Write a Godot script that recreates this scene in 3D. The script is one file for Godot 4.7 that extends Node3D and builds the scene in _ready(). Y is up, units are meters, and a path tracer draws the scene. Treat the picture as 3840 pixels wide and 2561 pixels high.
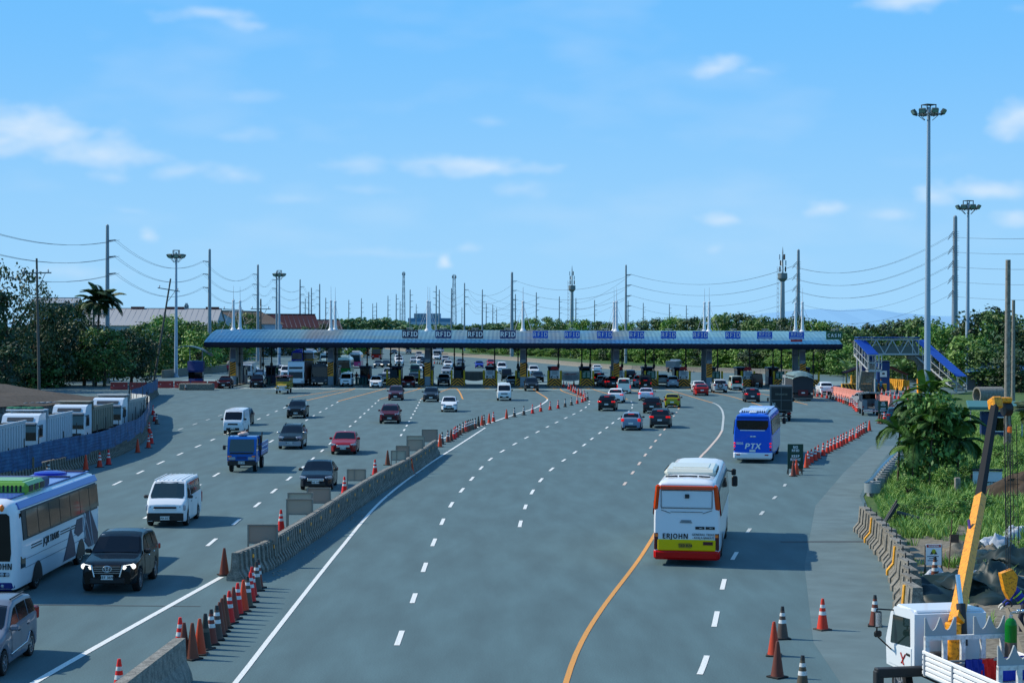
extends Node3D
# A toll plaza on an expressway, seen from a footbridge about nine metres above the road. Metres; y up; the camera stands over the origin and looks along -z.

var rng := RandomNumberGenerator.new()
var taken := {}
var mats := {}
var cache := {}


func _ready() -> void:
	rng.seed = 20240611
	# --- camera
	var cam := Camera3D.new()
	cam.name = "camera"
	cam.fov = 21.912
	cam.near = 0.5
	cam.far = 9000.0
	add_child(cam)
	cam.position = Vector3(0, 9, 0)
	cam.transform.basis = Basis(Vector3.RIGHT, -0.00963) * Basis(Vector3.BACK, 0.003316)
	# --- sky, exposure, sun
	var we := WorldEnvironment.new()
	we.name = "world_environment"
	var env := Environment.new()
	env.background_mode = Environment.BG_SKY
	var sky := Sky.new()
	var pan := PanoramaSkyMaterial.new()
	pan.panorama = sky_texture()
	sky.sky_material = pan
	env.sky = sky
	env.tonemap_mode = Environment.TONE_MAPPER_LINEAR
	env.tonemap_exposure = 1.0
	env.sdfgi_enabled = true
	env.ssao_enabled = true
	env.ssil_enabled = true
	env.fog_enabled = FOG > 0.0
	env.fog_density = FOG
	env.fog_light_color = Color(0.72, 0.86, 0.98)
	we.environment = env
	add_child(we)
	var sun := DirectionalLight3D.new()
	sun.name = "sun"
	sun.light_energy = 1.5
	sun.light_color = Color(1.0, 0.96, 0.89)
	sun.light_angular_distance = 0.5
	sun.shadow_enabled = true
	add_child(sun)
	sun.look_at_from_position(Vector3.ZERO, Vector3(1.13, -1.0, 0.3), Vector3.UP)
	make_materials()
	# --- the place
	build_ground()
	build_markings()
	build_plaza()
	build_poles()
	build_far_buildings()
	build_footbridge()
	build_left_yard()
	build_median()
	build_right_verge()
	build_vegetation()
	# --- things
	build_vehicles()
	build_buses()
	build_cones()
	build_crane_truck()
	build_works_site()
	build_people()

const FOG := 0.0


# ------------------------------------------------------------------ sky
var n_cloud := FastNoiseLite.new()
var n_wisp := FastNoiseLite.new()
const CLOUDS := [
	# x, y (degrees right of the view axis, degrees up), half width, half height, strength
	[-9.7, 9.7, 1.7, 0.24, 0.5], [-8.6, 9.42, 1.1, 0.24, 0.5], [-15.6, 5.9, 3.2, 0.85, 0.85], [-13.2, 5.35, 2.0, 0.6, 0.7], [-10.6, 4.85, 1.0, 0.28, 0.4],
	[-9.1, 4.75, 1.4, 0.28, 0.45], [-8.5, 7.2, 1.3, 0.3, 0.22], [-8.4, 6.0, 1.0, 0.26, 0.25], [-12.9, 4.6, 0.6, 0.25, 0.35], [-5.0, 5.1, 1.3, 0.3, 0.42],
	[-2.9, 5.2, 1.1, 0.3, 0.5], [-1.2, 5.05, 2.4, 0.36, 0.75], [0.3, 4.35, 0.9, 0.25, 0.35], [-0.6, 6.5, 0.8, 0.25, 0.25], [6.5, 8.2, 1.35, 0.36, 0.9],
	[7.9, 8.05, 0.8, 0.2, 0.4], [12.6, 10.25, 1.6, 0.45, 0.8], [16.2, 6.4, 1.0, 0.75, 0.9], [14.9, 4.3, 1.2, 0.4, 0.75], [13.6, 4.05, 0.9, 0.34, 0.7],
	[10.3, 3.7, 0.7, 0.32, 0.75], [12.0, 3.45, 1.0, 0.28, 0.45], [6.7, 3.4, 0.65, 0.3, 0.7], [16.1, 3.4, 0.8, 0.3, 0.6], [6.8, 2.5, 0.4, 0.24, 0.4],
	[-2.2, 1.98, 0.32, 0.3, 0.95], [-11.7, 2.8, 0.36, 0.22, 0.6], [-1.3, 2.45, 0.4, 0.2, 0.35], [-12.2, 3.6, 0.8, 0.1, 0.2], [-4.6, 4.4, 0.9, 0.16, 0.22],
	[-7.0, 4.0, 1.2, 0.26, 0.26], [-14.2, 1.6, 2.0, 0.3, 0.28], [-4.4, 2.3, 2.6, 0.16, 0.2], [15.9, 9.8, 0.5, 0.2, 0.2], [10.5, 10.9, 1.2, 0.12, 0.25]]


func sky_color(az: float, el: float) -> Color:
	# air: deep blue overhead, paler towards the horizon; then clouds, as density in the two angles
	var up := clampf(el / 90.0, 0.0, 1.0)
	var air := Color(0.36, 0.675, 0.985).lerp(Color(0.165, 0.525, 1.0), smoothstep(0.0, 0.125, up))
	air = air.lerp(Color(0.09, 0.26, 0.62), smoothstep(0.08, 0.75, up))
	var c := 0.0
	var wx := n_wisp.get_noise_2d(az * 3.0 + 100.0, el * 7.0) * 0.55
	var wy := n_wisp.get_noise_2d(az * 3.0 - 300.0, el * 7.0 + 50.0) * 0.22
	if absf(az) < 24.0 and el < 16.0:
		for q in CLOUDS:
			var dx: float = (az + wx - q[0]) / q[2]
			var dy: float = (el + wy - q[1]) / q[3]
			var bottom := 1.0 if dy > 0.0 else 1.35
			var d := sqrt(dx * dx + dy * dy * bottom)
			if d < 1.6:
				var puff := n_cloud.get_noise_2d(az * 9.0, el * 24.0) * 0.5 + n_cloud.get_noise_2d(az * 26.0 + 40.0, el * 60.0) * 0.22
				c = maxf(c, clampf((1.12 - d + puff * 0.85) * 0.95, 0.0, 1.0) * float(q[4]))
	var veil := n_cloud.get_noise_2d(az * 1.1 + 700.0, el * 4.0) + 0.5 * n_cloud.get_noise_2d(az * 3.5, el * 11.0)
	var low_veil := clampf(veil * 0.5 - 0.02, 0.0, 0.5) * 0.55
	c = maxf(c, low_veil * smoothstep(0.0, 3.0, el) * 0.8)
	return air.lerp(Color(0.74, 0.87, 1.0), clampf(c, 0.0, 1.0) * 0.88)


func sky_texture() -> ImageTexture:
	n_cloud.seed = 5
	n_cloud.frequency = 0.06
	n_cloud.fractal_octaves = 5
	n_wisp.seed = 9
	n_wisp.frequency = 0.09
	n_wisp.fractal_octaves = 4
	var w := 4096
	var h := 2048
	var im := Image.create(512, 256, false, Image.FORMAT_RGBF)
	for y in 256:
		var el := 90.0 - (y + 0.5) / 256.0 * 180.0
		for x in 512:
			im.set_pixel(x, y, sky_color(fposmod((x + 0.5) / 512.0 * 360.0 + 180.0, 360.0) - 180.0, maxf(el, 0.2)))
	im.resize(w, h, Image.INTERPOLATE_BILINEAR)
	for y in range(h / 2 - 180, h / 2 + 6):
		var el2 := 90.0 - (y + 0.5) / h * 180.0
		for k in range(-280, 280):   # the picture's first column lies straight ahead
			im.set_pixel(posmod(k, w), y, sky_color((k + 0.5) / w * 360.0, maxf(el2, 0.05)))
	return ImageTexture.create_from_image(im)


# ------------------------------------------------------------------ materials
func col(c: Color, rough := 0.7, metal := 0.0) -> StandardMaterial3D:
	var key := "c%s_%.2f_%.2f" % [c.to_html(), rough, metal]
	if not mats.has(key):
		var m := StandardMaterial3D.new()
		m.albedo_color = c
		m.roughness = rough
		m.metallic = metal
		mats[key] = m
	return mats[key]


func paint(c: Color) -> StandardMaterial3D:   # car paint: lacquer over colour
	var key := "paint" + c.to_html()
	if not mats.has(key):
		var m := StandardMaterial3D.new()
		m.albedo_color = c
		m.roughness = 0.5
		m.metallic_specular = 0.1
		m.clearcoat_enabled = true
		m.clearcoat = 0.6
		m.clearcoat_roughness = 0.05
		mats[key] = m
	return mats[key]


func lit(c: Color, energy: float) -> StandardMaterial3D:
	var key := "lit%s%.2f" % [c.to_html(), energy]
	if not mats.has(key):
		var m := StandardMaterial3D.new()
		m.albedo_color = c
		m.roughness = 0.3
		m.emission_enabled = true
		m.emission = c
		m.emission_energy_multiplier = energy
		mats[key] = m
	return mats[key]


func noise_tex(freq: float, octaves: int, seed_: int, ramp: Array, size := 512, kind := FastNoiseLite.TYPE_SIMPLEX_SMOOTH) -> NoiseTexture2D:
	var t := NoiseTexture2D.new()
	t.width = size
	t.height = size
	t.seamless = true
	var n := FastNoiseLite.new()
	n.noise_type = kind
	n.seed = seed_
	n.frequency = freq
	n.fractal_octaves = octaves
	t.noise = n
	var g := Gradient.new()
	g.offsets = PackedFloat32Array(ramp.map(func(r): return r[0]))
	g.colors = PackedColorArray(ramp.map(func(r): return r[1]))
	t.color_ramp = g
	return t


func tex_mat(key: String, tex: Texture2D, scale: float, rough: float, detail: Texture2D = null, detail_scale := 1.0, world := true) -> StandardMaterial3D:
	var m := StandardMaterial3D.new()
	m.albedo_texture = tex
	m.roughness = rough
	m.uv1_triplanar = true
	m.uv1_world_triplanar = world
	m.uv1_scale = Vector3.ONE * scale
	if detail:
		m.detail_enabled = true
		m.detail_albedo = detail
		m.detail_blend_mode = BaseMaterial3D.BLEND_MODE_MUL
		m.detail_uv_layer = BaseMaterial3D.DETAIL_UV_2
		m.uv2_triplanar = true
		m.uv2_world_triplanar = world
		m.uv2_scale = Vector3.ONE * detail_scale
	mats[key] = m
	return m


func grey(v: float, tint := Color(1, 1, 1)) -> Color:
	return Color(v * tint.r, v * tint.g, v * tint.b)


func make_materials() -> void:
	var t_road := Color(0.79, 1.06, 1.10)
	var fine := noise_tex(0.09, 4, 3, [[0.0, grey(0.80)], [0.5, grey(0.93)], [1.0, grey(1.0)]], 512)
	var broad := noise_tex(0.012, 4, 11, [[0.0, grey(0.375, t_road)], [0.45, grey(0.402, t_road)], [0.6, grey(0.412, t_road)], [1.0, grey(0.44, t_road)]], 1024)
	tex_mat("asphalt", broad, 0.021, 0.92, fine, 0.35)
	mats.asphalt.uv1_scale = Vector3(0.055, 0.02, 0.011)
	var t_warm := Color(0.93, 1.12, 1.13)
	tex_mat("shoulder", noise_tex(0.02, 4, 12, [[0.0, grey(0.39, t_warm)], [0.5, grey(0.425, t_warm)], [1.0, grey(0.46, t_warm)]], 512), 0.05, 0.93, fine, 0.5)
	tex_mat("apron", noise_tex(0.02, 4, 13, [[0.0, grey(0.46, t_warm)], [0.5, grey(0.52, t_warm)], [1.0, grey(0.58, t_warm)]], 512), 0.04, 0.9, fine, 0.4)
	var speck := noise_tex(0.05, 4, 21, [[0.0, grey(0.62)], [0.45, grey(0.86)], [0.6, grey(0.95)], [1.0, grey(1.0)]], 512)
	tex_mat("concrete", noise_tex(0.03, 5, 22, [[0.0, Color(0.40, 0.395, 0.37)], [0.5, Color(0.56, 0.55, 0.51)], [1.0, Color(0.66, 0.65, 0.61)]], 512), 0.22, 0.92, speck, 0.6)
	tex_mat("old_concrete", noise_tex(0.03, 5, 23, [[0.0, Color(0.33, 0.32, 0.29)], [0.5, Color(0.50, 0.485, 0.44)], [1.0, Color(0.63, 0.61, 0.56)]], 512), 0.3, 0.94, speck, 0.8)
	tex_mat("grey_wall", noise_tex(0.03, 5, 24, [[0.0, Color(0.36, 0.40, 0.42)], [0.5, Color(0.55, 0.58, 0.59)], [1.0, Color(0.70, 0.72, 0.72)]], 512), 0.2, 0.94, speck, 0.5)
	tex_mat("soil", noise_tex(0.03, 5, 31, [[0.0, Color(0.19, 0.15, 0.11)], [0.5, Color(0.30, 0.25, 0.19)], [1.0, Color(0.42, 0.37, 0.30)]], 512), 0.11, 0.97, speck, 0.9)
	tex_mat("sand", noise_tex(0.03, 5, 32, [[0.0, Color(0.38, 0.35, 0.29)], [0.5, Color(0.52, 0.49, 0.42)], [1.0, Color(0.62, 0.59, 0.53)]], 512), 0.2, 0.97, speck, 1.2)
	tex_mat("turf", noise_tex(0.03, 5, 33, [[0.0, Color(0.15, 0.27, 0.08)], [0.4, Color(0.24, 0.38, 0.11)], [0.7, Color(0.34, 0.44, 0.16)], [1.0, Color(0.46, 0.46, 0.24)]], 512), 0.16, 0.97, speck, 1.1)
	tex_mat("meadow", noise_tex(0.02, 5, 34, [[0.0, Color(0.12, 0.24, 0.07)], [0.5, Color(0.20, 0.34, 0.10)], [1.0, Color(0.34, 0.42, 0.17)]], 512), 0.02, 0.97)
	tex_mat("blue_sheet", noise_tex(0.02, 4, 41, [[0.0, Color(0.05, 0.24, 0.40)], [0.5, Color(0.09, 0.33, 0.53)], [1.0, Color(0.22, 0.46, 0.62)]], 512), 0.1, 0.7, speck, 0.3)
	tex_mat("bark", noise_tex(0.05, 4, 42, [[0.0, Color(0.18, 0.14, 0.10)], [1.0, Color(0.40, 0.34, 0.27)]], 256), 0.8, 0.95)
	tex_mat("white_line", noise_tex(0.06, 4, 51, [[0.0, Color(0.62, 0.66, 0.66)], [0.35, Color(0.84, 0.85, 0.83)], [1.0, Color(0.92, 0.92, 0.90)]], 512), 0.4, 0.8)
	tex_mat("worn_line", noise_tex(0.06, 4, 52, [[0.0, Color(0.46, 0.52, 0.53)], [0.4, Color(0.66, 0.69, 0.68)], [1.0, Color(0.82, 0.83, 0.81)]], 512), 0.5, 0.85)
	tex_mat("pink_line", noise_tex(0.06, 4, 53, [[0.0, Color(0.60, 0.55, 0.50)], [0.5, Color(0.80, 0.72, 0.66)], [1.0, Color(0.86, 0.80, 0.76)]], 512), 0.5, 0.85)
	tex_mat("yellow_line", noise_tex(0.06, 4, 54, [[0.0, Color(0.62, 0.50, 0.36)], [0.4, Color(0.80, 0.55, 0.26)], [1.0, Color(0.86, 0.62, 0.30)]], 512), 0.4, 0.85)
	tex_mat("dirty_white", noise_tex(0.03, 4, 55, [[0.0, Color(0.62, 0.62, 0.60)], [0.4, Color(0.78, 0.79, 0.78)], [1.0, Color(0.88, 0.89, 0.89)]], 512), 0.5, 0.5)
	tex_mat("galvanised", noise_tex(0.04, 3, 56, [[0.0, Color(0.52, 0.55, 0.58)], [1.0, Color(0.66, 0.69, 0.72)]], 256), 0.5, 0.5)
	var glass := StandardMaterial3D.new()   # dark tinted car glass
	glass.albedo_color = Color(0.025, 0.035, 0.045)
	glass.roughness = 0.05
	glass.metallic_specular = 0.5
	mats.glass = glass
	var pane := StandardMaterial3D.new()   # greenish coach glass
	pane.albedo_color = Color(0.10, 0.17, 0.17)
	pane.roughness = 0.06
	pane.metallic_specular = 0.7
	mats.coach_glass = pane
	mats.rubber = col(Color(0.06, 0.06, 0.065), 0.85)
	mats.black = col(Color(0.05, 0.055, 0.06), 0.5)
	mats.dark = col(Color(0.13, 0.14, 0.15), 0.6)
	mats.rim = col(Color(0.62, 0.64, 0.66), 0.35, 0.7)
	mats.chrome = col(Color(0.80, 0.82, 0.84), 0.18, 0.9)
	mats.lens = col(Color(0.58, 0.62, 0.66), 0.12, 0.2)
	mats.tail = col(Color(0.55, 0.03, 0.03), 0.25)
	mats.tail_on = lit(Color(0.9, 0.05, 0.03), 0.55)
	mats.head_on = lit(Color(1.0, 0.98, 0.92), 1.3)
	mats.amber = col(Color(0.95, 0.45, 0.08), 0.3)
	mats.plate = col(Color(0.82, 0.83, 0.82), 0.5)
	mats.white = col(Color(0.87, 0.88, 0.88), 0.5)
	mats.steel = mats.galvanised
	mats.hazard_yellow = col(Color(0.95, 0.62, 0.12), 0.6)
	mats.hazard_black = col(Color(0.07, 0.07, 0.06), 0.6)


# ------------------------------------------------------------------ mesh building: a..d run counter-clockwise as seen from outside
class Shape:
	var v := PackedVector3Array()
	var n := PackedVector3Array()
	var c := PackedColorArray()
	var t := Transform3D()
	var tint := Color(1, 1, 1)
	var tinted := false

	func vert(p: Vector3, nn: Vector3) -> void:
		v.append(t * p)
		n.append((t.basis * nn).normalized())
		if tinted:
			c.append(tint)

	func tri(a: Vector3, b: Vector3, d: Vector3) -> Shape:
		var nn := (b - a).cross(d - a).normalized()
		vert(a, nn); vert(d, nn); vert(b, nn)
		return self

	func quad(a: Vector3, b: Vector3, cc: Vector3, d: Vector3) -> Shape:
		var nn := (cc - a).cross(d - b).normalized()
		vert(a, nn); vert(cc, nn); vert(b, nn)
		vert(a, nn); vert(d, nn); vert(cc, nn)
		return self

	func squad(a: Vector3, b: Vector3, cc: Vector3, d: Vector3, na: Vector3, nb: Vector3, nc: Vector3, nd: Vector3) -> Shape:
		vert(a, na); vert(cc, nc); vert(b, nb)
		vert(a, na); vert(d, nd); vert(cc, nc)
		return self

	func box(at: Vector3, size: Vector3, ch := 0.0, turn := Basis()) -> Shape:
		var keep := t
		t = t * Transform3D(turn, at)
		var h := size * 0.5
		var k := minf(ch, minf(h.x, minf(h.y, h.z)) * 0.9)
		for ax in 3:
			for s in [-1.0, 1.0]:
				var nn := Vector3.ZERO
				nn[ax] = s
				var u := Vector3.ZERO
				u[(ax + 1) % 3] = 1.0
				var w := Vector3.ZERO
				w[(ax + 2) % 3] = 1.0
				var hu: float = h[(ax + 1) % 3] - k
				var hw: float = h[(ax + 2) % 3] - k
				var o: Vector3 = nn * h[ax]
				var p := [o - u * hu - w * hw, o + u * hu - w * hw, o + u * hu + w * hw, o - u * hu + w * hw]
				if s > 0: quad(p[0], p[1], p[2], p[3])
				else: quad(p[3], p[2], p[1], p[0])
		if k > 0.0:
			for ax in 3:   # the twelve chamfered edges and eight corners
				var b1 := (ax + 1) % 3
				var b2 := (ax + 2) % 3
				for s1 in [-1.0, 1.0]:
					for s2 in [-1.0, 1.0]:
						var e := func(side: float, which: int) -> Vector3:
							var p := Vector3.ZERO
							p[ax] = side * (h[ax] - k)
							p[b1] = s1 * (h[b1] - (0.0 if which == 0 else k))
							p[b2] = s2 * (h[b2] - (k if which == 0 else 0.0))
							return p
						var q := [e.call(-1.0, 0), e.call(1.0, 0), e.call(1.0, 1), e.call(-1.0, 1)]
						if s1 * s2 > 0: quad(q[3], q[2], q[1], q[0])
						else: quad(q[0], q[1], q[2], q[3])
			for sx in [-1.0, 1.0]:
				for sy in [-1.0, 1.0]:
					for sz in [-1.0, 1.0]:
						var s := Vector3(sx, sy, sz)
						var cx := Vector3(sx * h.x, sy * (h.y - k), sz * (h.z - k))
						var cy := Vector3(sx * (h.x - k), sy * h.y, sz * (h.z - k))
						var cz := Vector3(sx * (h.x - k), sy * (h.y - k), sz * h.z)
						if sx * sy * sz > 0: tri(cx, cy, cz)
						else: tri(cz, cy, cx)
		t = keep
		return self

	func tube(a: Vector3, b: Vector3, ra: float, rb := -1.0, sides := 8, caps := true) -> Shape:
		if rb < 0.0: rb = ra
		var d := (b - a)
		var y := d.normalized()
		var x := y.cross(Vector3.RIGHT if absf(y.x) < 0.8 else Vector3.UP).normalized()
		var z := x.cross(y)
		var slope := (ra - rb) / maxf(d.length(), 1e-5)
		for i in sides:
			var f0 := TAU * i / sides
			var f1 := TAU * (i + 1) / sides
			var d0 := x * cos(f0) + z * sin(f0)
			var d1 := x * cos(f1) + z * sin(f1)
			var n0 := (d0 + y * slope).normalized()
			var n1 := (d1 + y * slope).normalized()
			squad(a + d1 * ra, a + d0 * ra, b + d0 * rb, b + d1 * rb, n1, n0, n0, n1)
			if caps:
				tri(a, a + d0 * ra, a + d1 * ra)
				tri(b, b + d1 * rb, b + d0 * rb)
		return self

	func lathe(prof: Array, sides := 16, axis := Vector3.UP, at := Vector3.ZERO, smooth := true) -> Shape:   # prof: [radius, height] upwards
		var y := axis.normalized()
		var x := y.cross(Vector3.RIGHT if absf(y.x) < 0.8 else Vector3.UP).normalized()
		var z := x.cross(y)
		for k in prof.size() - 1:
			var r0: float = prof[k][0]
			var r1: float = prof[k + 1][0]
			var h0: float = prof[k][1]
			var h1: float = prof[k + 1][1]
			for i in sides:
				var f0 := TAU * i / sides
				var f1 := TAU * (i + 1) / sides
				var d0 := x * cos(f0) + z * sin(f0)
				var d1 := x * cos(f1) + z * sin(f1)
				var n0 := (d0 * (h1 - h0) - y * (r1 - r0)).normalized()
				var n1 := (d1 * (h1 - h0) - y * (r1 - r0)).normalized()
				if not smooth:
					n0 = (n0 + n1).normalized()
					n1 = n0
				squad(at + d1 * r0 + y * h0, at + d0 * r0 + y * h0, at + d0 * r1 + y * h1, at + d1 * r1 + y * h1, n1, n0, n0, n1)
		return self

	func ball(at: Vector3, r: Vector3, sides := 10, rings := 6) -> Shape:
		for j in rings:
			var p0 := PI * j / rings - PI / 2
			var p1 := PI * (j + 1) / rings - PI / 2
			for i in sides:
				var f0 := TAU * i / sides
				var f1 := TAU * (i + 1) / sides
				var q := []
				for pf in [[p0, f1], [p0, f0], [p1, f0], [p1, f1]]:
					q.append(Vector3(cos(pf[0]) * cos(pf[1]), sin(pf[0]), cos(pf[0]) * sin(pf[1])))
				squad(at + q[0] * r, at + q[1] * r, at + q[2] * r, at + q[3] * r, (q[0] / r).normalized(), (q[1] / r).normalized(), (q[2] / r).normalized(), (q[3] / r).normalized())
		return self

	func prism(poly: PackedVector2Array, depth: float, at := Vector3.ZERO, turn := Basis()) -> Shape:   # polygon in x, y (any way round), from z = -depth/2 to depth/2
		var keep := t
		t = t * Transform3D(turn, at)
		var p := poly.duplicate()
		if Geometry2D.is_polygon_clockwise(p): p.reverse()
		var h := depth * 0.5
		var idx := Geometry2D.triangulate_polygon(p)
		for i in range(0, idx.size(), 3):
			var a := p[idx[i]]
			var b := p[idx[i + 1]]
			var d := p[idx[i + 2]]
			if (b - a).cross(d - a) < 0.0:
				var sw := b
				b = d
				d = sw
			tri(Vector3(a.x, a.y, h), Vector3(b.x, b.y, h), Vector3(d.x, d.y, h))
			tri(Vector3(a.x, a.y, -h), Vector3(d.x, d.y, -h), Vector3(b.x, b.y, -h))
		for i in p.size():
			var a := p[i]
			var b := p[(i + 1) % p.size()]
			quad(Vector3(a.x, a.y, -h), Vector3(b.x, b.y, -h), Vector3(b.x, b.y, h), Vector3(a.x, a.y, h))
		t = keep
		return self

	func sheet(poly: PackedVector2Array, y: float) -> Shape:   # flat ground polygon in x, z
		var p := poly
		var idx := Geometry2D.triangulate_polygon(p)
		for i in range(0, idx.size(), 3):
			var a := p[idx[i]]
			var b := p[idx[i + 1]]
			var d := p[idx[i + 2]]
			if (b - a).cross(d - a) > 0.0:
				var sw := b
				b = d
				d = sw
			tri(Vector3(a.x, y, a.y), Vector3(b.x, y, b.y), Vector3(d.x, y, d.y))
		return self

	func add(o: Shape, at: Transform3D) -> Shape:
		for i in o.v.size():
			v.append(t * (at * o.v[i]))
			n.append((t.basis * (at.basis * o.n[i])).normalized())
			if tinted: c.append(tint)
		return self

	func mesh() -> ArrayMesh:
		var m := ArrayMesh.new()
		if v.is_empty(): return m
		var a := []
		a.resize(Mesh.ARRAY_MAX)
		a[Mesh.ARRAY_VERTEX] = v
		a[Mesh.ARRAY_NORMAL] = n
		if tinted: a[Mesh.ARRAY_COLOR] = c
		m.add_surface_from_arrays(Mesh.PRIMITIVE_TRIANGLES, a)
		return m


func numbered(called: String) -> String:
	taken[called] = taken.get(called, -1) + 1
	return called if taken[called] == 0 else "%s_%03d" % [called, taken[called]]


func base(called: String, label: String, category: String, at := Vector3.ZERO, yaw := 0.0, group := "") -> Node3D:
	var o := Node3D.new()
	o.name = numbered(called)
	add_child(o)
	o.position = at
	o.rotation.y = yaw
	tag(o, label, category, group)
	return o


func tag(o: Node3D, label: String, category: String, group := "") -> Node3D:
	o.set_meta("label", label)
	o.set_meta("category", category)
	if group: o.set_meta("group", group)
	return o


func part(called: String, shape, material: Material, parent: Node3D, at := Vector3.ZERO, turn := Basis()) -> MeshInstance3D:
	var o := MeshInstance3D.new()
	o.mesh = shape.mesh() if shape is Shape else shape
	o.material_override = material
	o.transform = Transform3D(turn, at)
	var k := 0
	var nm := called
	while parent.has_node(NodePath(nm)):
		k += 1
		nm = "%s_%03d" % [called, k]
	o.name = nm
	parent.add_child(o)
	return o


func single(called: String, shape, material: Material, label: String, category: String, at := Vector3.ZERO, yaw := 0.0, group := "") -> MeshInstance3D:
	var o := MeshInstance3D.new()
	o.mesh = shape.mesh() if shape is Shape else shape
	o.material_override = material
	o.name = numbered(called)
	o.position = at
	o.rotation.y = yaw
	add_child(o)
	tag(o, label, category, group)
	return o


func struct(called: String, shape: Shape, material: Material, kind := "structure", parent: Node3D = self) -> MeshInstance3D:
	var o := MeshInstance3D.new()
	o.mesh = shape.mesh()
	o.material_override = material
	o.name = numbered(called)
	o.set_meta("kind", kind)
	parent.add_child(o)
	return o


var fonts := {}
func words(text: String, height: float, bold := true, depth := 0.02, spacing := 0) -> TextMesh:   # capitals about height tall, middle at the origin, facing +z
	var key := "t%s%.3f%s%d" % [text, height, bold, spacing]
	if not cache.has(key):
		var fk := "%s%d" % [bold, spacing]
		if not fonts.has(fk):
			var f := SystemFont.new()
			f.font_names = PackedStringArray(["Droid Sans"])
			f.font_weight = 700 if bold else 400
			if spacing:
				var fv := FontVariation.new()
				fv.base_font = f
				fv.spacing_glyph = spacing
				fonts[fk] = fv
			else:
				fonts[fk] = f
		var t := TextMesh.new()
		t.text = text
		t.font = fonts[fk]
		t.font_size = 32
		t.pixel_size = height / 23.0
		t.depth = depth
		t.curve_step = 2.0
		cache[key] = t
	return cache[key]


func pts(a: Array) -> PackedVector2Array:
	var p := PackedVector2Array()
	for q in a: p.append(Vector2(q[0], q[1]))
	return p


func nth(k: int) -> String:
	var w := ["first", "second", "third", "fourth", "fifth", "sixth", "seventh", "eighth", "ninth", "tenth", "eleventh", "twelfth", "thirteenth", "fourteenth", "fifteenth", "sixteenth", "seventeenth", "eighteenth", "nineteenth", "twentieth"]
	if k < 20: return w[k]
	return ["twenty-", "thirty-", "forty-", "fifty-", "sixty-", "seventy-"][(k + 1) / 10 - 2] + w[(k + 1) % 10 - 1] if (k + 1) % 10 else ["thirtieth", "fortieth", "fiftieth", "sixtieth", "seventieth"][(k + 1) / 10 - 3]


# ------------------------------------------------------------------ ground, road, markings
func ribbon(st: Shape, path: Array, width: float, y: float) -> void:   # a flat strip along a path of Vector2 (x, z)
	for i in path.size() - 1:
		var a: Vector2 = path[i]
		var b: Vector2 = path[i + 1]
		var na := side_of(path, i) * width * 0.5
		var nb := side_of(path, i + 1) * width * 0.5
		st.quad(V3(a.x - na.x, y, a.y - na.y), V3(b.x - nb.x, y, b.y - nb.y), V3(b.x + nb.x, y, b.y + nb.y), V3(a.x + na.x, y, a.y + na.y))
		var c := st.v.size()
		if st.n[c - 1].y < 0.0:
			for k in range(c - 6, c):
				st.n[k] = -st.n[k]
			for k in [c - 6, c - 3]:
				var sw := st.v[k + 1]
				st.v[k + 1] = st.v[k + 2]
				st.v[k + 2] = sw


func side_of(path: Array, i: int) -> Vector2:
	var a: Vector2 = path[maxi(i - 1, 0)]
	var b: Vector2 = path[mini(i + 1, path.size() - 1)]
	var d := (b - a).normalized()
	return Vector2(-d.y, d.x)


func smooth_path(p: Array, step := 1.5) -> Array:   # Catmull-Rom through the points
	var out := []
	for i in p.size() - 1:
		var p0: Vector2 = p[maxi(i - 1, 0)]
		var p1: Vector2 = p[i]
		var p2: Vector2 = p[i + 1]
		var p3: Vector2 = p[mini(i + 2, p.size() - 1)]
		var n := maxi(1, int(p1.distance_to(p2) / step))
		for k in n:
			out.append(p1.cubic_interpolate(p2, p0, p3, float(k) / n))
	out.append(p[-1])
	return out


func dashes(st: Shape, path: Array, first: float, dash := 3.0, period := 7.5, width := 0.16, until := 1e9) -> void:
	var fine := smooth_path(path, 0.5)
	var run := 0.0
	var cur := []
	for i in fine.size() - 1:
		var s := fposmod(run - first, period)
		if run >= first and s < dash and run < until:
			cur.append(fine[i])
		else:
			if cur.size() > 1: ribbon(st, cur, width, 0.012)
			cur = []
		run += (fine[i] as Vector2).distance_to(fine[i + 1])
	if cur.size() > 1: ribbon(st, cur, width, 0.012)


func vecs(a: Array) -> Array:
	return a.map(func(q): return Vector2(q[0], q[1]))


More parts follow.
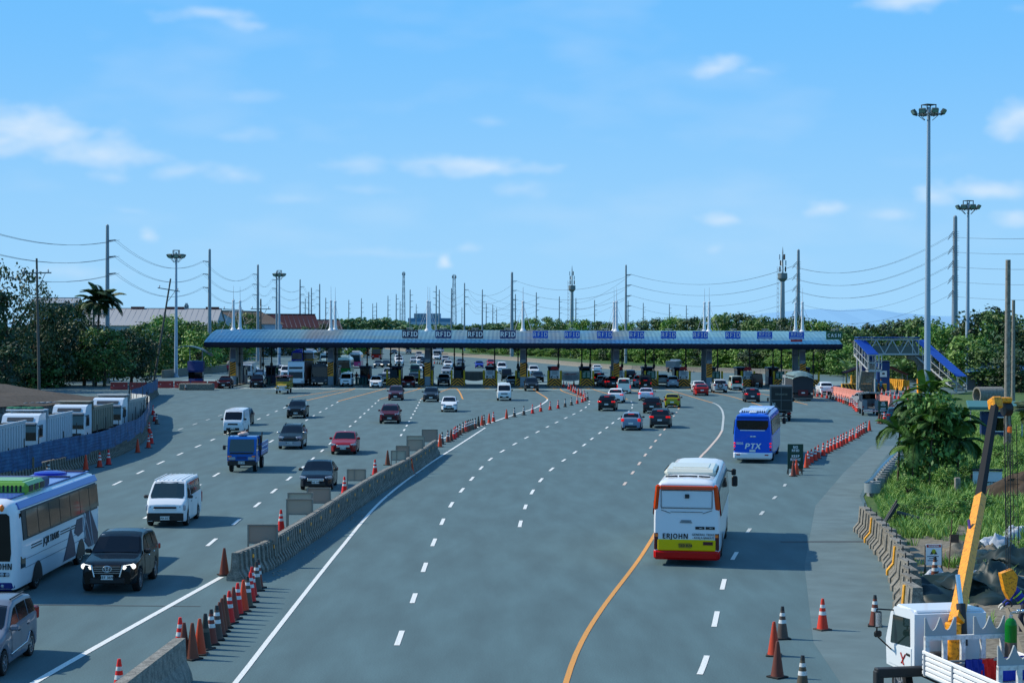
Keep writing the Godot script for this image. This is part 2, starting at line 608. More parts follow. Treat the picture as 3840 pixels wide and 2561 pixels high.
func build_ground() -> void:
	var g := Shape.new()
	g.quad(V3(-5000, -0.03, 300), V3(5000, -0.03, 300), V3(5000, -0.03, -8000), V3(-5000, -0.03, -8000))
	struct("ground", g, mats.meadow)
	var road := Shape.new()
	road.sheet(pts([[-80, 30], [11.5, 30], [11.8, -45], [13.3, -58], [15.8, -76], [18.6, -93], [23, -110], [29, -132], [38, -165], [50, -215], [62, -240], [76, -262], [72, -310], [24, -352], [-20, -515],
		[-46, -650], [-80, -800], [-118, -800], [-96, -650], [-70, -450], [-58, -345], [-62, -300], [-80, -285]]), 0.0)
	struct("road", road, mats.asphalt)
	var ap := Shape.new()
	ap.sheet(pts([[-52, -243], [58, -239.5], [58, -285], [-52, -285]]), 0.004)
	struct("toll_pavement", ap, mats.apron)
	var sh := Shape.new()   # paler, dustier strip along the verge
	sh.sheet(pts([[10.2, -30], [11.7, -45], [13.2, -58], [15.7, -76], [18.4, -93], [22.7, -110], [28.7, -132], [27.0, -132], [20.4, -108], [15.2, -88], [11.0, -66], [8.6, -50], [7.6, -30]]), 0.004)
	struct("road_shoulder", sh, mats.shoulder)
	var sh2 := Shape.new()   # the closed wedge between the two carriageways
	sh2.sheet(pts([[-11.8, -44], [-10.4, -62], [-9.2, -66], [-6.9, -90], [-5.8, -118], [-7.0, -90], [-7.0, -40], [-11.9, -40]]), 0.004)
	struct("gore_pavement", sh2, mats.shoulder)
	# low hills on the horizon
	var hills := Shape.new()
	var n := FastNoiseLite.new()
	n.frequency = 0.004
	n.seed = 3
	for k in 120:
		var x0 := -2600.0 + k * 44.0
		var x1 := x0 + 44.0
		var y0 := 8.0 + 16.0 * maxf(0.0, n.get_noise_1d(x0) + 0.15) + 34.0 * exp(-pow((x0 - 780.0) / 300.0, 2.0))
		var y1 := 8.0 + 16.0 * maxf(0.0, n.get_noise_1d(x1) + 0.15) + 34.0 * exp(-pow((x1 - 780.0) / 300.0, 2.0))
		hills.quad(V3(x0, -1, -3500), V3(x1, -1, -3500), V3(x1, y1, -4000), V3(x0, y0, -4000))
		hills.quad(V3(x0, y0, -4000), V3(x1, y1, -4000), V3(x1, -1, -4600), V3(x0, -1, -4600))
	struct("hill", hills, col(Color(0.50, 0.68, 0.80), 1.0))  # near-sky blue puts the haze of distance into the hill colour


func build_markings() -> void:
	var white := Shape.new()
	var worn := Shape.new()
	var pink := Shape.new()
	var yellow := Shape.new()
	# carriageway towards the camera
	dashes(worn, vecs([[-28.6, -175], [-28.2, -150], [-27.4, -120]]), 1.0, 3.0, 7.5, 0.16, 27.0)
	dashes(white, vecs([[-24.6, -199.5], [-24.0, -171], [-23.2, -138.6], [-22.7, -115], [-22.0, -93.5], [-21.0, -66]]), 1.6)
	dashes(white, vecs([[-20.1, -205], [-19.4, -173.3], [-18.4, -134.5], [-17.6, -105.6], [-16.9, -80], [-16.3, -50]]), 1.2)
	dashes(white, vecs([[-15.8, -210.5], [-14.6, -169.1], [-13.3, -118.6], [-12.8, -95.4], [-12.2, -66]]), 1.6)
	dashes(white, vecs([[-10.9, -211], [-10.1, -184.5], [-9.2, -151.9], [-8.9, -140]]), 0.6, 3.0, 6.6)
	ribbon(white, smooth_path(vecs([[-12.1, -38], [-11.9, -44.4], [-10.3, -62.5]])), 0.2, 0.012)
	# carriageway away from the camera
	ribbon(white, smooth_path(vecs([[-6.95, -38], [-6.9, -45], [-6.9, -52], [-6.85, -70], [-6.6, -90], [-5.4, -112], [-3.9, -132], [-2.3, -153.5]])), 0.15, 0.012)
	ribbon(white, smooth_path(vecs([[-5.7, -134.7], [-5.3, -139.6], [-2.3, -158.8], [-0.3, -172.3], [2.4, -189.3], [4.0, -206.1], [4.3, -212.4]])), 0.2, 0.012)
	ribbon(yellow, smooth_path(vecs([[4.3, -212.4], [4.2, -217.6], [3.3, -236.7], [3.0, -246]])), 0.2, 0.012)
	dashes(white, vecs([[-3.2, -41.5], [-3.2, -57.8], [-3.2, -72.9], [-3.0, -88.1], [-2.3, -102.9], [-1.4, -117.8], [0.2, -132.4], [2.0, -146.4], [3.9, -160.5], [5.8, -174], [7.6, -187.6], [8.9, -201.7], [9.2, -212]]), 7.3)
	dashes(white, vecs([[0.3, -70], [0.4, -79.5], [1.1, -94.4], [2.4, -108.8], [4.3, -122.9], [6.1, -137.2], [7.9, -150.9], [9.7, -164.7], [11.5, -178], [13.1, -191.7], [14.0, -206], [14.0, -213]]), 8.0)
	dashes(pink, vecs([[5.6, -93], [6.4, -99.6], [8.2, -113.6], [10, -127.7], [11.8, -141.5], [13.6, -155], [15.4, -169.3], [17, -181.7], [17.9, -189]]), 5.2)
	ribbon(yellow, smooth_path(vecs([[0.9, -38], [1.4, -44.4], [2.0, -49.9], [3.0, -56.5], [5.1, -68.8], [7.4, -84]])), 0.15, 0.012)
	ribbon(pink, smooth_path(vecs([[7.4, -84], [9.6, -99], [12.6, -118.4], [14.2, -127.5], [16.5, -140.9], [18, -150.6]])), 0.18, 0.012)
	ribbon(worn, smooth_path(vecs([[18, -150.6], [19.6, -163.3], [21, -174.7], [22.4, -187.9], [23.2, -198.5], [23.3, -204.3]])), 0.2, 0.012)
	ribbon(yellow, smooth_path(vecs([[23.3, -204.3], [23.0, -210.4], [22.1, -235.6], [21.4, -247]])), 0.2, 0.012)
	dashes(white, vecs([[4.6, -44], [5.5, -48.9], [7.7, -63.2], [9, -70.1]]), 1.2, 3.0, 7.4)
	dashes(worn, vecs([[9, -70.1], [10.5, -77.6], [13.4, -90.5], [14.9, -96.8], [18, -112]]), 6.2, 2.0, 7.5)
	# yellow lead-in lines from the islands
	for q in [[[-27.2, -214], [-22.3, -246]], [[-24.9, -196], [-22.2, -234], [-21.9, -246]], [[-20.2, -205], [-18.2, -236], [-17.6, -247]], [[-15.8, -211], [-13.4, -238], [-12.9, -247]], [[-10.9, -212], [-9.3, -238], [-8.6, -247]],
			[[-5.9, -212], [-7.0, -235], [-7.8, -247]], [[9.2, -212], [7.0, -236], [6.8, -247]], [[14.0, -213], [12.0, -236], [11.3, -247]], [[18.1, -190], [17.8, -225], [16.1, -247]],
			[[28.0, -195], [27.6, -225], [25.6, -247]], [[33.6, -200], [33.0, -228], [30.3, -247]], [[38, -210], [37.6, -230], [35.2, -247]]]:
		ribbon(yellow, smooth_path(vecs(q)), 0.2, 0.012)
	for k in 9:   # yellow feet of the islands
		var x := -12.9 + k * 4.72
		yellow.sheet(pts([[x - 1.0, -250.6], [x + 1.0, -250.6], [x + 0.15, -246.6], [x - 0.15, -246.6]]), 0.013)
	for k in 12:   # hatching on the pavement by the truck lanes
		worn.sheet(pts([[-47.5 + k * 1.9, -243.3], [-46.9 + k * 1.9, -243.3], [-45.4 + k * 1.9, -247.6], [-46.0 + k * 1.9, -247.6]]), 0.013)
	struct("white_road_marking", white, mats.white_line)
	struct("worn_road_marking", worn, mats.worn_line)
	struct("faded_road_marking", pink, mats.pink_line)
	struct("yellow_road_marking", yellow, mats.yellow_line)
	# faint tyre and repair streaks: a surface of slightly different asphalt
	var seam := Shape.new()
	ribbon(seam, vecs([[-15.5, -56.2], [-9.9, -56.0]]), 0.12, 0.009)
	ribbon(seam, vecs([[11.2, -73.2], [15.0, -73.4]]), 0.5, 0.009)
	struct("road_seam", seam, col(Color(0.27, 0.31, 0.32), 0.95))


# ------------------------------------------------------------------ toll plaza
const ISLAND_X0 := -40.6
const ISLAND_STEP := 4.68


func island_x(k: int) -> float:
	return ISLAND_X0 + ISLAND_STEP * k


func build_plaza() -> void:
	build_canopy()
	for k in 19: build_island(k)
	build_signs()
	build_plaza_extras()


func build_canopy() -> void:
	var o := base("toll_canopy", "long low vaulted blue metal canopy spanning all the toll lanes", "canopy", V3(0, 0, -258))
	# the vault in cross section: z (towards the camera), y
	var prof := [[-9.0, 5.7], [-9.4, 6.2], [-8.6, 6.95], [-7.2, 7.5], [-4.5, 7.95], [0, 8.15], [3.0, 8.1], [5.4, 7.8], [7.0, 7.3], [7.9, 6.85], [8.5, 6.35]]
	var n := FastNoiseLite.new()
	n.seed = 4
	n.frequency = 0.05
	n.fractal_octaves = 3
	var sh := Shape.new()
	sh.tinted = true
	var steps := 300
	var at := func(i: int, k: int) -> Vector3:
		var f := float(i) / steps
		var y: float = prof[k][1]
		var x := lerpf(-44.0 + (y - 5.6) * 0.5, 47.1 - (y - 5.6) * 0.45, f)
		return V3(x, y + (0.035 if i % 2 else 0.0), prof[k][0])
	for i in steps:
		for k in prof.size() - 1:
			var a: Vector3 = at.call(i, k)
			var b: Vector3 = at.call(i + 1, k)
			var c: Vector3 = at.call(i + 1, k + 1)
			var d: Vector3 = at.call(i, k + 1)
			# paint: strong blue near the eave, bleached on the crown, rusty streaks in places, repainted pale cyan towards the cash lanes
			var hgt := clampf((a.y - 6.5) / 0.9, 0.0, 1.0)
			var wear := clampf(hgt + 0.5 * n.get_noise_2d(a.x * 0.9, a.y * 14.0), 0.0, 1.0)
			var blue := Color(0.006, 0.17, 0.42)
			var bleached := Color(0.12, 0.23, 0.27).lerp(Color(0.16, 0.14, 0.12), clampf(n.get_noise_2d(a.x * 1.6, 90.0) * 1.6 - 0.1, 0.0, 0.8))
			bleached = bleached.lerp(Color(0.15, 0.31, 0.36), clampf((a.x - 14.0 + 14.0 * n.get_noise_1d(a.x)) / 16.0, 0.0, 1.0))
			if a.x < -30.0: bleached = bleached.lerp(Color(0.03, 0.14, 0.26), clampf((-a.x - 30.0) / 10.0, 0.0, 0.7))
			sh.tint = blue.lerp(bleached, wear * 0.9) * (0.93 + 0.14 * rng.randf())
			sh.quad(a, d, c, b)
	var roof := StandardMaterial3D.new()
	roof.vertex_color_use_as_albedo = true
	roof.roughness = 0.75
	roof.metallic_specular = 0.25
	part("roof", sh, roof, o)
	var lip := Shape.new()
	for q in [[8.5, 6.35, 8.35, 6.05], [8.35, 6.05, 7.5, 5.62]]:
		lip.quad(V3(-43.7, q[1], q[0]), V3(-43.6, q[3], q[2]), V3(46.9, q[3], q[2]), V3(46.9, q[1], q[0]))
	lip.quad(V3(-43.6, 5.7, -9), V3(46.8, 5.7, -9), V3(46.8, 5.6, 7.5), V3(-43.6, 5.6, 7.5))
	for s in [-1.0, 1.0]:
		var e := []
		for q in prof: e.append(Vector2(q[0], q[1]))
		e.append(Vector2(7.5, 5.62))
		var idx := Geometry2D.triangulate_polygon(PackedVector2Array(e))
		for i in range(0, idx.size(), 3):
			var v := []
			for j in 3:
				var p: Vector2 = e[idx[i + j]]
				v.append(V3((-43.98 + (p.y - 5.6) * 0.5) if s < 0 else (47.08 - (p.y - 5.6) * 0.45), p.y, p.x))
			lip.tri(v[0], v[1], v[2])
	part("fascia", lip, col(Color(0.04, 0.12, 0.24), 0.8), o)  # dark blue paint, deepened with the shade of the down-turned lip
	for i in 7:
		var x: float = [-40.3, -26.2, -12.2, 1.6, 15.1, 28.5, 42.0][i]
		for r in 2:
			var z := 3.2 if r == 0 else -3.0
			var cshape := Shape.new()
			cshape.box(V3(0, 2.85, 0), V3(0.82, 5.6, 0.82), 0.06)
			var cm := part("column", cshape, col(Color(0.50, 0.56, 0.60), 0.6), o, V3(x, 0, z))
			if r == 0:
				var hz := Shape.new()
				for j in 5:   # slanted black bars on a yellow panel
					hz.prism(pts([[-0.38, 0.02 + j * 0.36 - 0.36], [0.38, 0.4 + j * 0.36 - 0.36], [0.38, 0.58 + j * 0.36 - 0.36], [-0.38, 0.2 + j * 0.36 - 0.36]]), 0.012, V3(0, 0.2, 0.012))
				var panel := Shape.new()
				panel.box(Vector3.ZERO, V3(0.84, 2.0, 0.02))
				var pz := part("hazard_panel", panel, mats.hazard_yellow, cm, V3(0, 2.45, 0.425))
				pz.set_meta("label", "black and yellow slanted hazard panel on column")
				var hz2 := part("hazard_stripe", hz, mats.hazard_black, cm, V3(0, 1.75, 0.425))
				hz2.position.z += 0.004
				var poster := Shape.new()
				poster.box(Vector3.ZERO, V3(0.7, 1.3, 0.02))
				part("poster", poster, col(Color(0.36, 0.40, 0.46)), cm, V3(0, 4.6, 0.43))
			var m := Shape.new()
			m.lathe([[0.55, 0.0], [0.5, 0.12], [0.26, 0.45], [0.21, 1.0], [0.15, 4.2], [0.2, 4.25], [0.2, 4.4], [0.04, 4.5], [0.02, 6.5]], 10)
			part("mast", m, col(Color(0.80, 0.82, 0.83), 0.5), o, V3(x, 7.95, z))
			for s in [-1.0, 1.0]:
				var stay := Shape.new()
				stay.tube(V3(x, 11.9, z), V3(x + s * 1.4, 7.6, z + 2.6), 0.02, 0.02, 5, false)
				part("stay_cable", stay, mats.steel, o)
	for k in 24:   # lamps under the eave
		var l := Shape.new()
		l.box(Vector3.ZERO, V3(0.5, 0.18, 0.5), 0.03)
		part("ceiling_lamp", l, col(Color(0.12, 0.16, 0.26)), o, V3(-42.0 + k * 3.85, 5.5, 3.5))


func chevron(parent: Node3D) -> void:
	var body := Shape.new()
	body.prism(pts([[-0.98, 0], [0.98, 0], [0.86, 1.0], [-0.86, 1.0]]), 0.5)
	var c := part("crash_cushion", body, mats.hazard_yellow, parent, V3(0, 0.16, 1.9))
	var arrows := Shape.new()
	var face := pts([[-0.95, 0.02], [0.95, 0.02], [0.84, 0.985], [-0.84, 0.985]])
	for j in 5:
		var y0 := -0.75 + j * 0.42
		for s in [-1.0, 1.0]:
			for q in Geometry2D.intersect_polygons(pts([[0.0, y0 + 0.62], [s, y0 - 0.2], [s, y0 + 0.02], [0.0, y0 + 0.84]]), face):
				arrows.prism(q, 0.02, V3(0, 0, 0.262))
	part("chevron", arrows, mats.hazard_black, c)


func sign_board(parent: Node3D, green: bool, k: int) -> void:
	var b := Shape.new()
	b.box(Vector3.ZERO, V3(1.3, 1.15, 0.05), 0.01)
	var p := part("lane_sign", b, col(Color(0.02, 0.30, 0.20)) if green else col(Color(0.74, 0.77, 0.78)), parent, V3(0, 1.78, 1.72))
	var lines := Shape.new()
	if green:
		part("lettering", words("TOLL RATES", 0.11), mats.white, p, V3(0, 0.42, 0.035))
		for j in 4:
			for x in [-0.4, 0.25]:
				lines.box(V3(x, 0.2 - j * 0.18, 0.03), V3(0.42, 0.07, 0.012))
		part("lettering", lines, col(Color(0.75, 0.85, 0.8)), p)
	else:
		for j in 4:
			lines.box(V3(0, 0.42 - j * 0.13, 0.03), V3(0.9 - 0.16 * (j % 2), 0.055, 0.012))
		part("lettering", lines, col(Color(0.35, 0.38, 0.42)), p)
		var ar := Shape.new()
		for s in [-1.0, 1.0]:
			ar.prism(pts([[s * 0.55, -0.5], [s * 0.55, -0.2], [s * 0.46, -0.29], [s * 0.32, -0.15], [s * 0.25, -0.22], [s * 0.39, -0.36], [s * 0.28, -0.5]]), 0.014, V3(0, 0, 0.03))
		ar.box(V3(0, -0.4, 0.03), V3(0.3, 0.06, 0.012))
		part("arrow", ar, mats.black, p)


func build_island(k: int) -> void:
	var x := island_x(k)
	var where := "%s island counted from the hillside end" % nth(k)
	var kerb := Shape.new()
	kerb.prism(pts([[-0.95, -2], [-0.6, -10], [0.6, -10], [0.95, -2], [0.95, 8.6], [0.6, 9.6], [-0.6, 9.6], [-0.95, 8.6]]), 0.16, V3(0, 0.08, 0), Basis(Vector3.RIGHT, PI / 2))
	var o := base("toll_island", "toll island with %s, %s" % [("striped crash cushion" if k >= 5 else "green drums"), where], "toll island", V3(x, 0, -257.5), 0.0, "islands between the toll lanes")
	part("kerb", kerb, mats.concrete, o, V3(0, 0, -3.2))
	if k >= 5:
		chevron(o)
		for s in [-1.0, 1.0]:
			var bol := Shape.new()
			bol.tube(V3(0, 0.16, 0), V3(0, 2.35, 0), 0.15, 0.15, 10)
			part("bollard", bol, col(Color(0.80, 0.66, 0.06), 0.5), o, V3(s * 0.92, 0, 1.75))
		if k in [8, 10, 12, 14, 16]: sign_board(o, false, k)
		elif k in [9, 11, 13, 15, 17]: sign_board(o, true, k)
		elif k in [5, 7]:
			var hd := Shape.new()
			hd.box(V3(0, 1.75, 0), V3(1.05, 1.2, 0.5), 0.04)
			part("equipment_cabinet", hd, col(Color(0.08, 0.17, 0.22)), o, V3(0, 0, 1.45))
		if k in [10, 12, 14, 16]:
			var cap := Shape.new()
			cap.prism(pts([[-0.62, 0], [0.62, 0], [0.35, 0.5], [-0.35, 0.5]]), 0.3)
			part("signal_hood", cap, col(Color(0.62, 0.10, 0.12)), o, V3(0, 2.45, 1.5))
	else:
		for j in 4:
			var d := Shape.new()
			d.tube(V3(-0.66 + j * 0.44, 0.16, 0), V3(-0.66 + j * 0.44, 1.25, 0), 0.2, 0.2, 9)
			part("guard_drum", d, col(Color(0.04, 0.27, 0.26), 0.5), o, V3(0, 0, 1.8))
	for s in [-1.0, 1.0]:   # portal posts that carry cameras and lane signals
		if k % 2 == 0 and s < 0: continue
		var p := Shape.new()
		p.tube(V3(0, 0.16, 0), V3(0, 5.6, 0), 0.09, 0.09, 8)
		var post := part("portal_post", p, col(Color(0.10, 0.12, 0.14), 0.5), o, V3(s * 0.62, 0, -1.2))
		var bx := Shape.new()
		bx.box(V3(0, 3.0, 0.1), V3(0.36, 0.5, 0.3), 0.03)
		bx.box(V3(0, 4.6, 0.1), V3(0.26, 0.26, 0.3), 0.03)
		part("camera_box", bx, mats.black, post)
	if k < 18:   # boom over the lane beside the island
		var arm := Shape.new()
		arm.tube(V3(0.5, 4.55, 0), V3(3.1, 4.62, 0), 0.05, 0.04, 6)
		part("portal_arm", arm, mats.black, o, V3(0, 0, -1.2))
	# booth
	var b := base("toll_booth", "dark blue toll booth on the %s" % where, "toll booth", V3(x, 0.16, -264.0), 0.0, "toll booths")
	var wall := Shape.new()
	wall.box(V3(0, 0.6, 0), V3(1.5, 1.2, 3.4), 0.04)
	for sx in [-0.68, 0.68]:
		for sz in [-1.63, 0.0, 1.63]:
			wall.box(V3(sx, 1.75, sz), V3(0.12, 1.12, 0.12))
	part("wall", wall, col(Color(0.06, 0.17, 0.34), 0.5), b)
	var roof := Shape.new()
	roof.box(V3(0, 2.45, 0), V3(1.7, 0.3, 3.7), 0.05)
	part("roof", roof, col(Color(0.05, 0.13, 0.30), 0.5), b)
	for sx in [-0.7, 0.7]:
		var g := Shape.new()
		g.box(V3(sx, 1.75, 0), V3(0.02, 1.1, 3.1))
		part("window", g, mats.glass, b)
	for sz in [-1.64, 1.64]:
		var g2 := Shape.new()
		g2.box(V3(0, 1.75, sz), V3(1.22, 1.1, 0.02))
		part("window", g2, mats.glass, b)
	var dr := Shape.new()
	dr.box(V3(0.76, 0.98, -1.1), V3(0.03, 1.9, 0.7))
	part("door", dr, col(Color(0.06, 0.16, 0.34), 0.5), b)


func build_signs() -> void:
	var xs := [-14.4, -9.7, -5.2, -0.6, 4.0, 8.5, 13.1, 17.6, 22.1, 26.6, 31.2, 35.7, 40.2, 45.5]
	for i in 14:
		var old := i < 4
		var cash := i == 13
		var label := ""
		if old: label = ["faded maroon-edged RFID sign, first on the canopy from the hillside", "navy RFID sign with heavy white letters, second along the canopy", "faded maroon-edged RFID sign, third along the canopy", "navy RFID sign with heavy white letters, fourth along the canopy"][i]
		elif cash: label = "green CASH sign at the far right end of the canopy"
		elif i == 11: label = "blue RFID sign with a line of small print beneath the letters only"
		elif i == 12: label = "blue RFID sign with small print and a red panel below it"
		else: label = "plain blue RFID sign with thin letters, %s along the canopy" % nth(i)
		var o := base("lane_sign", label, "sign", V3(xs[i], 7.02, -248.9), 0.0, "lane signs on the canopy")
		var b := Shape.new()
		b.box(V3(0, 0.58, 0), V3(2.16, 1.04, 0.08), 0.01)
		var back := Color(0.05, 0.13, 0.36) if old else Color(0.06, 0.32, 0.72)
		if i == 0 or i == 2: back = Color(0.13, 0.14, 0.28)
		if cash: back = Color(0.05, 0.30, 0.18)
		part("board", b, col(back, 0.45), o)
		if old or cash:
			var fr := Shape.new()
			for s in [-1.0, 1.0]:
				fr.box(V3(s * 1.1, 0.58, 0.01), V3(0.07, 1.12, 0.1))
				fr.box(V3(0, 0.58 + s * 0.55, 0.01), V3(2.13, 0.06, 0.1))
			part("border", fr, col(Color(0.32, 0.28, 0.33) if (i == 0 or i == 2) else back.lightened(0.25)), o)
		var txt := part("lettering", words("CASH" if cash else "RFID", 0.7 if old else (0.46 if i > 10 else 0.58), old or cash, 0.02, 0 if old else 5), mats.white, o, V3(0, 0.58 if i < 11 or cash else 0.72, 0.055))
		if i == 11 or i == 12:
			var small := Shape.new()
			for j in 15: small.box(V3(-0.86 + j * 0.122, 0.25, 0.05), V3(0.09, 0.14, 0.014))
			part("small_print", small, col(Color(0.70, 0.76, 0.85)), o)
		if i == 12:
			var red := Shape.new()
			red.box(V3(0, -0.16, 0.0), V3(1.66, 0.32, 0.07), 0.01)
			part("red_panel", red, col(Color(0.60, 0.08, 0.14)), o)
		for s in [-0.75, 0.0, 0.75]:
			var leg := Shape.new()
			leg.box(V3(s, -0.03, -0.3), V3(0.06, 0.2, 0.06))
			leg.tube(V3(s, 0.9, -0.05), V3(s, -0.05, -1.6), 0.03, 0.03, 5)
			part("leg", leg, mats.steel, o)
		var lamp := Shape.new()
		lamp.tube(V3(0.0, 1.1, 0), V3(0.0, 1.38, 0.5), 0.025, 0.025, 5)
		lamp.box(V3(0.0, 1.4, 0.55), V3(1.0, 0.1, 0.2), 0.02)
		part("sign_lamp", lamp, col(Color(0.68, 0.70, 0.70)), o)


func plastic_barrier(c: Material, label: String, at: Vector3, yaw: float, group: String, length := 2.0, hgt := 1.0) -> void:
	var o := base("plastic_barrier", label, "barrier", at, yaw, group)
	var key := "pb%.2f_%.2f" % [length, hgt]
	if not cache.has(key):
		var s := Shape.new()
		s.prism(pts([[-0.3, 0.0], [0.3, 0.0], [0.3, 0.2], [0.14, 0.5 * hgt], [0.11, hgt], [-0.11, hgt], [-0.14, 0.5 * hgt], [-0.3, 0.2]]), length - 0.06, Vector3.ZERO, Basis(Vector3.UP, PI / 2))
		cache[key] = s.mesh()
		var h := Shape.new()
		for q in [-0.3, 0.3]:
			for z in [-1.0, 1.0]:
				h.tube(V3(q * length, 0.55 * hgt, z * 0.1), V3(q * length, 0.55 * hgt, z * 0.155), 0.07, 0.07, 8)
		cache[key + "h"] = h.mesh()
	part("body", cache[key], c, o)
	part("plug", cache[key + "h"], col(Color(0.85, 0.72, 0.68)), o)


func jersey(called: String, label: String, m: Material, at: Vector3, yaw: float, group: String, length := 2.0, hgt := 0.85, ribs := 6) -> Node3D:
	var o := base(called, label, "barrier", at, yaw, group)
	var key := "jb%.2f_%.2f_%d" % [length, hgt, ribs]
	if not cache.has(key):
		var k := hgt / 0.85
		var prof := pts([[-0.3, 0.0], [0.3, 0.0], [0.3, 0.1 * k], [0.13, 0.32 * k], [0.09, 0.85 * k], [-0.09, 0.85 * k], [-0.13, 0.32 * k], [-0.3, 0.1 * k]])
		var s := Shape.new()
		s.prism(prof, length - 0.03, Vector3.ZERO, Basis(Vector3.UP, PI / 2))
		cache[key] = s.mesh()
		var fat := pts([[-0.36, 0.0], [0.36, 0.0], [0.36, 0.12 * k], [0.21, 0.34 * k], [0.17, 0.83 * k], [-0.17, 0.83 * k], [-0.21, 0.34 * k], [-0.36, 0.12 * k]])
		var rib := Shape.new()
		rib.prism(fat, length / ribs * 0.42, Vector3.ZERO, Basis(Vector3.UP, PI / 2))
		cache[key + "r"] = rib.mesh()
	part("body", cache[key], m, o)
	for j in ribs:
		part("rib", cache[key + "r"], m, o, V3(-length * 0.5 + (j + 0.5) * length / ribs, 0, 0))
	return o


func build_plaza_extras() -> void:
	# banner hung across a closed lane, and an unprinted sheet on the lane nearer the hillside
	for q in [[9, 10, "white printed banner with red headline hung across a closed toll lane", 1], [7, 8, "plain dusty grey sheet hung across a closed toll lane", 0]]:
		var o := base("lane_banner", q[2], "banner", V3((island_x(q[0]) + island_x(q[1])) * 0.5 + (4.68 if q[3] else 0.0), 0, -258.2), 0.0)
		var s := Shape.new()
		var w := 1.55 if q[3] else 1.6
		for i in 10:
			var x0 := -w + i * w * 0.2
			var x1 := x0 + w * 0.2
			var sag := func(x: float) -> float: return 0.12 * sin(x * 4.0) * (1.0 if q[3] else 1.8)
			s.quad(V3(x0, 0.72 + 0.1 * x0 * x0, sag.call(x0)), V3(x1, 0.72 + 0.1 * x1 * x1, sag.call(x1)), V3(x1, 2.1, 0.0), V3(x0, 2.1, 0.0))
		var cloth := part("cloth", s, mats.dirty_white if q[3] else col(Color(0.46, 0.45, 0.43), 0.9), o)
		var rope := Shape.new()
		rope.tube(V3(-2.2, 2.2, 0), V3(2.2, 2.2, 0), 0.015, 0.015, 5)
		part("rope", rope, mats.dark, o)
		if q[3]:
			part("headline", words("LANE CLOSED", 0.2), col(Color(0.66, 0.06, 0.10)), o, V3(0, 1.75, 0.14))
			var ln := Shape.new()
			for j in 4: ln.box(V3(0, 1.5 - j * 0.15, 0.14), V3([2.3, 1.9, 2.4, 1.6][j], 0.045, 0.012))
			part("small_print", ln, col(Color(0.25, 0.34, 0.48)), o)
	# lane closure table and small signs by the truck lanes
	var sh := base("guard_kiosk", "tall dark blue kiosk under a curved shelter roof, beyond the truck lanes", "kiosk", V3(-45.26, 0.0, -252.43))
	var body := Shape.new()
	body.lathe([[1.15, 0.0], [1.15, 2.2], [1.3, 2.25], [1.3, 3.6], [0.0, 3.75]], 6, Vector3.UP, Vector3.ZERO, false)
	part("body", body, col(Color(0.04, 0.18, 0.42), 0.6), sh)
	var win := Shape.new()
	win.lathe([[1.17, 1.15], [1.17, 2.05]], 6, Vector3.UP, Vector3.ZERO, false)
	part("window", win, mats.glass, sh)
	var roof := Shape.new()
	for i in 8:
		var a0 := -2.6 + i * 0.62
		var f := func(x: float) -> float: return 5.75 - 0.11 * (x + 1.2) * (x + 1.2)
		roof.box(V3(a0 + 0.31, (f.call(a0) + f.call(a0 + 0.62)) * 0.5, 0), V3(0.66, 0.12, 2.4), 0.0, Basis(Vector3.BACK, atan2(f.call(a0 + 0.62) - f.call(a0), 0.62)))
	part("shelter_roof", roof, col(Color(0.30, 0.42, 0.45), 0.5), sh)
	for sx in [-0.9, 0.9]:
		var pst := Shape.new()
		pst.tube(V3(sx, 3.6, 0), V3(sx, 5.5, 0), 0.06, 0.06, 6)
		part("post", pst, mats.steel, sh)
	var blk := Shape.new()
	blk.box(V3(0, 0.45, 0), V3(4.6, 0.9, 1.6), 0.12)
	single("kiosk_plinth", blk, mats.old_concrete, "stained yellowish concrete block at the foot of the blue kiosk", "concrete block", V3(-42.71, 0.0, -238.65))
	var reds: StandardMaterial3D = col(Color(0.55, 0.16, 0.14), 0.6)
	for i in 4:
		plastic_barrier(reds, "dull red plastic barrier, %s of the four left of the blue kiosk" % nth(i), V3(-48.17, 0.0, -244.96) + V3(i * 2.35, 0, 0.1 * i), 0.02, "red barriers by the kiosk", 2.2, 1.0)
	for i in 2:
		plastic_barrier(reds, "dull red plastic barrier by the tin fence end, %s of two" % nth(i), V3(-53.2, 0.0, -238.54) + V3(i * 2.6, 0, 0.2 * i), 0.05, "red barriers in the shade", 2.3, 1.0)
	# pink barriers and cabin beyond the cash lane
	var pink: StandardMaterial3D = tex_mat("pink_plastic", noise_tex(0.05, 4, 61, [[0.0, Color(0.66, 0.36, 0.32)], [0.5, Color(0.80, 0.50, 0.44)], [1.0, Color(0.86, 0.62, 0.56)]], 256), 0.4, 0.7)
	var a := V3(41.73, 0.0, -228.0)
	var b := V3(42.09, 0.0, -195.38)
	var count := 15
	for i in count:
		var p := a.lerp(b, (i + 0.5) / count)
		plastic_barrier(pink, "bleached pink barrier, %s of the row beside the pale jeepney" % nth(i), p, atan2(-(b - a).z, (b - a).x), "pink barriers beside the cash lane", a.distance_to(b) / count, 1.15)
	var ytab: StandardMaterial3D = tex_mat("yellow_paint", noise_tex(0.05, 4, 62, [[0.0, Color(0.62, 0.42, 0.10)], [0.5, Color(0.85, 0.60, 0.12)], [1.0, Color(0.90, 0.70, 0.25)]], 256), 0.4, 0.7)
	var ya := V3(51.35, 0.0, -266.46)
	var yb := V3(54.81, 0.0, -243.14)
	for i in 8:
		if i == 2: continue
		var p2 := ya.lerp(yb, (i + 0.5) / 8.0)
		jersey("yellow_barrier", "yellow painted concrete barrier under the footbridge, %s along the roadside" % nth(i), ytab, p2, atan2(-(yb - ya).z, (yb - ya).x), "yellow barriers under the footbridge", ya.distance_to(yb) / 8.0, 1.5, 4)
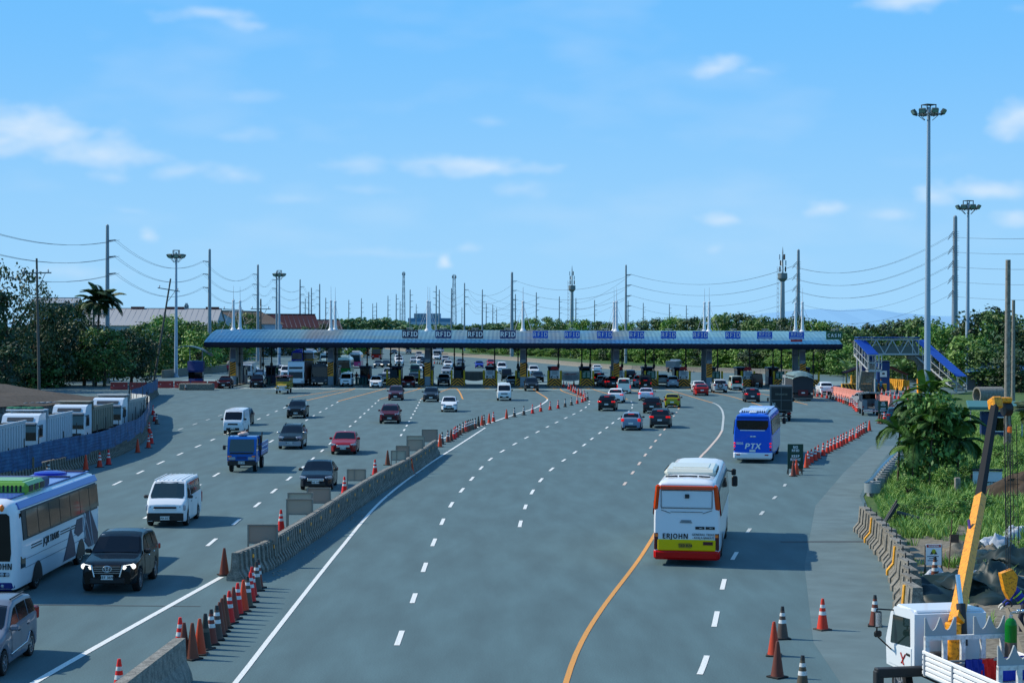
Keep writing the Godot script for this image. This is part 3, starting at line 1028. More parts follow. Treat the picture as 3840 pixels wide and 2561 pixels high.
	var hz := base("hazard_barrier", "long low barrier with slanted black and yellow stripes by the footbridge stairs", "barrier", V3(47.97, 0.0, -239.92), 0.05)
	var hb := Shape.new()
	hb.box(V3(0, 0.55, 0), V3(6.2, 1.1, 0.5), 0.05)
	part("body", hb, ytab, hz)
	for i in 13:
		var st := Shape.new()
		st.prism(pts([[0, 0.04], [0.24, 0.04], [-0.24, 1.07], [-0.48, 1.07]]), 0.02, V3(-2.6 + i * 0.44, 0, 0.262))
		part("stripe", st, mats.hazard_black, hz)
	var cab := base("guard_cabin", "tall dark blue cabin with a white notice under the footbridge", "cabin", V3(51.4, 0.0, -244.51), 0.0)
	var cs := Shape.new()
	cs.box(V3(0, 2.0, 0), V3(1.75, 4.0, 1.7), 0.05)
	part("body", cs, col(Color(0.05, 0.22, 0.44), 0.6), cab)
	var nt := Shape.new()
	nt.box(V3(0, 2.35, 0.87), V3(0.95, 0.85, 0.03))
	var np := part("notice", nt, mats.white, cab)
	var mk := Shape.new()
	mk.ball(V3(0, 2.38, 0.885), V3(0.22, 0.13, 0.02), 10, 6)
	part("printed_mark", mk, mats.dark, np)
	var cr := Shape.new()
	cr.box(V3(0, 4.06, 0), V3(1.9, 0.14, 1.85), 0.03)
	part("roof", cr, col(Color(0.02, 0.09, 0.28), 0.6), cab)
	var tent := base("field_tent", "small dark red pitched tent behind the blue cabin", "tent", V3(53.65, 0.0, -255.23) + V3(0, 0, -5))
	var tr := Shape.new()
	tr.prism(pts([[-4.6, 2.1], [0, 3.9], [4.6, 1.9], [4.6, 1.75], [0, 3.7], [-4.6, 1.95]]), 3.6)
	part("roof", tr, col(Color(0.40, 0.09, 0.07), 0.9), tent)
	for sx in [-4.4, 4.4]:
		for sz in [-1.6, 1.6]:
			var pt := Shape.new()
			pt.tube(V3(sx, 0, sz), V3(sx, 2.0, sz), 0.04, 0.04, 6)
			part("pole", pt, mats.steel, tent)
	# barrier that separates the far carriageway from the verge, beyond the plaza
	var wall_pts := vecs([[52, -322], [32, -342], [24, -350], [16, -372], [4, -425], [-8, -470], [-20, -513], [-34, -575], [-46, -640]])
	var fine := smooth_path(wall_pts, 9.0)
	for i in fine.size() - 1:
		var q0: Vector2 = fine[i]
		var q1: Vector2 = fine[i + 1]
		var m := (q0 + q1) * 0.5
		var s2 := Shape.new()
		s2.prism(pts([[-0.3, 0], [0.3, 0], [0.15, 0.4], [0.1, 0.95], [-0.1, 0.95], [-0.15, 0.4]]), q0.distance_to(q1) - 0.05, Vector3.ZERO, Basis(Vector3.UP, PI / 2))
		single("concrete_barrier", s2, mats.concrete, "pale concrete barrier below the trees past the plaza, %s from the cash end" % nth(i), "barrier", V3(m.x, 0, m.y), atan2(-(q1 - q0).y, (q1 - q0).x), "barrier sections past the plaza")
	var lw := vecs([[-57.5, -290], [-56.5, -306], [-53.5, -331], [-58, -360], [-66, -430], [-78, -520]])
	for i in lw.size() - 1:
		var m2: Vector2 = (lw[i] + lw[i + 1]) * 0.5
		var s3 := Shape.new()
		s3.box(V3(0, 0.65, 0), V3((lw[i] as Vector2).distance_to(lw[i + 1]), 1.3, 0.4), 0.04)
		single("boundary_wall", s3, mats.old_concrete, "low stained roadside wall under the dark trees, %s stretch past the blue kiosk" % nth(i), "wall", V3(m2.x, 0, m2.y), atan2(-(lw[i + 1] - lw[i]).y, (lw[i + 1] - lw[i]).x), "low wall on the hillside")


# ------------------------------------------------------------------ masts, power poles, wires, far buildings, footbridge
func head_frame(o: Node3D, top: float, r: float) -> void:
	var ring := Shape.new()
	ring.lathe([[r * 0.55, 0.0], [r * 0.6, 0.0], [r * 0.6, 0.12], [r * 0.55, 0.12], [r * 0.55, 0.0]], 12)
	for i in 6:
		var a := TAU * i / 6
		ring.tube(Vector3.ZERO, V3(cos(a) * r, 0.1, sin(a) * r), 0.06, 0.05, 5)
		ring.tube(V3(cos(a) * 0.3 * r, -0.7, sin(a) * 0.3 * r), V3(cos(a) * 0.8 * r, 0.05, sin(a) * 0.8 * r), 0.05, 0.04, 5)
	part("head_frame", ring, col(Color(0.30, 0.36, 0.37), 0.6), o, V3(0, top - 1.3, 0))
	for i in 8:
		var a := TAU * (i + 0.3) / 8
		var f := Shape.new()
		f.prism(pts([[-0.5, -0.28], [0.5, -0.28], [0.42, 0.3], [-0.42, 0.3]]), 0.3)
		f.box(V3(0, -0.4, -0.1), V3(0.2, 0.3, 0.2), 0.03)
		var d := V3(cos(a), 0, sin(a))
		var b := Basis.looking_at(-(d + V3(0, -0.7, 0)).normalized(), Vector3.UP)
		var fl := part("floodlight", f, col(Color(0.24, 0.31, 0.31), 0.5), o, V3(0, top - 0.95, 0) + d * r * 1.05, b)
		var gl := Shape.new()
		gl.box(V3(0, 0, 0.156), V3(0.72, 0.46, 0.01))
		part("lamp_glass", gl, col(Color(0.45, 0.58, 0.55), 0.2), fl)
	var cap := Shape.new()
	cap.box(V3(0, 0.0, 0), V3(1.5 * r / 1.9, 0.1, 1.3 * r / 1.9), 0.02)
	for sx in [-1.0, 1.0]:
		for sz in [-1.0, 1.0]:
			cap.box(V3(sx * 0.68 * r / 1.9, -0.5, sz * 0.58 * r / 1.9), V3(0.1, 1.0, 0.1))
	part("head_cap", cap, col(Color(0.16, 0.22, 0.25), 0.6), o, V3(0, top, 0))


func high_mast(label: String, at: Vector3, top: float, r0: float, r1: float, head: float) -> void:
	var o := base("high_mast_light", label, "light mast", at, 0.4, "floodlight masts")
	var p := Shape.new()
	p.lathe([[r0 * 1.5, 0.0], [r0 * 1.5, 0.25], [r0, 0.3], [lerpf(r0, r1, 0.5), top * 0.5], [r1, top - 0.3]], 14)
	part("pole", p, col(Color(0.56, 0.65, 0.72), 0.45), o)
	var hatch := Shape.new()
	hatch.box(V3(0, 1.2, r0 * 0.98), V3(r0 * 0.7, 1.0, 0.06), 0.01)
	part("access_hatch", hatch, col(Color(0.48, 0.55, 0.60), 0.5), o)
	head_frame(o, top, head)


func power_pole(label: String, px: float, top_h: float, z: float, arms: Array, side: float, r: float, arm_len: float, group := "steel power poles") -> Node3D:
	var o := base("power_pole", label, "power pole", V3(px, 0, z), 0.0, group)
	var p := Shape.new()
	p.lathe([[r, 0.0], [r * 0.55, top_h]], 10)
	p.ball(V3(0, top_h, 0), Vector3.ONE * r * 0.55, 6, 4)
	part("pole", p, col(Color(0.50, 0.56, 0.60), 0.5), o)
	for h in arms:
		var a := Shape.new()
		var s := side
		a.tube(V3(0, h - 0.15, 0), V3(s * arm_len, h, 0), 0.14, 0.07, 6)
		a.tube(V3(s * arm_len, h, -0.3), V3(s * arm_len, h, 0.3), 0.07, 0.07, 6)
		part("arm", a, col(Color(0.34, 0.39, 0.42), 0.6), o)
	return o


func wire(a: Vector3, b: Vector3, sag: float, label: String, twin := true, r := 0.022) -> void:
	var s := Shape.new()
	var n := 14
	var side := (b - a).cross(Vector3.UP).normalized() * 0.22
	for t in ([-1.0, 1.0] if twin else [0.0]):
		for i in n:
			var f0 := float(i) / n
			var f1 := float(i + 1) / n
			var p0 = a.lerp(b, f0) + Vector3.UP * (-4.0 * sag * f0 * (1.0 - f0)) + side * t
			var p1 = a.lerp(b, f1) + Vector3.UP * (-4.0 * sag * f1 * (1.0 - f1)) + side * t
			s.tube(p0, p1, r, r, 4, false)
	single("power_line", s, col(Color(0.16, 0.20, 0.25), 0.6), label, "power line", Vector3.ZERO, 0.0, "overhead power lines")


func build_poles() -> void:
	high_mast("tallest floodlight mast, thick grey steel pole beside the palm clump", V3(54.45, 0.0, -230.87), 37.9, 0.44, 0.22, 1.95)
	high_mast("floodlight mast with thin pole behind the tallest mast near the verge", V3(68.51, 0.0, -264.97), 27.8, 0.36, 0.18, 1.55)
	high_mast("floodlight mast beside the blue kiosk near the hillside trees", V3(-56.25, 0.0, -294.94), 21.2, 0.32, 0.16, 1.3)
	high_mast("floodlight mast rising behind the truck lanes of the canopy", V3(-50.84, 0.0, -384.54), 20.6, 0.34, 0.17, 1.2)
	# poles along the hillside: x pixel column, distance
	var left := [[245, 261, 23.4], [480, 331, 22.8], [591, 423, 23.0], [634, 491, 23.4], [688, 554, 22.8], [733, 625, 23.0], [714, 700, 23.2], [708, 770, 22.8]]
	var prev = null
	for i in left.size():
		var q: Array = left[i]
		var d: float = q[1]
		var x = (q[0] - 1175.5) / 4050.0 * d
		var s := 1.0 if i in [0, 4, 6] else -1.0
		power_pole("steel power pole with three short arms, %s along the hillside" % nth(i), x, q[2], -d, [q[2] - 2.1, q[2] - 4.5, q[2] - 7.0], s, 0.42 if i < 3 else 0.36, 1.15)
		if prev != null and i < 6:
			for k in 3:
				var a := V3(prev[0], prev[1] - [2.1, 4.5, 7.0][k], prev[2])
				var b := V3(x + s * 1.15, q[2] - [2.1, 4.5, 7.0][k], -d)
				wire(a, b, 2.6, "%s power line between hillside poles %s and %s" % [["top", "middle", "lowest"][k], nth(i - 1), nth(i)])
		prev = [x + s * 1.15, q[2], -d]
	for k in 3:
		var h: float = [21.3, 18.9, 16.4][k]
		wire(V3(-58.4, h, -261), V3(-62, h + 1.6, -170), 2.9, "%s power line running from the first hillside pole out of view" % ["top", "middle", "lowest"][k])
	# poles across the middle
	var mid := [[1175, 466, 22.6, 1.0, 4], [1437, 413, 22.9, 1.0, 4], [1066, 670 * 0.9, 23.0, 1.0, 3], [1001, 670, 23.5, -1.0, 3], [890, 880, 23.0, 1.0, 4], [941, 720, 23.0, 1.0, 3], [1008, 720, 23.0, -1.0, 3], [1036, 690, 23.0, 1.0, 3],
		[909, 830, 23.0, 1.0, 3], [918, 1010, 22.0, 1.0, 3], [1107, 690, 22.5, 1.0, 3], [1116, 930, 20.0, 1.0, 3], [1131, 990, 20.0, 1.0, 3], [1183, 760, 22.0, -1.0, 3], [1231, 720, 22.0, 1.0, 3], [1284, 760, 21.0, 1.0, 3],
		[1322, 800, 21.0, 1.0, 3], [1365, 830, 20.5, 1.0, 3], [1442, 850, 20.5, 1.0, 3], [1477, 890, 20.0, 1.0, 3], [1537, 930, 20.0, 1.0, 3], [747, 820, 21.0, 1.0, 3], [700, 880, 21.5, -1.0, 3], [800, 960, 22.0, 1.0, 3], [829, 900, 22.0, 1.0, 3],
		[855, 1040, 21.0, 1.0, 3], [864, 1000, 21.0, -1.0, 3], [955, 1100, 21.5, 1.0, 3], [1576, 1000, 20.0, 1.0, 2], [1140, 1180, 20.0, -1.0, 3], [1060, 1250, 21.0, 1.0, 3]]
	for i in mid.size():
		var q: Array = mid[i]
		var x = (q[0] - 1175.5) / 4050.0 * q[1]
		var arms := []
		for k in q[4]: arms.append(q[2] - 2.1 - 2.45 * k)
		var near: String = ["the thickest, whose foot stands behind the fourth navy sign", "tall one above the plain blue signs", "rising behind the second navy sign", "beside the far pale building"][i] if i < 4 else "%s of the distant ones counted by height" % nth(i - 4)
		power_pole("grey power pole beyond the plaza, %s" % near, x, q[2], -q[1], arms, q[3], 0.55 if i == 0 else 0.36, 1.25, "power poles beyond the plaza")
	for q in [[0, 2], [1, 0], [2, 3], [10, 2], [14, 10], [1, 15], [13, 11]]:
		for k in 3:
			var m0: Array = mid[q[0]]
			var m1: Array = mid[q[1]]
			wire(V3((m0[0] - 1175.5) / 4050.0 * m0[1] + 1.2, m0[2] - 2.1 - 2.45 * k, -m0[1]), V3((m1[0] - 1175.5) / 4050.0 * m1[1] + 1.2, m1[2] - 2.1 - 2.45 * k, -m1[1]), 3.0, "%s of three thin wires between poles %s and %s past the plaza" % [nth(k), nth(q[0]), nth(q[1])], false, 0.03)
	# tall concrete poles on the right with angled insulator strings
	for q in [[2193, 318, 28.6, 0.66, "beside the second floodlight mast"], [1833, 400, 26.0, 0.56, "rising behind the last RFID sign"]]:
		var d: float = q[1]
		var x = (q[0] - 1175.5) / 4050.0 * d
		var o := power_pole("thick pale power pole with slanting insulators, %s" % q[4], x, q[2], -d, [], 1.0, q[3], 1.0)
		for k in 5:
			var h: float = q[2] - 2.6 - k * 2.65
			var st := Shape.new()
			st.tube(V3(-0.4, h, 0.2), V3(-1.3, h - 0.9, 0.8), 0.06, 0.06, 5)
			st.tube(V3(-0.4, h - 0.35, 0.1), V3(-1.5, h - 1.5, 0.8), 0.06, 0.06, 5)
			part("insulator_string", st, col(Color(0.18, 0.24, 0.28), 0.5), o)
			var ladder := Shape.new()
			for j in 5: ladder.tube(V3(-q[3] * 0.95, h - 0.4 * j, 0.35), V3(q[3] * 0.95, h - 0.4 * j, 0.35), 0.03, 0.03, 4)
			part("climbing_step", ladder, col(Color(0.4, 0.45, 0.48), 0.6), o)
	var r1 := V3((2193 - 1175.5) / 4050.0 * 318.0, 0, -318)
	var r2 := V3((1833 - 1175.5) / 4050.0 * 400.0, 0, -400)
	for k in 5:
		var h1 := 25.0 - k * 2.65
		var h2 := 22.4 - k * 2.65
		wire(r1 + V3(-1.4, h1, 0.8), r2 + V3(-1.4, h2, 0.8), 3.6, "%s power line between the two thick pale poles" % nth(k), k < 3)
		wire(r1 + V3(-1.4, h1, 0.8), V3(118, h1 + 4.0, -262), 2.6, "%s power line running from the thick pale pole out of view" % nth(k), k < 3)
		if k < 4: wire(r2 + V3(-1.4, h2, 0.8), V3(27.9, 20.8 - k * 2.45, -413), 3.2, "%s power line from the thick pole towards the plaza middle" % nth(k), k < 2)
	# aerial poles: steel tube with a ring of antennas, and a thin lattice beside it
	for q in [[1313, 485, 23.2, "behind the plain blue signs"], [1797, 364, 23.2, "behind the CASH end of the canopy"]]:
		var d: float = q[1]
		var o := base("antenna_pole", "grey antenna pole with round platform and panels, %s" % q[3], "antenna pole", V3((q[0] - 1175.5) / 4050.0 * d, 0, -d), 0.3, "antenna poles")
		var p := Shape.new()
		p.lathe([[0.62, 0.0], [0.42, q[2] - 4.6], [0.2, q[2] - 4.5], [0.12, q[2] + 1.0], [0.03, q[2] + 2.0]], 12)
		part("pole", p, col(Color(0.55, 0.60, 0.62), 0.5), o)
		var pl := Shape.new()
		pl.lathe([[0.4, -0.6], [0.95, 0.0], [1.0, 0.15], [0.95, 1.2], [0.9, 1.2]], 12)
		part("platform", pl, col(Color(0.42, 0.47, 0.48), 0.6), o, V3(0, q[2] - 4.6, 0))
		for i in 9:
			var a := TAU * i / 9
			var an := Shape.new()
			an.box(V3(cos(a) * 0.65, 0, sin(a) * 0.65), V3(0.28, 1.1, 0.16), 0.02, Basis(Vector3.UP, -a))
			part("antenna_panel", an, mats.white if i % 2 else mats.dark, o, V3(0, q[2] - 2.6 + (i % 3) * 1.25, 0))
		var lat := Shape.new()
		for j in 22:
			var y = j * (q[2] - 2.0) / 22.0
			lat.tube(V3(-1.25, y, 0), V3(-0.85, y + 0.5, 0), 0.025, 0.025, 4, false)
			lat.tube(V3(-0.85, y, 0), V3(-1.25, y + 0.5, 0), 0.025, 0.025, 4, false)
		for sx in [-1.25, -0.85]: lat.tube(V3(sx, 0, 0), V3(sx, q[2] - 2.0, 0), 0.03, 0.03, 4)
		part("cable_ladder", lat, mats.steel, o)
	# old wooden distribution poles among the left trees
	for q in [[V3(-59.63, 0.0, -251.07), 1.05, 12.0, 0.0, "with a grey transformer box, at the foot of the hillside trees"], [V3(-54.5, 0, -268), 1.3, 16.0, 0.16, "leaning dark one above the bushes"], [V3(-46.5, 0, -290), 1.0, 13.0, 0.05, "thin one beside the kiosk mast"], [V3(-42.8, 0, -300), 1.1, 13.2, 0.0, "just behind the end of the canopy"], [V3(-55, 0, -205), 1.2, 16.5, -0.02, "half hidden in the dark crowns at the frame edge"]]:
		var o := base("utility_pole", "old utility pole with crossarm, %s" % q[4], "utility pole", q[0], 0.0, "old utility poles")
		var p := Shape.new()
		p.lathe([[0.19, 0.0], [0.12, q[2]]], 8)
		o.rotation.z = -q[3]
		part("pole", p, col(Color(0.33, 0.33, 0.31), 0.9), o)
		var ca := Shape.new()
		ca.box(V3(0, q[2] - 1.7, 0.1), V3(3.4, 0.14, 0.12))
		ca.tube(V3(0.2, q[2] - 3.4, 0.1), V3(1.0, q[2] - 1.75, 0.1), 0.04, 0.04, 5)
		part("crossarm", ca, col(Color(0.46, 0.47, 0.46), 0.8), o)
		for i in 3:
			var ins := Shape.new()
			ins.lathe([[0.05, 0.0], [0.1, 0.1], [0.06, 0.2], [0.1, 0.28], [0.02, 0.4]], 7)
			part("insulator", ins, col(Color(0.66, 0.70, 0.72), 0.3), o, V3(-1.45 + i * 1.4, q[2] - 1.63, 0.1))
		if q[4].begins_with("with"):
			var bx := Shape.new()
			bx.box(V3(0.0, 6.5, 0.25), V3(1.35, 1.15, 0.6), 0.06)
			part("transformer_box", bx, col(Color(0.62, 0.70, 0.74), 0.5), o)


func gable_house(label: String, at: Vector3, yaw: float, size: Vector3, rise: float, wall_c: Color, roof_c: Color, windows := 5, group := "houses behind the trees") -> Node3D:
	var o := base("house", label, "building", at, yaw, group)
	var w := Shape.new()
	w.prism(pts([[-size.z / 2, 0], [size.z / 2, 0], [size.z / 2, size.y], [0, size.y + rise - 0.1], [-size.z / 2, size.y]]), size.x, Vector3.ZERO, Basis(Vector3.UP, PI / 2))
	part("wall", w, col(wall_c, 0.9), o)
	var r := Shape.new()
	var e := size.z / 2 + 0.6
	for s in [-1.0, 1.0]:
		var n := int(size.x / 1.4)
		for i in n:   # standing-seam sheets
			var x0 := -size.x / 2 - 0.4 + (size.x + 0.8) * i / n
			var x1 := -size.x / 2 - 0.4 + (size.x + 0.8) * (i + 0.94) / n
			var y0 := size.y - 0.6 * rise / (size.z / 2)
			if s > 0: r.quad(V3(x0, y0, e), V3(x1, y0, e), V3(x1, size.y + rise, 0), V3(x0, size.y + rise, 0))
			else: r.quad(V3(x1, y0, -e), V3(x0, y0, -e), V3(x0, size.y + rise, 0), V3(x1, size.y + rise, 0))
	r.box(V3(0, size.y + rise + 0.03, 0), V3(size.x + 0.9, 0.14, 0.5))
	part("roof", r, col(roof_c, 0.7), o)
	for i in windows:
		var g := Shape.new()
		g.box(Vector3.ZERO, V3(1.5, 1.3, 0.1))
		var wn := part("window", g, mats.glass, o, V3(-size.x / 2 + (i + 0.5) * size.x / windows, size.y * 0.62, size.z / 2 + 0.03))
		var f := Shape.new()
		for s in [-1.0, 1.0]:
			f.box(V3(s * 0.78, 0, 0.03), V3(0.1, 1.45, 0.12))
			f.box(V3(0, s * 0.7, 0.03), V3(1.46, 0.1, 0.12))
		part("frame", f, mats.white, wn)
	return o


func build_far_buildings() -> void:
	var big := gable_house("long warehouse with pale grey metal roof and stepped brown parapets, behind the hillside trees", V3(-96, 0, -452), 0.06, V3(42, 8.6, 26), 4.2, Color(0.62, 0.66, 0.70), Color(0.60, 0.60, 0.60), 9)
	for i in 5:
		var p := Shape.new()
		p.box(V3(-19 + i * 9.5, 12.75, 0.3), V3(4.6 if i % 2 else 3.4, 1.0, 0.5))
		part("parapet", p, col(Color(0.36, 0.20, 0.17), 0.9), big)
	gable_house("house with tan roof between the warehouse and the second steel pole", V3(-86, 0, -520), -0.1, V3(22, 9.0, 12), 2.8, Color(0.66, 0.64, 0.58), Color(0.58, 0.50, 0.36), 4)
	gable_house("pale blue-walled gabled house with brown roof above the canopy end", V3(-78, 0, -505), 1.25, V3(26, 9.2, 14), 3.4, Color(0.60, 0.68, 0.76), Color(0.50, 0.38, 0.27), 5)
	gable_house("house with dark maroon roof behind the third steel pole", V3(-73, 0, -545), 0.35, V3(24, 8.0, 12), 4.0, Color(0.62, 0.64, 0.66), Color(0.26, 0.08, 0.09), 5)
	gable_house("low house with weathered brown roof, last before the pole group", V3(-70, 0, -600), 0.35, V3(22, 7.0, 12), 3.4, Color(0.60, 0.62, 0.64), Color(0.30, 0.22, 0.20), 4)
	gable_house("pale blue block seen between dark crowns at the frame edge", V3(-98, 0, -380), 0.1, V3(9, 13.4, 8), 1.0, Color(0.58, 0.68, 0.78), Color(0.55, 0.58, 0.60), 3)
	# hospital-like block far behind the road
	var o := base("office_block", "wide pale many-windowed building far beyond the plaza, beside two lattice towers", "building", V3(-69, 0, -1500))
	for q in [["wing", 0.0, 38.0, 11.0, 0.0], ["upper_storey", -1.0, 36.0, 3.2, 11.0], ["tower_block", -3.0, 22.0, 4.0, 14.2]]:
		var s := Shape.new()
		s.box(V3(q[1], q[4] + q[3] / 2, 0), V3(q[2], q[3], 24), 0.2)
		part(q[0], s, col(Color(0.62, 0.70, 0.78) if q[4] != 11.0 else Color(0.36, 0.52, 0.66), 0.9), o)  # wall colours paled to carry the haze of the far air
	for j in 5:
		for i in 15:
			if j == 3: continue
			var g := Shape.new()
			g.box(Vector3.ZERO, V3(1.5, 1.3, 0.3))
			part("window", g, col(Color(0.36, 0.48, 0.58), 0.3), o, V3(-17 + i * 2.4, 2.2 + j * 3.1, 12.1) if j < 3 else V3(-12.4 + (i % 8) * 2.6, 15.4 + 1.7 * int(i / 8), 12.1))
	for q in [[926.0, 1180.0, 44.0, 3.2, "blue lattice tower at the hillside edge of the far building"], [1042.0, 1100.0, 40.0, 4.4, "squat lattice tower in front of the far building"], [427.0, 700.0, 17.0, 2.2, "small lattice tower above the warehouse roof"]]:
		var d: float = q[1]
		var t := base("lattice_tower", q[4], "lattice tower", V3((q[0] - 1175.5) / 4050.0 * d, 0, -d), 0.5, "lattice towers")
		var s := Shape.new()
		var n := 9
		var w: float = q[3]
		for i in n:
			var y0: float = q[2] * i / n
			var y1: float = q[2] * (i + 1) / n
			var w0 := w * (1.0 - 0.6 * i / n) * 0.5
			var w1 := w * (1.0 - 0.6 * (i + 1) / n) * 0.5
			for c in 4:
				var a := TAU * c / 4
				var b := TAU * (c + 1) / 4
				var p0 := V3(cos(a) * w0, y0, sin(a) * w0)
				var p1 := V3(cos(b) * w0, y0, sin(b) * w0)
				var p2 := V3(cos(a) * w1, y1, sin(a) * w1)
				var p3 := V3(cos(b) * w1, y1, sin(b) * w1)
				s.tube(p0, p2, 0.12, 0.12, 4, false)
				s.tube(p0, p3, 0.07, 0.07, 4, false)
				s.tube(p1, p2, 0.07, 0.07, 4, false)
				s.tube(p2, p3, 0.07, 0.07, 4, false)
		part("lattice", s, col(Color(0.44, 0.56, 0.64), 0.7), t)
		var an := Shape.new()
		for i in 4: an.box(V3(cos(i * 1.57) * w * 0.3, q[2] - 1.5, sin(i * 1.57) * w * 0.3), V3(0.4, 1.6, 0.3))
		part("antenna_panel", an, col(Color(0.45, 0.50, 0.54)), t)
	# shed with blue roof behind the right verge, and the small guard house
	var sh := base("roadside_shed", "long open shed with faded blue roof behind the verge trees", "shed", V3(66.42, 0.0, -239.27) + V3(6, 0, -6), -0.25)
	var rf := Shape.new()
	for i in 26: rf.prism(pts([[0, 3.1], [0.64, 3.1], [0.64, 3.16], [0, 3.16]]), 6.0, V3(-9 + i * 0.7, 0.2 * sin(i * 0.35), 0), Basis(Vector3.RIGHT, 0.16))
	part("roof", rf, col(Color(0.22, 0.42, 0.60), 0.6), sh)
	for i in 12:
		var bd := Shape.new()
		bd.box(V3(0, 1.2, 0), V3(1.25, 2.4, 0.06))
		part("board", bd, col([Color(0.36, 0.38, 0.40), Color(0.20, 0.22, 0.24), Color(0.44, 0.45, 0.44)][i % 3], 0.9), sh, V3(-8.2 + i * 1.5, 0, 0.2))
	var gh := base("guard_house", "small dark blue hut with teal roof behind the palm clump", "hut", V3(37.25, 0.0, -135.67), -0.2)
	var gw := Shape.new()
	gw.box(V3(0, 1.2, 0), V3(2.2, 2.4, 2.0), 0.03)
	part("wall", gw, col(Color(0.05, 0.17, 0.34), 0.7), gh)
	var gwin := Shape.new()
	gwin.box(V3(0.1, 1.5, 1.01), V3(1.1, 1.0, 0.05))
	var gn := part("window", gwin, mats.glass, gh)
	var gfr := Shape.new()
	for s in [-1.0, 1.0]:
		gfr.box(V3(0.1 + s * 0.58, 1.5, 1.03), V3(0.07, 1.12, 0.07))
		gfr.box(V3(0.1, 1.5 + s * 0.54, 1.03), V3(1.1, 0.07, 0.07))
	part("frame", gfr, mats.white, gn)
	var gr := Shape.new()
	gr.box(V3(0, 2.9, 0), V3(4.2, 0.25, 3.0), 0.03, Basis(Vector3.RIGHT, 0.12))
	part("roof", gr, col(Color(0.22, 0.42, 0.42), 0.6), gh)
	for sx in [-1.9, 1.9]:
		var pp := Shape.new()
		pp.tube(V3(sx, 0, 1.2), V3(sx, 2.8, 1.2), 0.05, 0.05, 6)
		part("post", pp, mats.steel, gh)
	var cul := base("culvert_pipe", "pale concrete culvert pipe lying on the verge behind the palms", "pipe", V3(55.98, 0.0, -206.6) + V3(0, 0.9, 0), 0.25)
	var cp := Shape.new()
	cp.lathe([[0.8, -1.6], [1.0, -1.6], [1.0, 1.6], [0.8, 1.6], [0.8, -1.6]], 18, Vector3.RIGHT)
	part("shell", cp, mats.concrete, cul)
	for q in [[V3(35.95, 0.0, -127.77), 13.8, "nearer of two bare concrete posts on the verge"], [V3(57.5, 0.0, -202.03), 12.0, "farther of two bare concrete posts on the verge"]]:
		var bp := base("concrete_post", q[2], "post", q[0], 0.0, "bare posts on the verge")
		var ps := Shape.new()
		ps.lathe([[0.24, 0], [0.18, q[1]], [0.0, q[1]]], 10)
		part("shaft", ps, mats.concrete, bp)


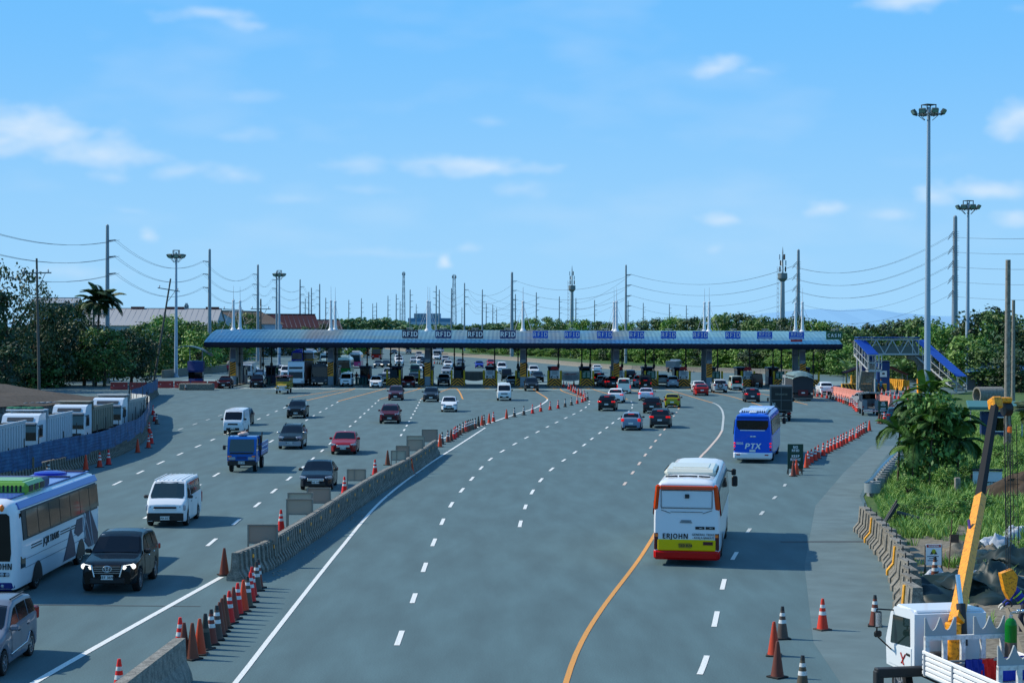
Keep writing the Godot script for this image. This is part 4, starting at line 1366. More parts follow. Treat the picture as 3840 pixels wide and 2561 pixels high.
func build_footbridge() -> void:
	var z := -234.0
	var at: Vector3 = V3(55.01, 0.0, -236.7)
	var o := base("footbridge", "white truss footbridge with blue roof and covered stairs beside the plaza", "footbridge", at)
	var white: StandardMaterial3D = col(Color(0.66, 0.68, 0.68), 0.6)
	var blue: StandardMaterial3D = col(Color(0.10, 0.30, 0.66), 0.5)
	var x0 := -8.8
	var x1 := -0.5
	var yb := 5.2
	var yt := 7.15
	for s in [-1.0, 1.0]:
		var t := Shape.new()
		t.box(V3((x0 + x1) / 2, yb, s), V3(x1 - x0, 0.22, 0.16))
		t.box(V3((x0 + x1) / 2, yt, s), V3(x1 - x0, 0.16, 0.16))
		var bays := 7
		for i in bays:
			var xa := x0 + 0.4 + (x1 - x0 - 0.8) * i / bays
			var xb := x0 + 0.4 + (x1 - x0 - 0.8) * (i + 1) / bays
			t.tube(V3(xa, yt if i % 2 == 0 else yb, s), V3(xb, yb if i % 2 == 0 else yt, s), 0.085, 0.085, 6)
		for x in [x0 + 0.1, x0 + 0.8, x1 - 0.9, x1 - 0.1]:
			t.box(V3(x, (yb + yt) / 2, s), V3(0.12, yt - yb, 0.12))
		part("truss", t, white, o)
		var scr := Shape.new()
		scr.box(V3((x0 + x1) / 2, yb + 0.6, s * 0.96), V3(x1 - x0, 1.0, 0.02))
		part("mesh_panel", scr, col(Color(0.34, 0.38, 0.36), 0.8), o)
	var dk := Shape.new()
	dk.box(V3((x0 + x1) / 2, yb - 0.05, 0), V3(x1 - x0, 0.18, 1.9))
	part("deck", dk, mats.concrete, o)
	var rf := Shape.new()
	for i in 24: rf.box(V3(x0 + 0.2 + i * (x1 - x0) / 24.0, yt + 0.28, 0), V3((x1 - x0) / 24.0 - 0.05, 0.07, 2.7))
	part("roof", rf, blue, o)
	# pier with a cantilever head
	var pier := Shape.new()
	pier.prism(pts([[-0.45, 0], [0.45, 0], [0.45, 4.6], [0.2, 5.05], [-1.9, 5.05], [-1.9, 4.6], [-0.9, 4.3], [-0.45, 3.6]]), 0.9)
	part("pier", pier, mats.concrete, o)
	var hz := Shape.new()
	hz.box(V3(0, 0.95, 0), V3(0.96, 1.9, 0.96))
	var hp := part("hazard_wrap", hz, mats.hazard_yellow, o)
	for i in 3:
		var st := Shape.new()
		st.prism(pts([[-0.48, 0.55 + i * 0.42], [0.48, 0.15 + i * 0.42], [0.48, 0.37 + i * 0.42], [-0.48, 0.77 + i * 0.42]]), 0.02, V3(0, 0.35, 0.49))
		part("stripe", st, mats.hazard_black, hp)
	# covered stairs: one down to the right, one folded back on the left
	var flight := func(a: Vector3, b: Vector3, roof_gap: float) -> void:
		var d := b - a
		var n := 14
		var stp := Shape.new()
		var up := Shape.new()
		var yaw := atan2(-d.z, d.x)
		for i in n:
			var p := a.lerp(b, (i + 0.5) / n)
			stp.box(p, V3(d.length() / n * 1.1, 0.16, 1.7), 0.0, Basis(Vector3.UP, yaw))
			up.box(p + V3(0, roof_gap, 0), V3(d.length() / n * 0.97, 0.1, 1.8), 0.0, Basis(Vector3.UP, yaw) * Basis(Vector3.BACK, atan2(d.y, Vector2(d.x, d.z).length())))
		part("stair_flight", stp, mats.concrete, o)
		part("stair_roof", up, blue, o)
		for s in [-1.0, 1.0]:
			var rl := Shape.new()
			var off := Basis(Vector3.UP, yaw) * V3(0, 0, s * 0.9)
			rl.tube(a + off + V3(0, 1.0, 0), b + off + V3(0, 1.0, 0), 0.05, 0.05, 5)
			rl.tube(a + off, b + off, 0.12, 0.12, 5)
			for i in 6:
				var p := a.lerp(b, i / 5.0) + off
				rl.tube(p, p + V3(0, roof_gap - 0.05, 0), 0.05, 0.05, 5)
			part("railing", rl, white, o)
	flight.call(V3(-0.2, 5.1, -0.2), V3(3.8, 0.4, 6.5), 2.0)
	flight.call(V3(-8.5, 5.1, 1.0), V3(-7.2, 3.2, 3.6), 2.0)
	flight.call(V3(-7.6, 3.0, 2.6), V3(-7.2, 0.2, -1.6), 2.1)
	var cage := Shape.new()
	for x in [-7.9, -7.05, -6.2]:
		for zz in [2.6, 4.2]: cage.box(V3(x, 4.1, zz), V3(0.1, 2.0, 0.1))
	for y in [3.15, 4.1, 5.1]:
		for zz in [2.6, 4.2]: cage.box(V3(-7.05, y, zz), V3(1.8, 0.1, 0.1))
	cage.box(V3(-7.05, 3.0, 3.4), V3(1.9, 0.16, 1.8))
	part("landing", cage, white, o)
	for q in [V3(-6.9, 0, 3.4), V3(-8.6, 0, 0), V3(-8.0, 0, -1.0)]:
		var ps := Shape.new()
		ps.tube(q, q + V3(0, 3.0 if q.z > 1 else 5.1, 0), 0.13, 0.13, 8)
		part("support_post", ps, white, o)


# ------------------------------------------------------------------ cars: a shell swept along the length; front towards +z, left towards +x
# s runs from the front bumper to the tail. top: roofline in side view, belt: lower edge of the side glass.
const CARS := {
	"sedan": {"L": 4.45, "W": 1.75, "fo": 0.86, "wb": 2.62, "r": 0.31, "gc": 0.20, "tum": 0.34, "nose": 0.24, "tail": 0.20,
		"top": [[0, 0.62], [0.05, 0.72], [0.35, 0.83], [1.15, 0.97], [1.30, 1.01], [2.05, 1.42], [2.5, 1.48], [3.0, 1.46], [3.35, 1.36], [3.92, 1.07], [4.3, 1.05], [4.42, 0.95], [4.45, 0.6]], "belt": [[1.2, 0.97], [3.95, 1.05], [4.4, 1.02]],
		"ws": [1.32, 2.05], "rw": [3.22, 3.9], "win": [[1.55, 2.42, 2.2, 2.42], [2.5, 3.5, 2.5, 3.2]], "doors": [[1.62, 2.46], [2.48, 3.3]], "hl": [0.66, 0.70, 0.42, 0.17], "gr": [0.60, 0.9, 0.16], "tl": [0.68, 0.86, 0.36, 0.20], "plate": 0.48, "rplate": 0.72},
	"hatch": {"L": 3.8, "W": 1.67, "fo": 0.78, "wb": 2.45, "r": 0.30, "gc": 0.20, "tum": 0.36, "nose": 0.26, "tail": 0.16,
		"top": [[0, 0.58], [0.05, 0.70], [0.3, 0.84], [0.85, 0.99], [1.0, 1.03], [1.75, 1.45], [2.2, 1.52], [2.9, 1.50], [3.3, 1.42], [3.66, 1.08], [3.76, 1.0], [3.8, 0.55]], "belt": [[0.9, 0.98], [3.7, 1.07]],
		"ws": [1.02, 1.78], "rw": [3.3, 3.62], "win": [[1.25, 2.1, 1.9, 2.1], [2.18, 3.15, 2.18, 2.95]], "doors": [[1.3, 2.13], [2.15, 2.95]], "hl": [0.60, 0.74, 0.42, 0.22], "gr": [0.66, 0.6, 0.10], "tl": [0.68, 0.90, 0.26, 0.26], "plate": 0.5, "rplate": 0.62},
	"suv": {"L": 4.75, "W": 1.86, "fo": 0.93, "wb": 2.75, "r": 0.38, "gc": 0.30, "tum": 0.30, "nose": 0.18, "tail": 0.13,
		"top": [[0, 0.78], [0.04, 0.95], [0.3, 1.05], [1.25, 1.17], [1.4, 1.20], [2.1, 1.70], [2.5, 1.81], [3.3, 1.82], [4.1, 1.74], [4.35, 1.62], [4.62, 1.18], [4.72, 1.05], [4.75, 0.65]], "belt": [[1.3, 1.14], [4.7, 1.2]],
		"ws": [1.42, 2.2], "rw": [4.32, 4.6], "win": [[1.75, 2.55, 2.32, 2.55], [2.62, 3.45, 2.62, 3.45], [3.55, 4.4, 3.55, 4.1]], "doors": [[1.72, 2.58], [2.6, 3.48]], "hl": [0.66, 0.90, 0.46, 0.17], "gr": [0.82, 0.9, 0.3], "tl": [0.74, 1.05, 0.34, 0.2], "plate": 0.58, "rplate": 0.88},
	"crossover": {"L": 4.35, "W": 1.80, "fo": 0.86, "wb": 2.62, "r": 0.35, "gc": 0.26, "tum": 0.34, "nose": 0.22, "tail": 0.16,
		"top": [[0, 0.70], [0.04, 0.88], [0.3, 0.98], [1.05, 1.08], [1.2, 1.12], [1.9, 1.55], [2.35, 1.66], [3.2, 1.66], [3.75, 1.56], [4.2, 1.14], [4.32, 1.02], [4.35, 0.6]], "belt": [[1.1, 1.06], [4.25, 1.14]],
		"ws": [1.22, 1.98], "rw": [3.78, 4.16], "win": [[1.5, 2.3, 2.05, 2.3], [2.38, 3.2, 2.38, 3.2], [3.28, 3.75, 3.28, 3.6]], "doors": [[1.5, 2.34], [2.36, 3.2]], "hl": [0.64, 0.86, 0.44, 0.15], "gr": [0.72, 0.8, 0.26], "tl": [0.70, 0.98, 0.40, 0.16], "plate": 0.52, "rplate": 0.72},
	"mpv": {"L": 4.4, "W": 1.73, "fo": 0.80, "wb": 2.70, "r": 0.32, "gc": 0.22, "tum": 0.28, "nose": 0.24, "tail": 0.12,
		"top": [[0, 0.64], [0.05, 0.80], [0.35, 0.92], [0.95, 1.07], [1.1, 1.11], [1.95, 1.58], [2.4, 1.68], [3.4, 1.68], [3.95, 1.62], [4.22, 1.2], [4.36, 1.05], [4.4, 0.55]], "belt": [[1.0, 1.05], [4.3, 1.12]],
		"ws": [1.12, 2.0], "rw": [3.98, 4.22], "win": [[1.35, 2.3, 2.12, 2.3], [2.38, 3.25, 2.38, 3.25], [3.35, 4.05, 3.35, 3.9]], "doors": [[1.45, 2.33], [2.35, 3.25]], "hl": [0.62, 0.82, 0.42, 0.2], "gr": [0.72, 0.7, 0.2], "tl": [0.70, 1.06, 0.26, 0.34], "plate": 0.48, "rplate": 0.85},
	"van": {"L": 4.85, "W": 1.80, "fo": 0.90, "wb": 2.75, "r": 0.33, "gc": 0.22, "tum": 0.19, "nose": 0.15, "tail": 0.06,
		"top": [[0, 0.75], [0.04, 0.98], [0.28, 1.13], [0.48, 1.22], [1.15, 1.87], [1.4, 1.97], [3.6, 1.98], [4.6, 1.96], [4.72, 1.88], [4.82, 1.3], [4.85, 0.5]], "belt": [[0.4, 1.18], [4.85, 1.22]],
		"ws": [0.5, 1.2], "rw": [4.72, 4.81], "win": [[0.85, 1.7, 1.3, 1.7], [1.85, 3.2, 1.85, 3.2], [3.3, 4.6, 3.3, 4.6]], "doors": [[0.85, 1.76], [1.82, 3.1]], "hl": [0.70, 0.86, 0.32, 0.26], "gr": [0.88, 1.0, 0.09], "tl": [0.80, 0.92, 0.14, 0.5], "plate": 0.42, "rplate": 0.75},
	"boxvan": {"L": 4.5, "W": 1.70, "fo": 1.05, "wb": 2.35, "r": 0.31, "gc": 0.30, "tum": 0.10, "nose": 0.10, "tail": 0.03,
		"top": [[0, 0.8], [0.03, 1.02], [0.16, 1.14], [0.75, 1.78], [0.9, 1.86], [0.98, 1.98], [4.44, 2.0], [4.48, 1.9], [4.5, 0.6]], "belt": [[0.15, 1.12], [4.5, 1.14]],
		"ws": [0.2, 0.78], "rw": [4.47, 4.495], "win": [[0.55, 1.3, 0.85, 1.3], [1.5, 2.4, 1.5, 2.4], [2.5, 3.4, 2.5, 3.4], [3.5, 4.3, 3.5, 4.3]], "doors": [[0.5, 1.4]], "hl": [0.64, 0.86, 0.34, 0.2], "gr": [0.86, 0.8, 0.12], "tl": [0.74, 0.85, 0.12, 0.3], "plate": 0.52, "rplate": 0.62},
	"pickup": {"L": 5.2, "W": 1.84, "fo": 0.92, "wb": 3.1, "r": 0.38, "gc": 0.34, "tum": 0.30, "nose": 0.16, "tail": 0.05,
		"top": [[0, 0.82], [0.04, 0.98], [0.3, 1.08], [1.25, 1.18], [1.4, 1.2], [2.05, 1.68], [2.4, 1.78], [3.1, 1.78], [3.45, 1.68], [3.6, 1.15], [5.15, 1.13], [5.18, 1.05], [5.2, 0.6]], "belt": [[1.3, 1.13], [5.2, 1.13]],
		"ws": [1.42, 2.15], "rw": [3.44, 3.58], "win": [[1.75, 2.45, 2.25, 2.45], [2.53, 3.3, 2.53, 3.25]], "doors": [[1.7, 2.48], [2.5, 3.4]], "hl": [0.68, 0.92, 0.42, 0.17], "gr": [0.86, 0.9, 0.28], "tl": [0.84, 0.92, 0.14, 0.34], "plate": 0.6, "rplate": 0.62},
}


func curve_at(p: Array, s: float) -> float:
	if s <= p[0][0]: return p[0][1]
	for i in p.size() - 1:
		if s <= p[i + 1][0]:
			return lerpf(p[i][1], p[i + 1][1], (s - p[i][0]) / maxf(p[i + 1][0] - p[i][0], 1e-4))
	return p[-1][1]


func car_ring(d: Dictionary, s: float) -> Array:   # half section at s: Vector2(half width, y), bottom to crown
	var w: float = d.W * 0.5
	var nose := clampf(1.0 - s / 0.75, 0.0, 1.0)
	var tail := clampf(1.0 - (d.L - s) / 0.55, 0.0, 1.0)
	w *= 1.0 - d.nose * pow(nose, 2.2) - d.tail * pow(tail, 2.2)
	var yt := curve_at(d.top, s)
	var yb: float = d.gc + 0.06 * maxf(nose, tail)
	for c in [d.fo, d.fo + d.wb]:
		var rr: float = d.r + 0.07
		var dx := absf(s - c)
		if dx < rr: yb = maxf(yb, d.r + sqrt(rr * rr - dx * dx) - 0.02)
	var belt := minf(curve_at(d.belt, s), yt - 0.02)
	yb = minf(yb, belt - 0.12)
	var glass := yt - belt > 0.1
	var wr = w - d.tum * maxf(yt - belt, 0.0) - 0.02 if glass else w * 0.86
	var ym := lerpf(yb, belt, 0.55)
	if glass:
		return [Vector2(w * 0.955, yb), Vector2(w * 0.99, yb + 0.07), Vector2(w, ym), Vector2(w * 0.985, belt - 0.04), Vector2(w * 0.955, belt), Vector2(wr, yt - 0.07), Vector2(wr - 0.05, yt - 0.015), Vector2(wr * 0.55, yt + 0.012), Vector2(0, yt + 0.02)]
	return [Vector2(w * 0.955, yb), Vector2(w * 0.99, yb + 0.07), Vector2(w, ym), Vector2(w * 0.985, belt - 0.06), Vector2(w * 0.955, belt - 0.015), Vector2(w * 0.92, yt - 0.005), Vector2(w * 0.84, yt), Vector2(w * 0.5, yt + 0.018), Vector2(0, yt + 0.025)]


func car_body(d: Dictionary) -> ArrayMesh:
	var st := [0.0]
	var cuts := []
	for q in d.top: cuts.append(q[0])
	for c in [d.fo, d.fo + d.wb]:
		for f in [-1.001, -0.99, -0.92, -0.75, -0.5, -0.2, 0.0, 0.2, 0.5, 0.75, 0.92, 0.99, 1.001]: cuts.append(c + f * (d.r + 0.07))
	for f in [0.02, 0.1, 0.2, 0.45, 0.6, 0.75]:
		cuts.append(f)
		cuts.append(d.L - f)
	var k := 0.3
	while k < d.L:
		cuts.append(k)
		k += 0.25
	cuts.append(d.L)
	cuts.sort()
	for q in cuts:
		if q > st[-1] + 0.012 and q <= d.L: st.append(q)
	st[-1] = d.L
	var cols := 17
	var pos := []
	for s in st:
		var half := car_ring(d, s)
		var row := []
		for i in 9: row.append(V3(half[i].x, half[i].y, d.L * 0.5 - s))
		for i in range(7, -1, -1): row.append(V3(-half[i].x, half[i].y, d.L * 0.5 - s))
		pos.append(row)
	var nrm := []
	for i in st.size():
		var r := []
		r.resize(cols)
		r.fill(Vector3.ZERO)
		nrm.append(r)
	for i in st.size() - 1:
		for j in cols - 1:
			var n: Vector3 = (pos[i + 1][j + 1] - pos[i][j]).cross(pos[i][j + 1] - pos[i + 1][j])
			for q in [[i, j], [i + 1, j], [i, j + 1], [i + 1, j + 1]]: nrm[q[0]][q[1]] += n
	var sh := Shape.new()
	for i in st.size() - 1:
		for j in cols - 1:
			sh.squad(pos[i][j], pos[i + 1][j], pos[i + 1][j + 1], pos[i][j + 1], nrm[i][j].normalized(), nrm[i + 1][j].normalized(), nrm[i + 1][j + 1].normalized(), nrm[i][j + 1].normalized())
	if sh.n[0].x < 0.0:
		pass
	for e in [0, st.size() - 1]:   # nose and tail faces
		var z: float = pos[e][0].z
		for j in 8:
			var a: Vector3 = pos[e][j]
			var b: Vector3 = pos[e][j + 1]
			var c: Vector3 = pos[e][15 - j]
			var f: Vector3 = pos[e][16 - j]
			if e == 0: sh.quad(a, b, c, f)
			else: sh.quad(f, c, b, a)
	return sh.mesh()


func body_normal_fix(m: ArrayMesh) -> ArrayMesh:
	return m


func car_side(d: Dictionary, s: float, t: float, side: float, off: float) -> Vector3:   # t: 0 sill, 1 belt, 2 roof edge
	var h := car_ring(d, s)
	var p: Vector2
	if t <= 1.0:
		var ys: float = lerpf(d.gc + 0.1, h[3].y, t)
		p = Vector2(h[2].x if ys < h[2].y else lerpf(h[2].x, h[3].x, (ys - h[2].y) / maxf(h[3].y - h[2].y, 0.01)), ys)
	else:
		p = h[4].lerp(h[5], t - 1.0)
	return V3(side * (p.x + off), p.y, d.L * 0.5 - s)


func car_window(d: Dictionary, w: Array, side: float) -> Shape:
	var sh := Shape.new()
	var n := 4
	for i in n:
		var f0 := float(i) / n
		var f1 := float(i + 1) / n
		var a := car_side(d, lerpf(w[0], w[1], f0), 1.12, side, 0.012)
		var b := car_side(d, lerpf(w[0], w[1], f1), 1.12, side, 0.012)
		var c := car_side(d, lerpf(w[2], w[3], f1), 1.9, side, 0.012)
		var e := car_side(d, lerpf(w[2], w[3], f0), 1.9, side, 0.012)
		if side > 0: sh.quad(a, b, c, e)
		else: sh.quad(b, a, e, c)
	return sh


func car_screen(d: Dictionary, s0: float, s1: float, rear: bool) -> Shape:
	var sh := Shape.new()
	var n := 6
	var row := func(s: float) -> Array:
		var h := car_ring(d, s)
		var e: float = h[6].x - 0.05
		var z: float = d.L * 0.5 - s
		var dy := curve_at(d.top, s + 0.03) - curve_at(d.top, s - 0.03)
		var nn := V3(0, 0.06, dy).normalized() * 0.014
		return [V3(e, h[6].y, z) + nn, V3(e * 0.55, h[7].y, z) + nn, V3(-e * 0.55, h[7].y, z) + nn, V3(-e, h[6].y, z) + nn]
	for i in n:
		var r0: Array = row.call(lerpf(s0, s1, float(i) / n))
		var r1: Array = row.call(lerpf(s0, s1, float(i + 1) / n))
		for j in 3: sh.quad(r0[j], r1[j], r1[j + 1], r0[j + 1])
	return sh


func wheel_meshes() -> Array:
	if not cache.has("tyre"):
		var t := Shape.new()
		t.lathe([[0.62, -0.3], [0.9, -0.34], [1.0, -0.24], [1.0, 0.24], [0.9, 0.34], [0.62, 0.3]], 22, Vector3.RIGHT)
		cache.tyre = t.mesh()
		var r := Shape.new()
		r.lathe([[0.6, 0.30], [0.66, 0.31], [0.66, 0.1], [0.0, 0.04]], 20, Vector3.RIGHT)
		r.lathe([[0.0, -0.04], [0.66, -0.1], [0.66, -0.31], [0.6, -0.30]], 20, Vector3.RIGHT)
		for s in [-1.0, 1.0]:
			for i in 6:
				var a := TAU * i / 6
				r.box(V3(s * 0.2, cos(a) * 0.34, sin(a) * 0.34), V3(0.1, 0.6, 0.13), 0.0, Basis(Vector3.RIGHT, a))
			r.tube(V3(s * 0.1, 0, 0), V3(s * 0.3, 0, 0), 0.14, 0.1, 10)
		cache.rim = r.mesh()
	return [cache.tyre, cache.rim]


func wheel(o: Node3D, at: Vector3, r: float, wide := 1.0, rim_m: Material = null) -> void:
	var m := wheel_meshes()
	var b := Basis.from_scale(V3(r * wide, r, r))
	var t := part("wheel", m[0], mats.rubber, o, at, b)
	part("rim", m[1], rim_m if rim_m else mats.rim, t)


func car(kind: String, label: String, category: String, at: Vector3, yaw: float, c: Color, opt := {}) -> Node3D:
	# at: on the ground midway between the two wheels of the axle nearest the camera
	var d: Dictionary = CARS[kind]
	var away := cos(yaw) < 0.0
	var fwd := V3(sin(yaw), 0, cos(yaw))
	var pos: Vector3 = at + fwd * (d.fo - d.L * 0.5) if not away else at + fwd * (d.L * 0.5 - (d.L - d.fo - d.wb))
	var called: String = opt.get("name", {"sedan": "sedan", "hatch": "hatchback", "suv": "sport_utility_car", "crossover": "crossover_car", "mpv": "people_carrier", "van": "passenger_van", "boxvan": "box_van", "pickup": "pickup_truck"}[kind])
	var o := base(called, label, category, pos, yaw, opt.get("group", "vehicles going away" if away else "vehicles coming towards the camera"))
	var far: bool = opt.get("far", false)
	if not cache.has(kind):
		cache[kind] = car_body(d)
		var ub := Shape.new()
		ub.box(V3(0, d.gc + 0.22, 0), V3(d.W * 0.8, 0.4, d.L * 0.9))
		cache[kind + "under"] = ub.mesh()
		cache[kind + "ws"] = car_screen(d, d.ws[0], d.ws[1], false).mesh()
		cache[kind + "rw"] = car_screen(d, d.rw[0], d.rw[1], true).mesh()
		for i in d.win.size():
			for s in [-1.0, 1.0]: cache["%swin%d%d" % [kind, i, int(s)]] = car_window(d, d.win[i], s).mesh()
		for i in d.doors.size():
			for s in [-1.0, 1.0]:
				var dr := Shape.new()
				var q: Array = d.doors[i]
				for a in 4:
					for b in 3:
						var s0 := lerpf(q[0], q[1], a / 4.0)
						var s1 := lerpf(q[0], q[1], (a + 1) / 4.0)
						var p := [car_side(d, s0, 0.08 + b * 0.3, s, 0.009), car_side(d, s1, 0.08 + b * 0.3, s, 0.009), car_side(d, s1, 0.08 + (b + 1) * 0.3, s, 0.009), car_side(d, s0, 0.08 + (b + 1) * 0.3, s, 0.009)]
						if s > 0: dr.quad(p[0], p[1], p[2], p[3])
						else: dr.quad(p[1], p[0], p[3], p[2])
				cache["%sdoor%d%d" % [kind, i, int(s)]] = dr.mesh()
		var lam := Shape.new()
		lam.box(Vector3.ZERO, V3(d.hl[2], d.hl[3], 0.3), 0.05)
		cache[kind + "hl"] = lam.mesh()
		var tla := Shape.new()
		tla.box(Vector3.ZERO, V3(d.tl[2], d.tl[3], 0.26), 0.03)
		cache[kind + "tl"] = tla.mesh()
		var gri := Shape.new()
		gri.box(Vector3.ZERO, V3(d.gr[1], d.gr[2], 0.06), 0.02)
		cache[kind + "gr"] = gri.mesh()
		var bum := Shape.new()
		bum.box(Vector3.ZERO, V3(d.W * 0.62, 0.2, 0.08), 0.03)
		cache[kind + "bum"] = bum.mesh()
	var pm := paint(c)
	var body := part("body", cache[kind], pm, o)
	part("underbody", cache[kind + "under"], mats.black, o)
	part("windscreen", cache[kind + "ws"], opt.get("glass", mats.glass), o)
	part("rear_window", cache[kind + "rw"], opt.get("glass", mats.glass), o)
	for i in d.win.size():
		for s in [-1, 1]:
			if opt.get("solid_sides", false) and i > 0: continue
			part("side_window", cache["%swin%d%d" % [kind, i, s]], mats.glass, o)
	if not far:
		for i in d.doors.size():
			for s in [-1, 1]:
				var dr := part("door", cache["%sdoor%d%d" % [kind, i, s]], pm, o)
				if not cache.has("handle"):
					var hh := Shape.new()
					hh.box(Vector3.ZERO, V3(0.03, 0.035, 0.17), 0.01)
					cache.handle = hh.mesh()
				part("handle", cache.handle, opt.get("handle", mats.dark), dr, car_side(d, lerpf(d.doors[i][0], d.doors[i][1], 0.82), 0.86, s, 0.02))
	for z in [d.fo, d.fo + d.wb]:
		for s in [-1.0, 1.0]: wheel(o, V3(s * (d.W * 0.5 - 0.11), d.r, d.L * 0.5 - z), d.r, 1.0, opt.get("rim", null))
	var zf: float = d.L * 0.5
	for s in [-1.0, 1.0]:
		part("headlight", cache[kind + "hl"], mats.head_on if opt.get("lights", false) else mats.lens, o, V3(s * d.hl[0], d.hl[1], zf - 0.17 - d.nose * 0.2), Basis(Vector3.UP, s * 0.42) * Basis(Vector3.BACK, s * 0.12))
		part("tail_light", cache[kind + "tl"], mats.tail_on if opt.get("brake", false) else mats.tail, o, V3(s * d.tl[0], d.tl[1], -zf + 0.12 + d.tail * 0.2), Basis(Vector3.UP, -s * 0.3))
	part("grille", cache[kind + "gr"], opt.get("grille", mats.black), o, V3(0, d.gr[0], zf + 0.005))
	part("front_bumper_vent", cache[kind + "bum"], mats.black, o, V3(0, d.gc + 0.16, zf - 0.005))
	part("rear_bumper_trim", cache[kind + "bum"], mats.black, o, V3(0, d.gc + 0.14, -zf + 0.005))
	if not cache.has("plate"):
		var pl := Shape.new()
		pl.box(Vector3.ZERO, V3(0.40, 0.15, 0.02))
		cache.plate = pl.mesh()
		var mi := Shape.new()
		mi.box(Vector3.ZERO, V3(0.22, 0.15, 0.13), 0.04)
		cache.mirror = mi.mesh()
		var br := Shape.new()
		br.box(Vector3.ZERO, V3(0.5, 0.045, 0.05))
		cache.brake = br.mesh()
	var p1 := part("number_plate", cache.plate, mats.plate, o, V3(0, d.plate, zf + 0.045))
	if opt.has("plate"):
		part("plate_lettering", words(opt.plate, 0.09, true, 0.006), mats.black, p1, V3(0, 0, 0.013))
	part("number_plate", cache.plate, mats.plate, o, V3(0, d.rplate, -zf - 0.03))
	var sm: float = d.win[0][0] + 0.02
	for s in [-1.0, 1.0]:
		part("wing_mirror", cache.mirror, opt.get("mirror", pm), o, car_side(d, sm, 1.15, s, 0.13) + V3(0, 0.05, 0))
	if opt.get("brake", false):
		var hs: float = d.rw[0] + 0.02
		part("high_brake_light", cache.brake, mats.tail_on, o, V3(0, curve_at(d.top, hs) + 0.0, zf - hs - 0.03))
	if opt.get("rails", kind in ["suv"]) and not far:
		for s in [-1.0, 1.0]:
			var rl := Shape.new()
			var y: float = curve_at(d.top, d.L * 0.6) + 0.05
			rl.tube(V3(s * d.W * 0.34, y - 0.02, zf - 2.3), V3(s * d.W * 0.34, y - 0.02, zf - d.L + 0.75), 0.025, 0.025, 5)
			part("roof_rail", rl, mats.dark, o)
	return o


func hl(x: float, z: float) -> float:   # heading of the lanes at a place, away from the camera
	if z > -90.0: return PI - 0.16
	if z > -195.0: return PI - 0.135
	return PI - 0.02


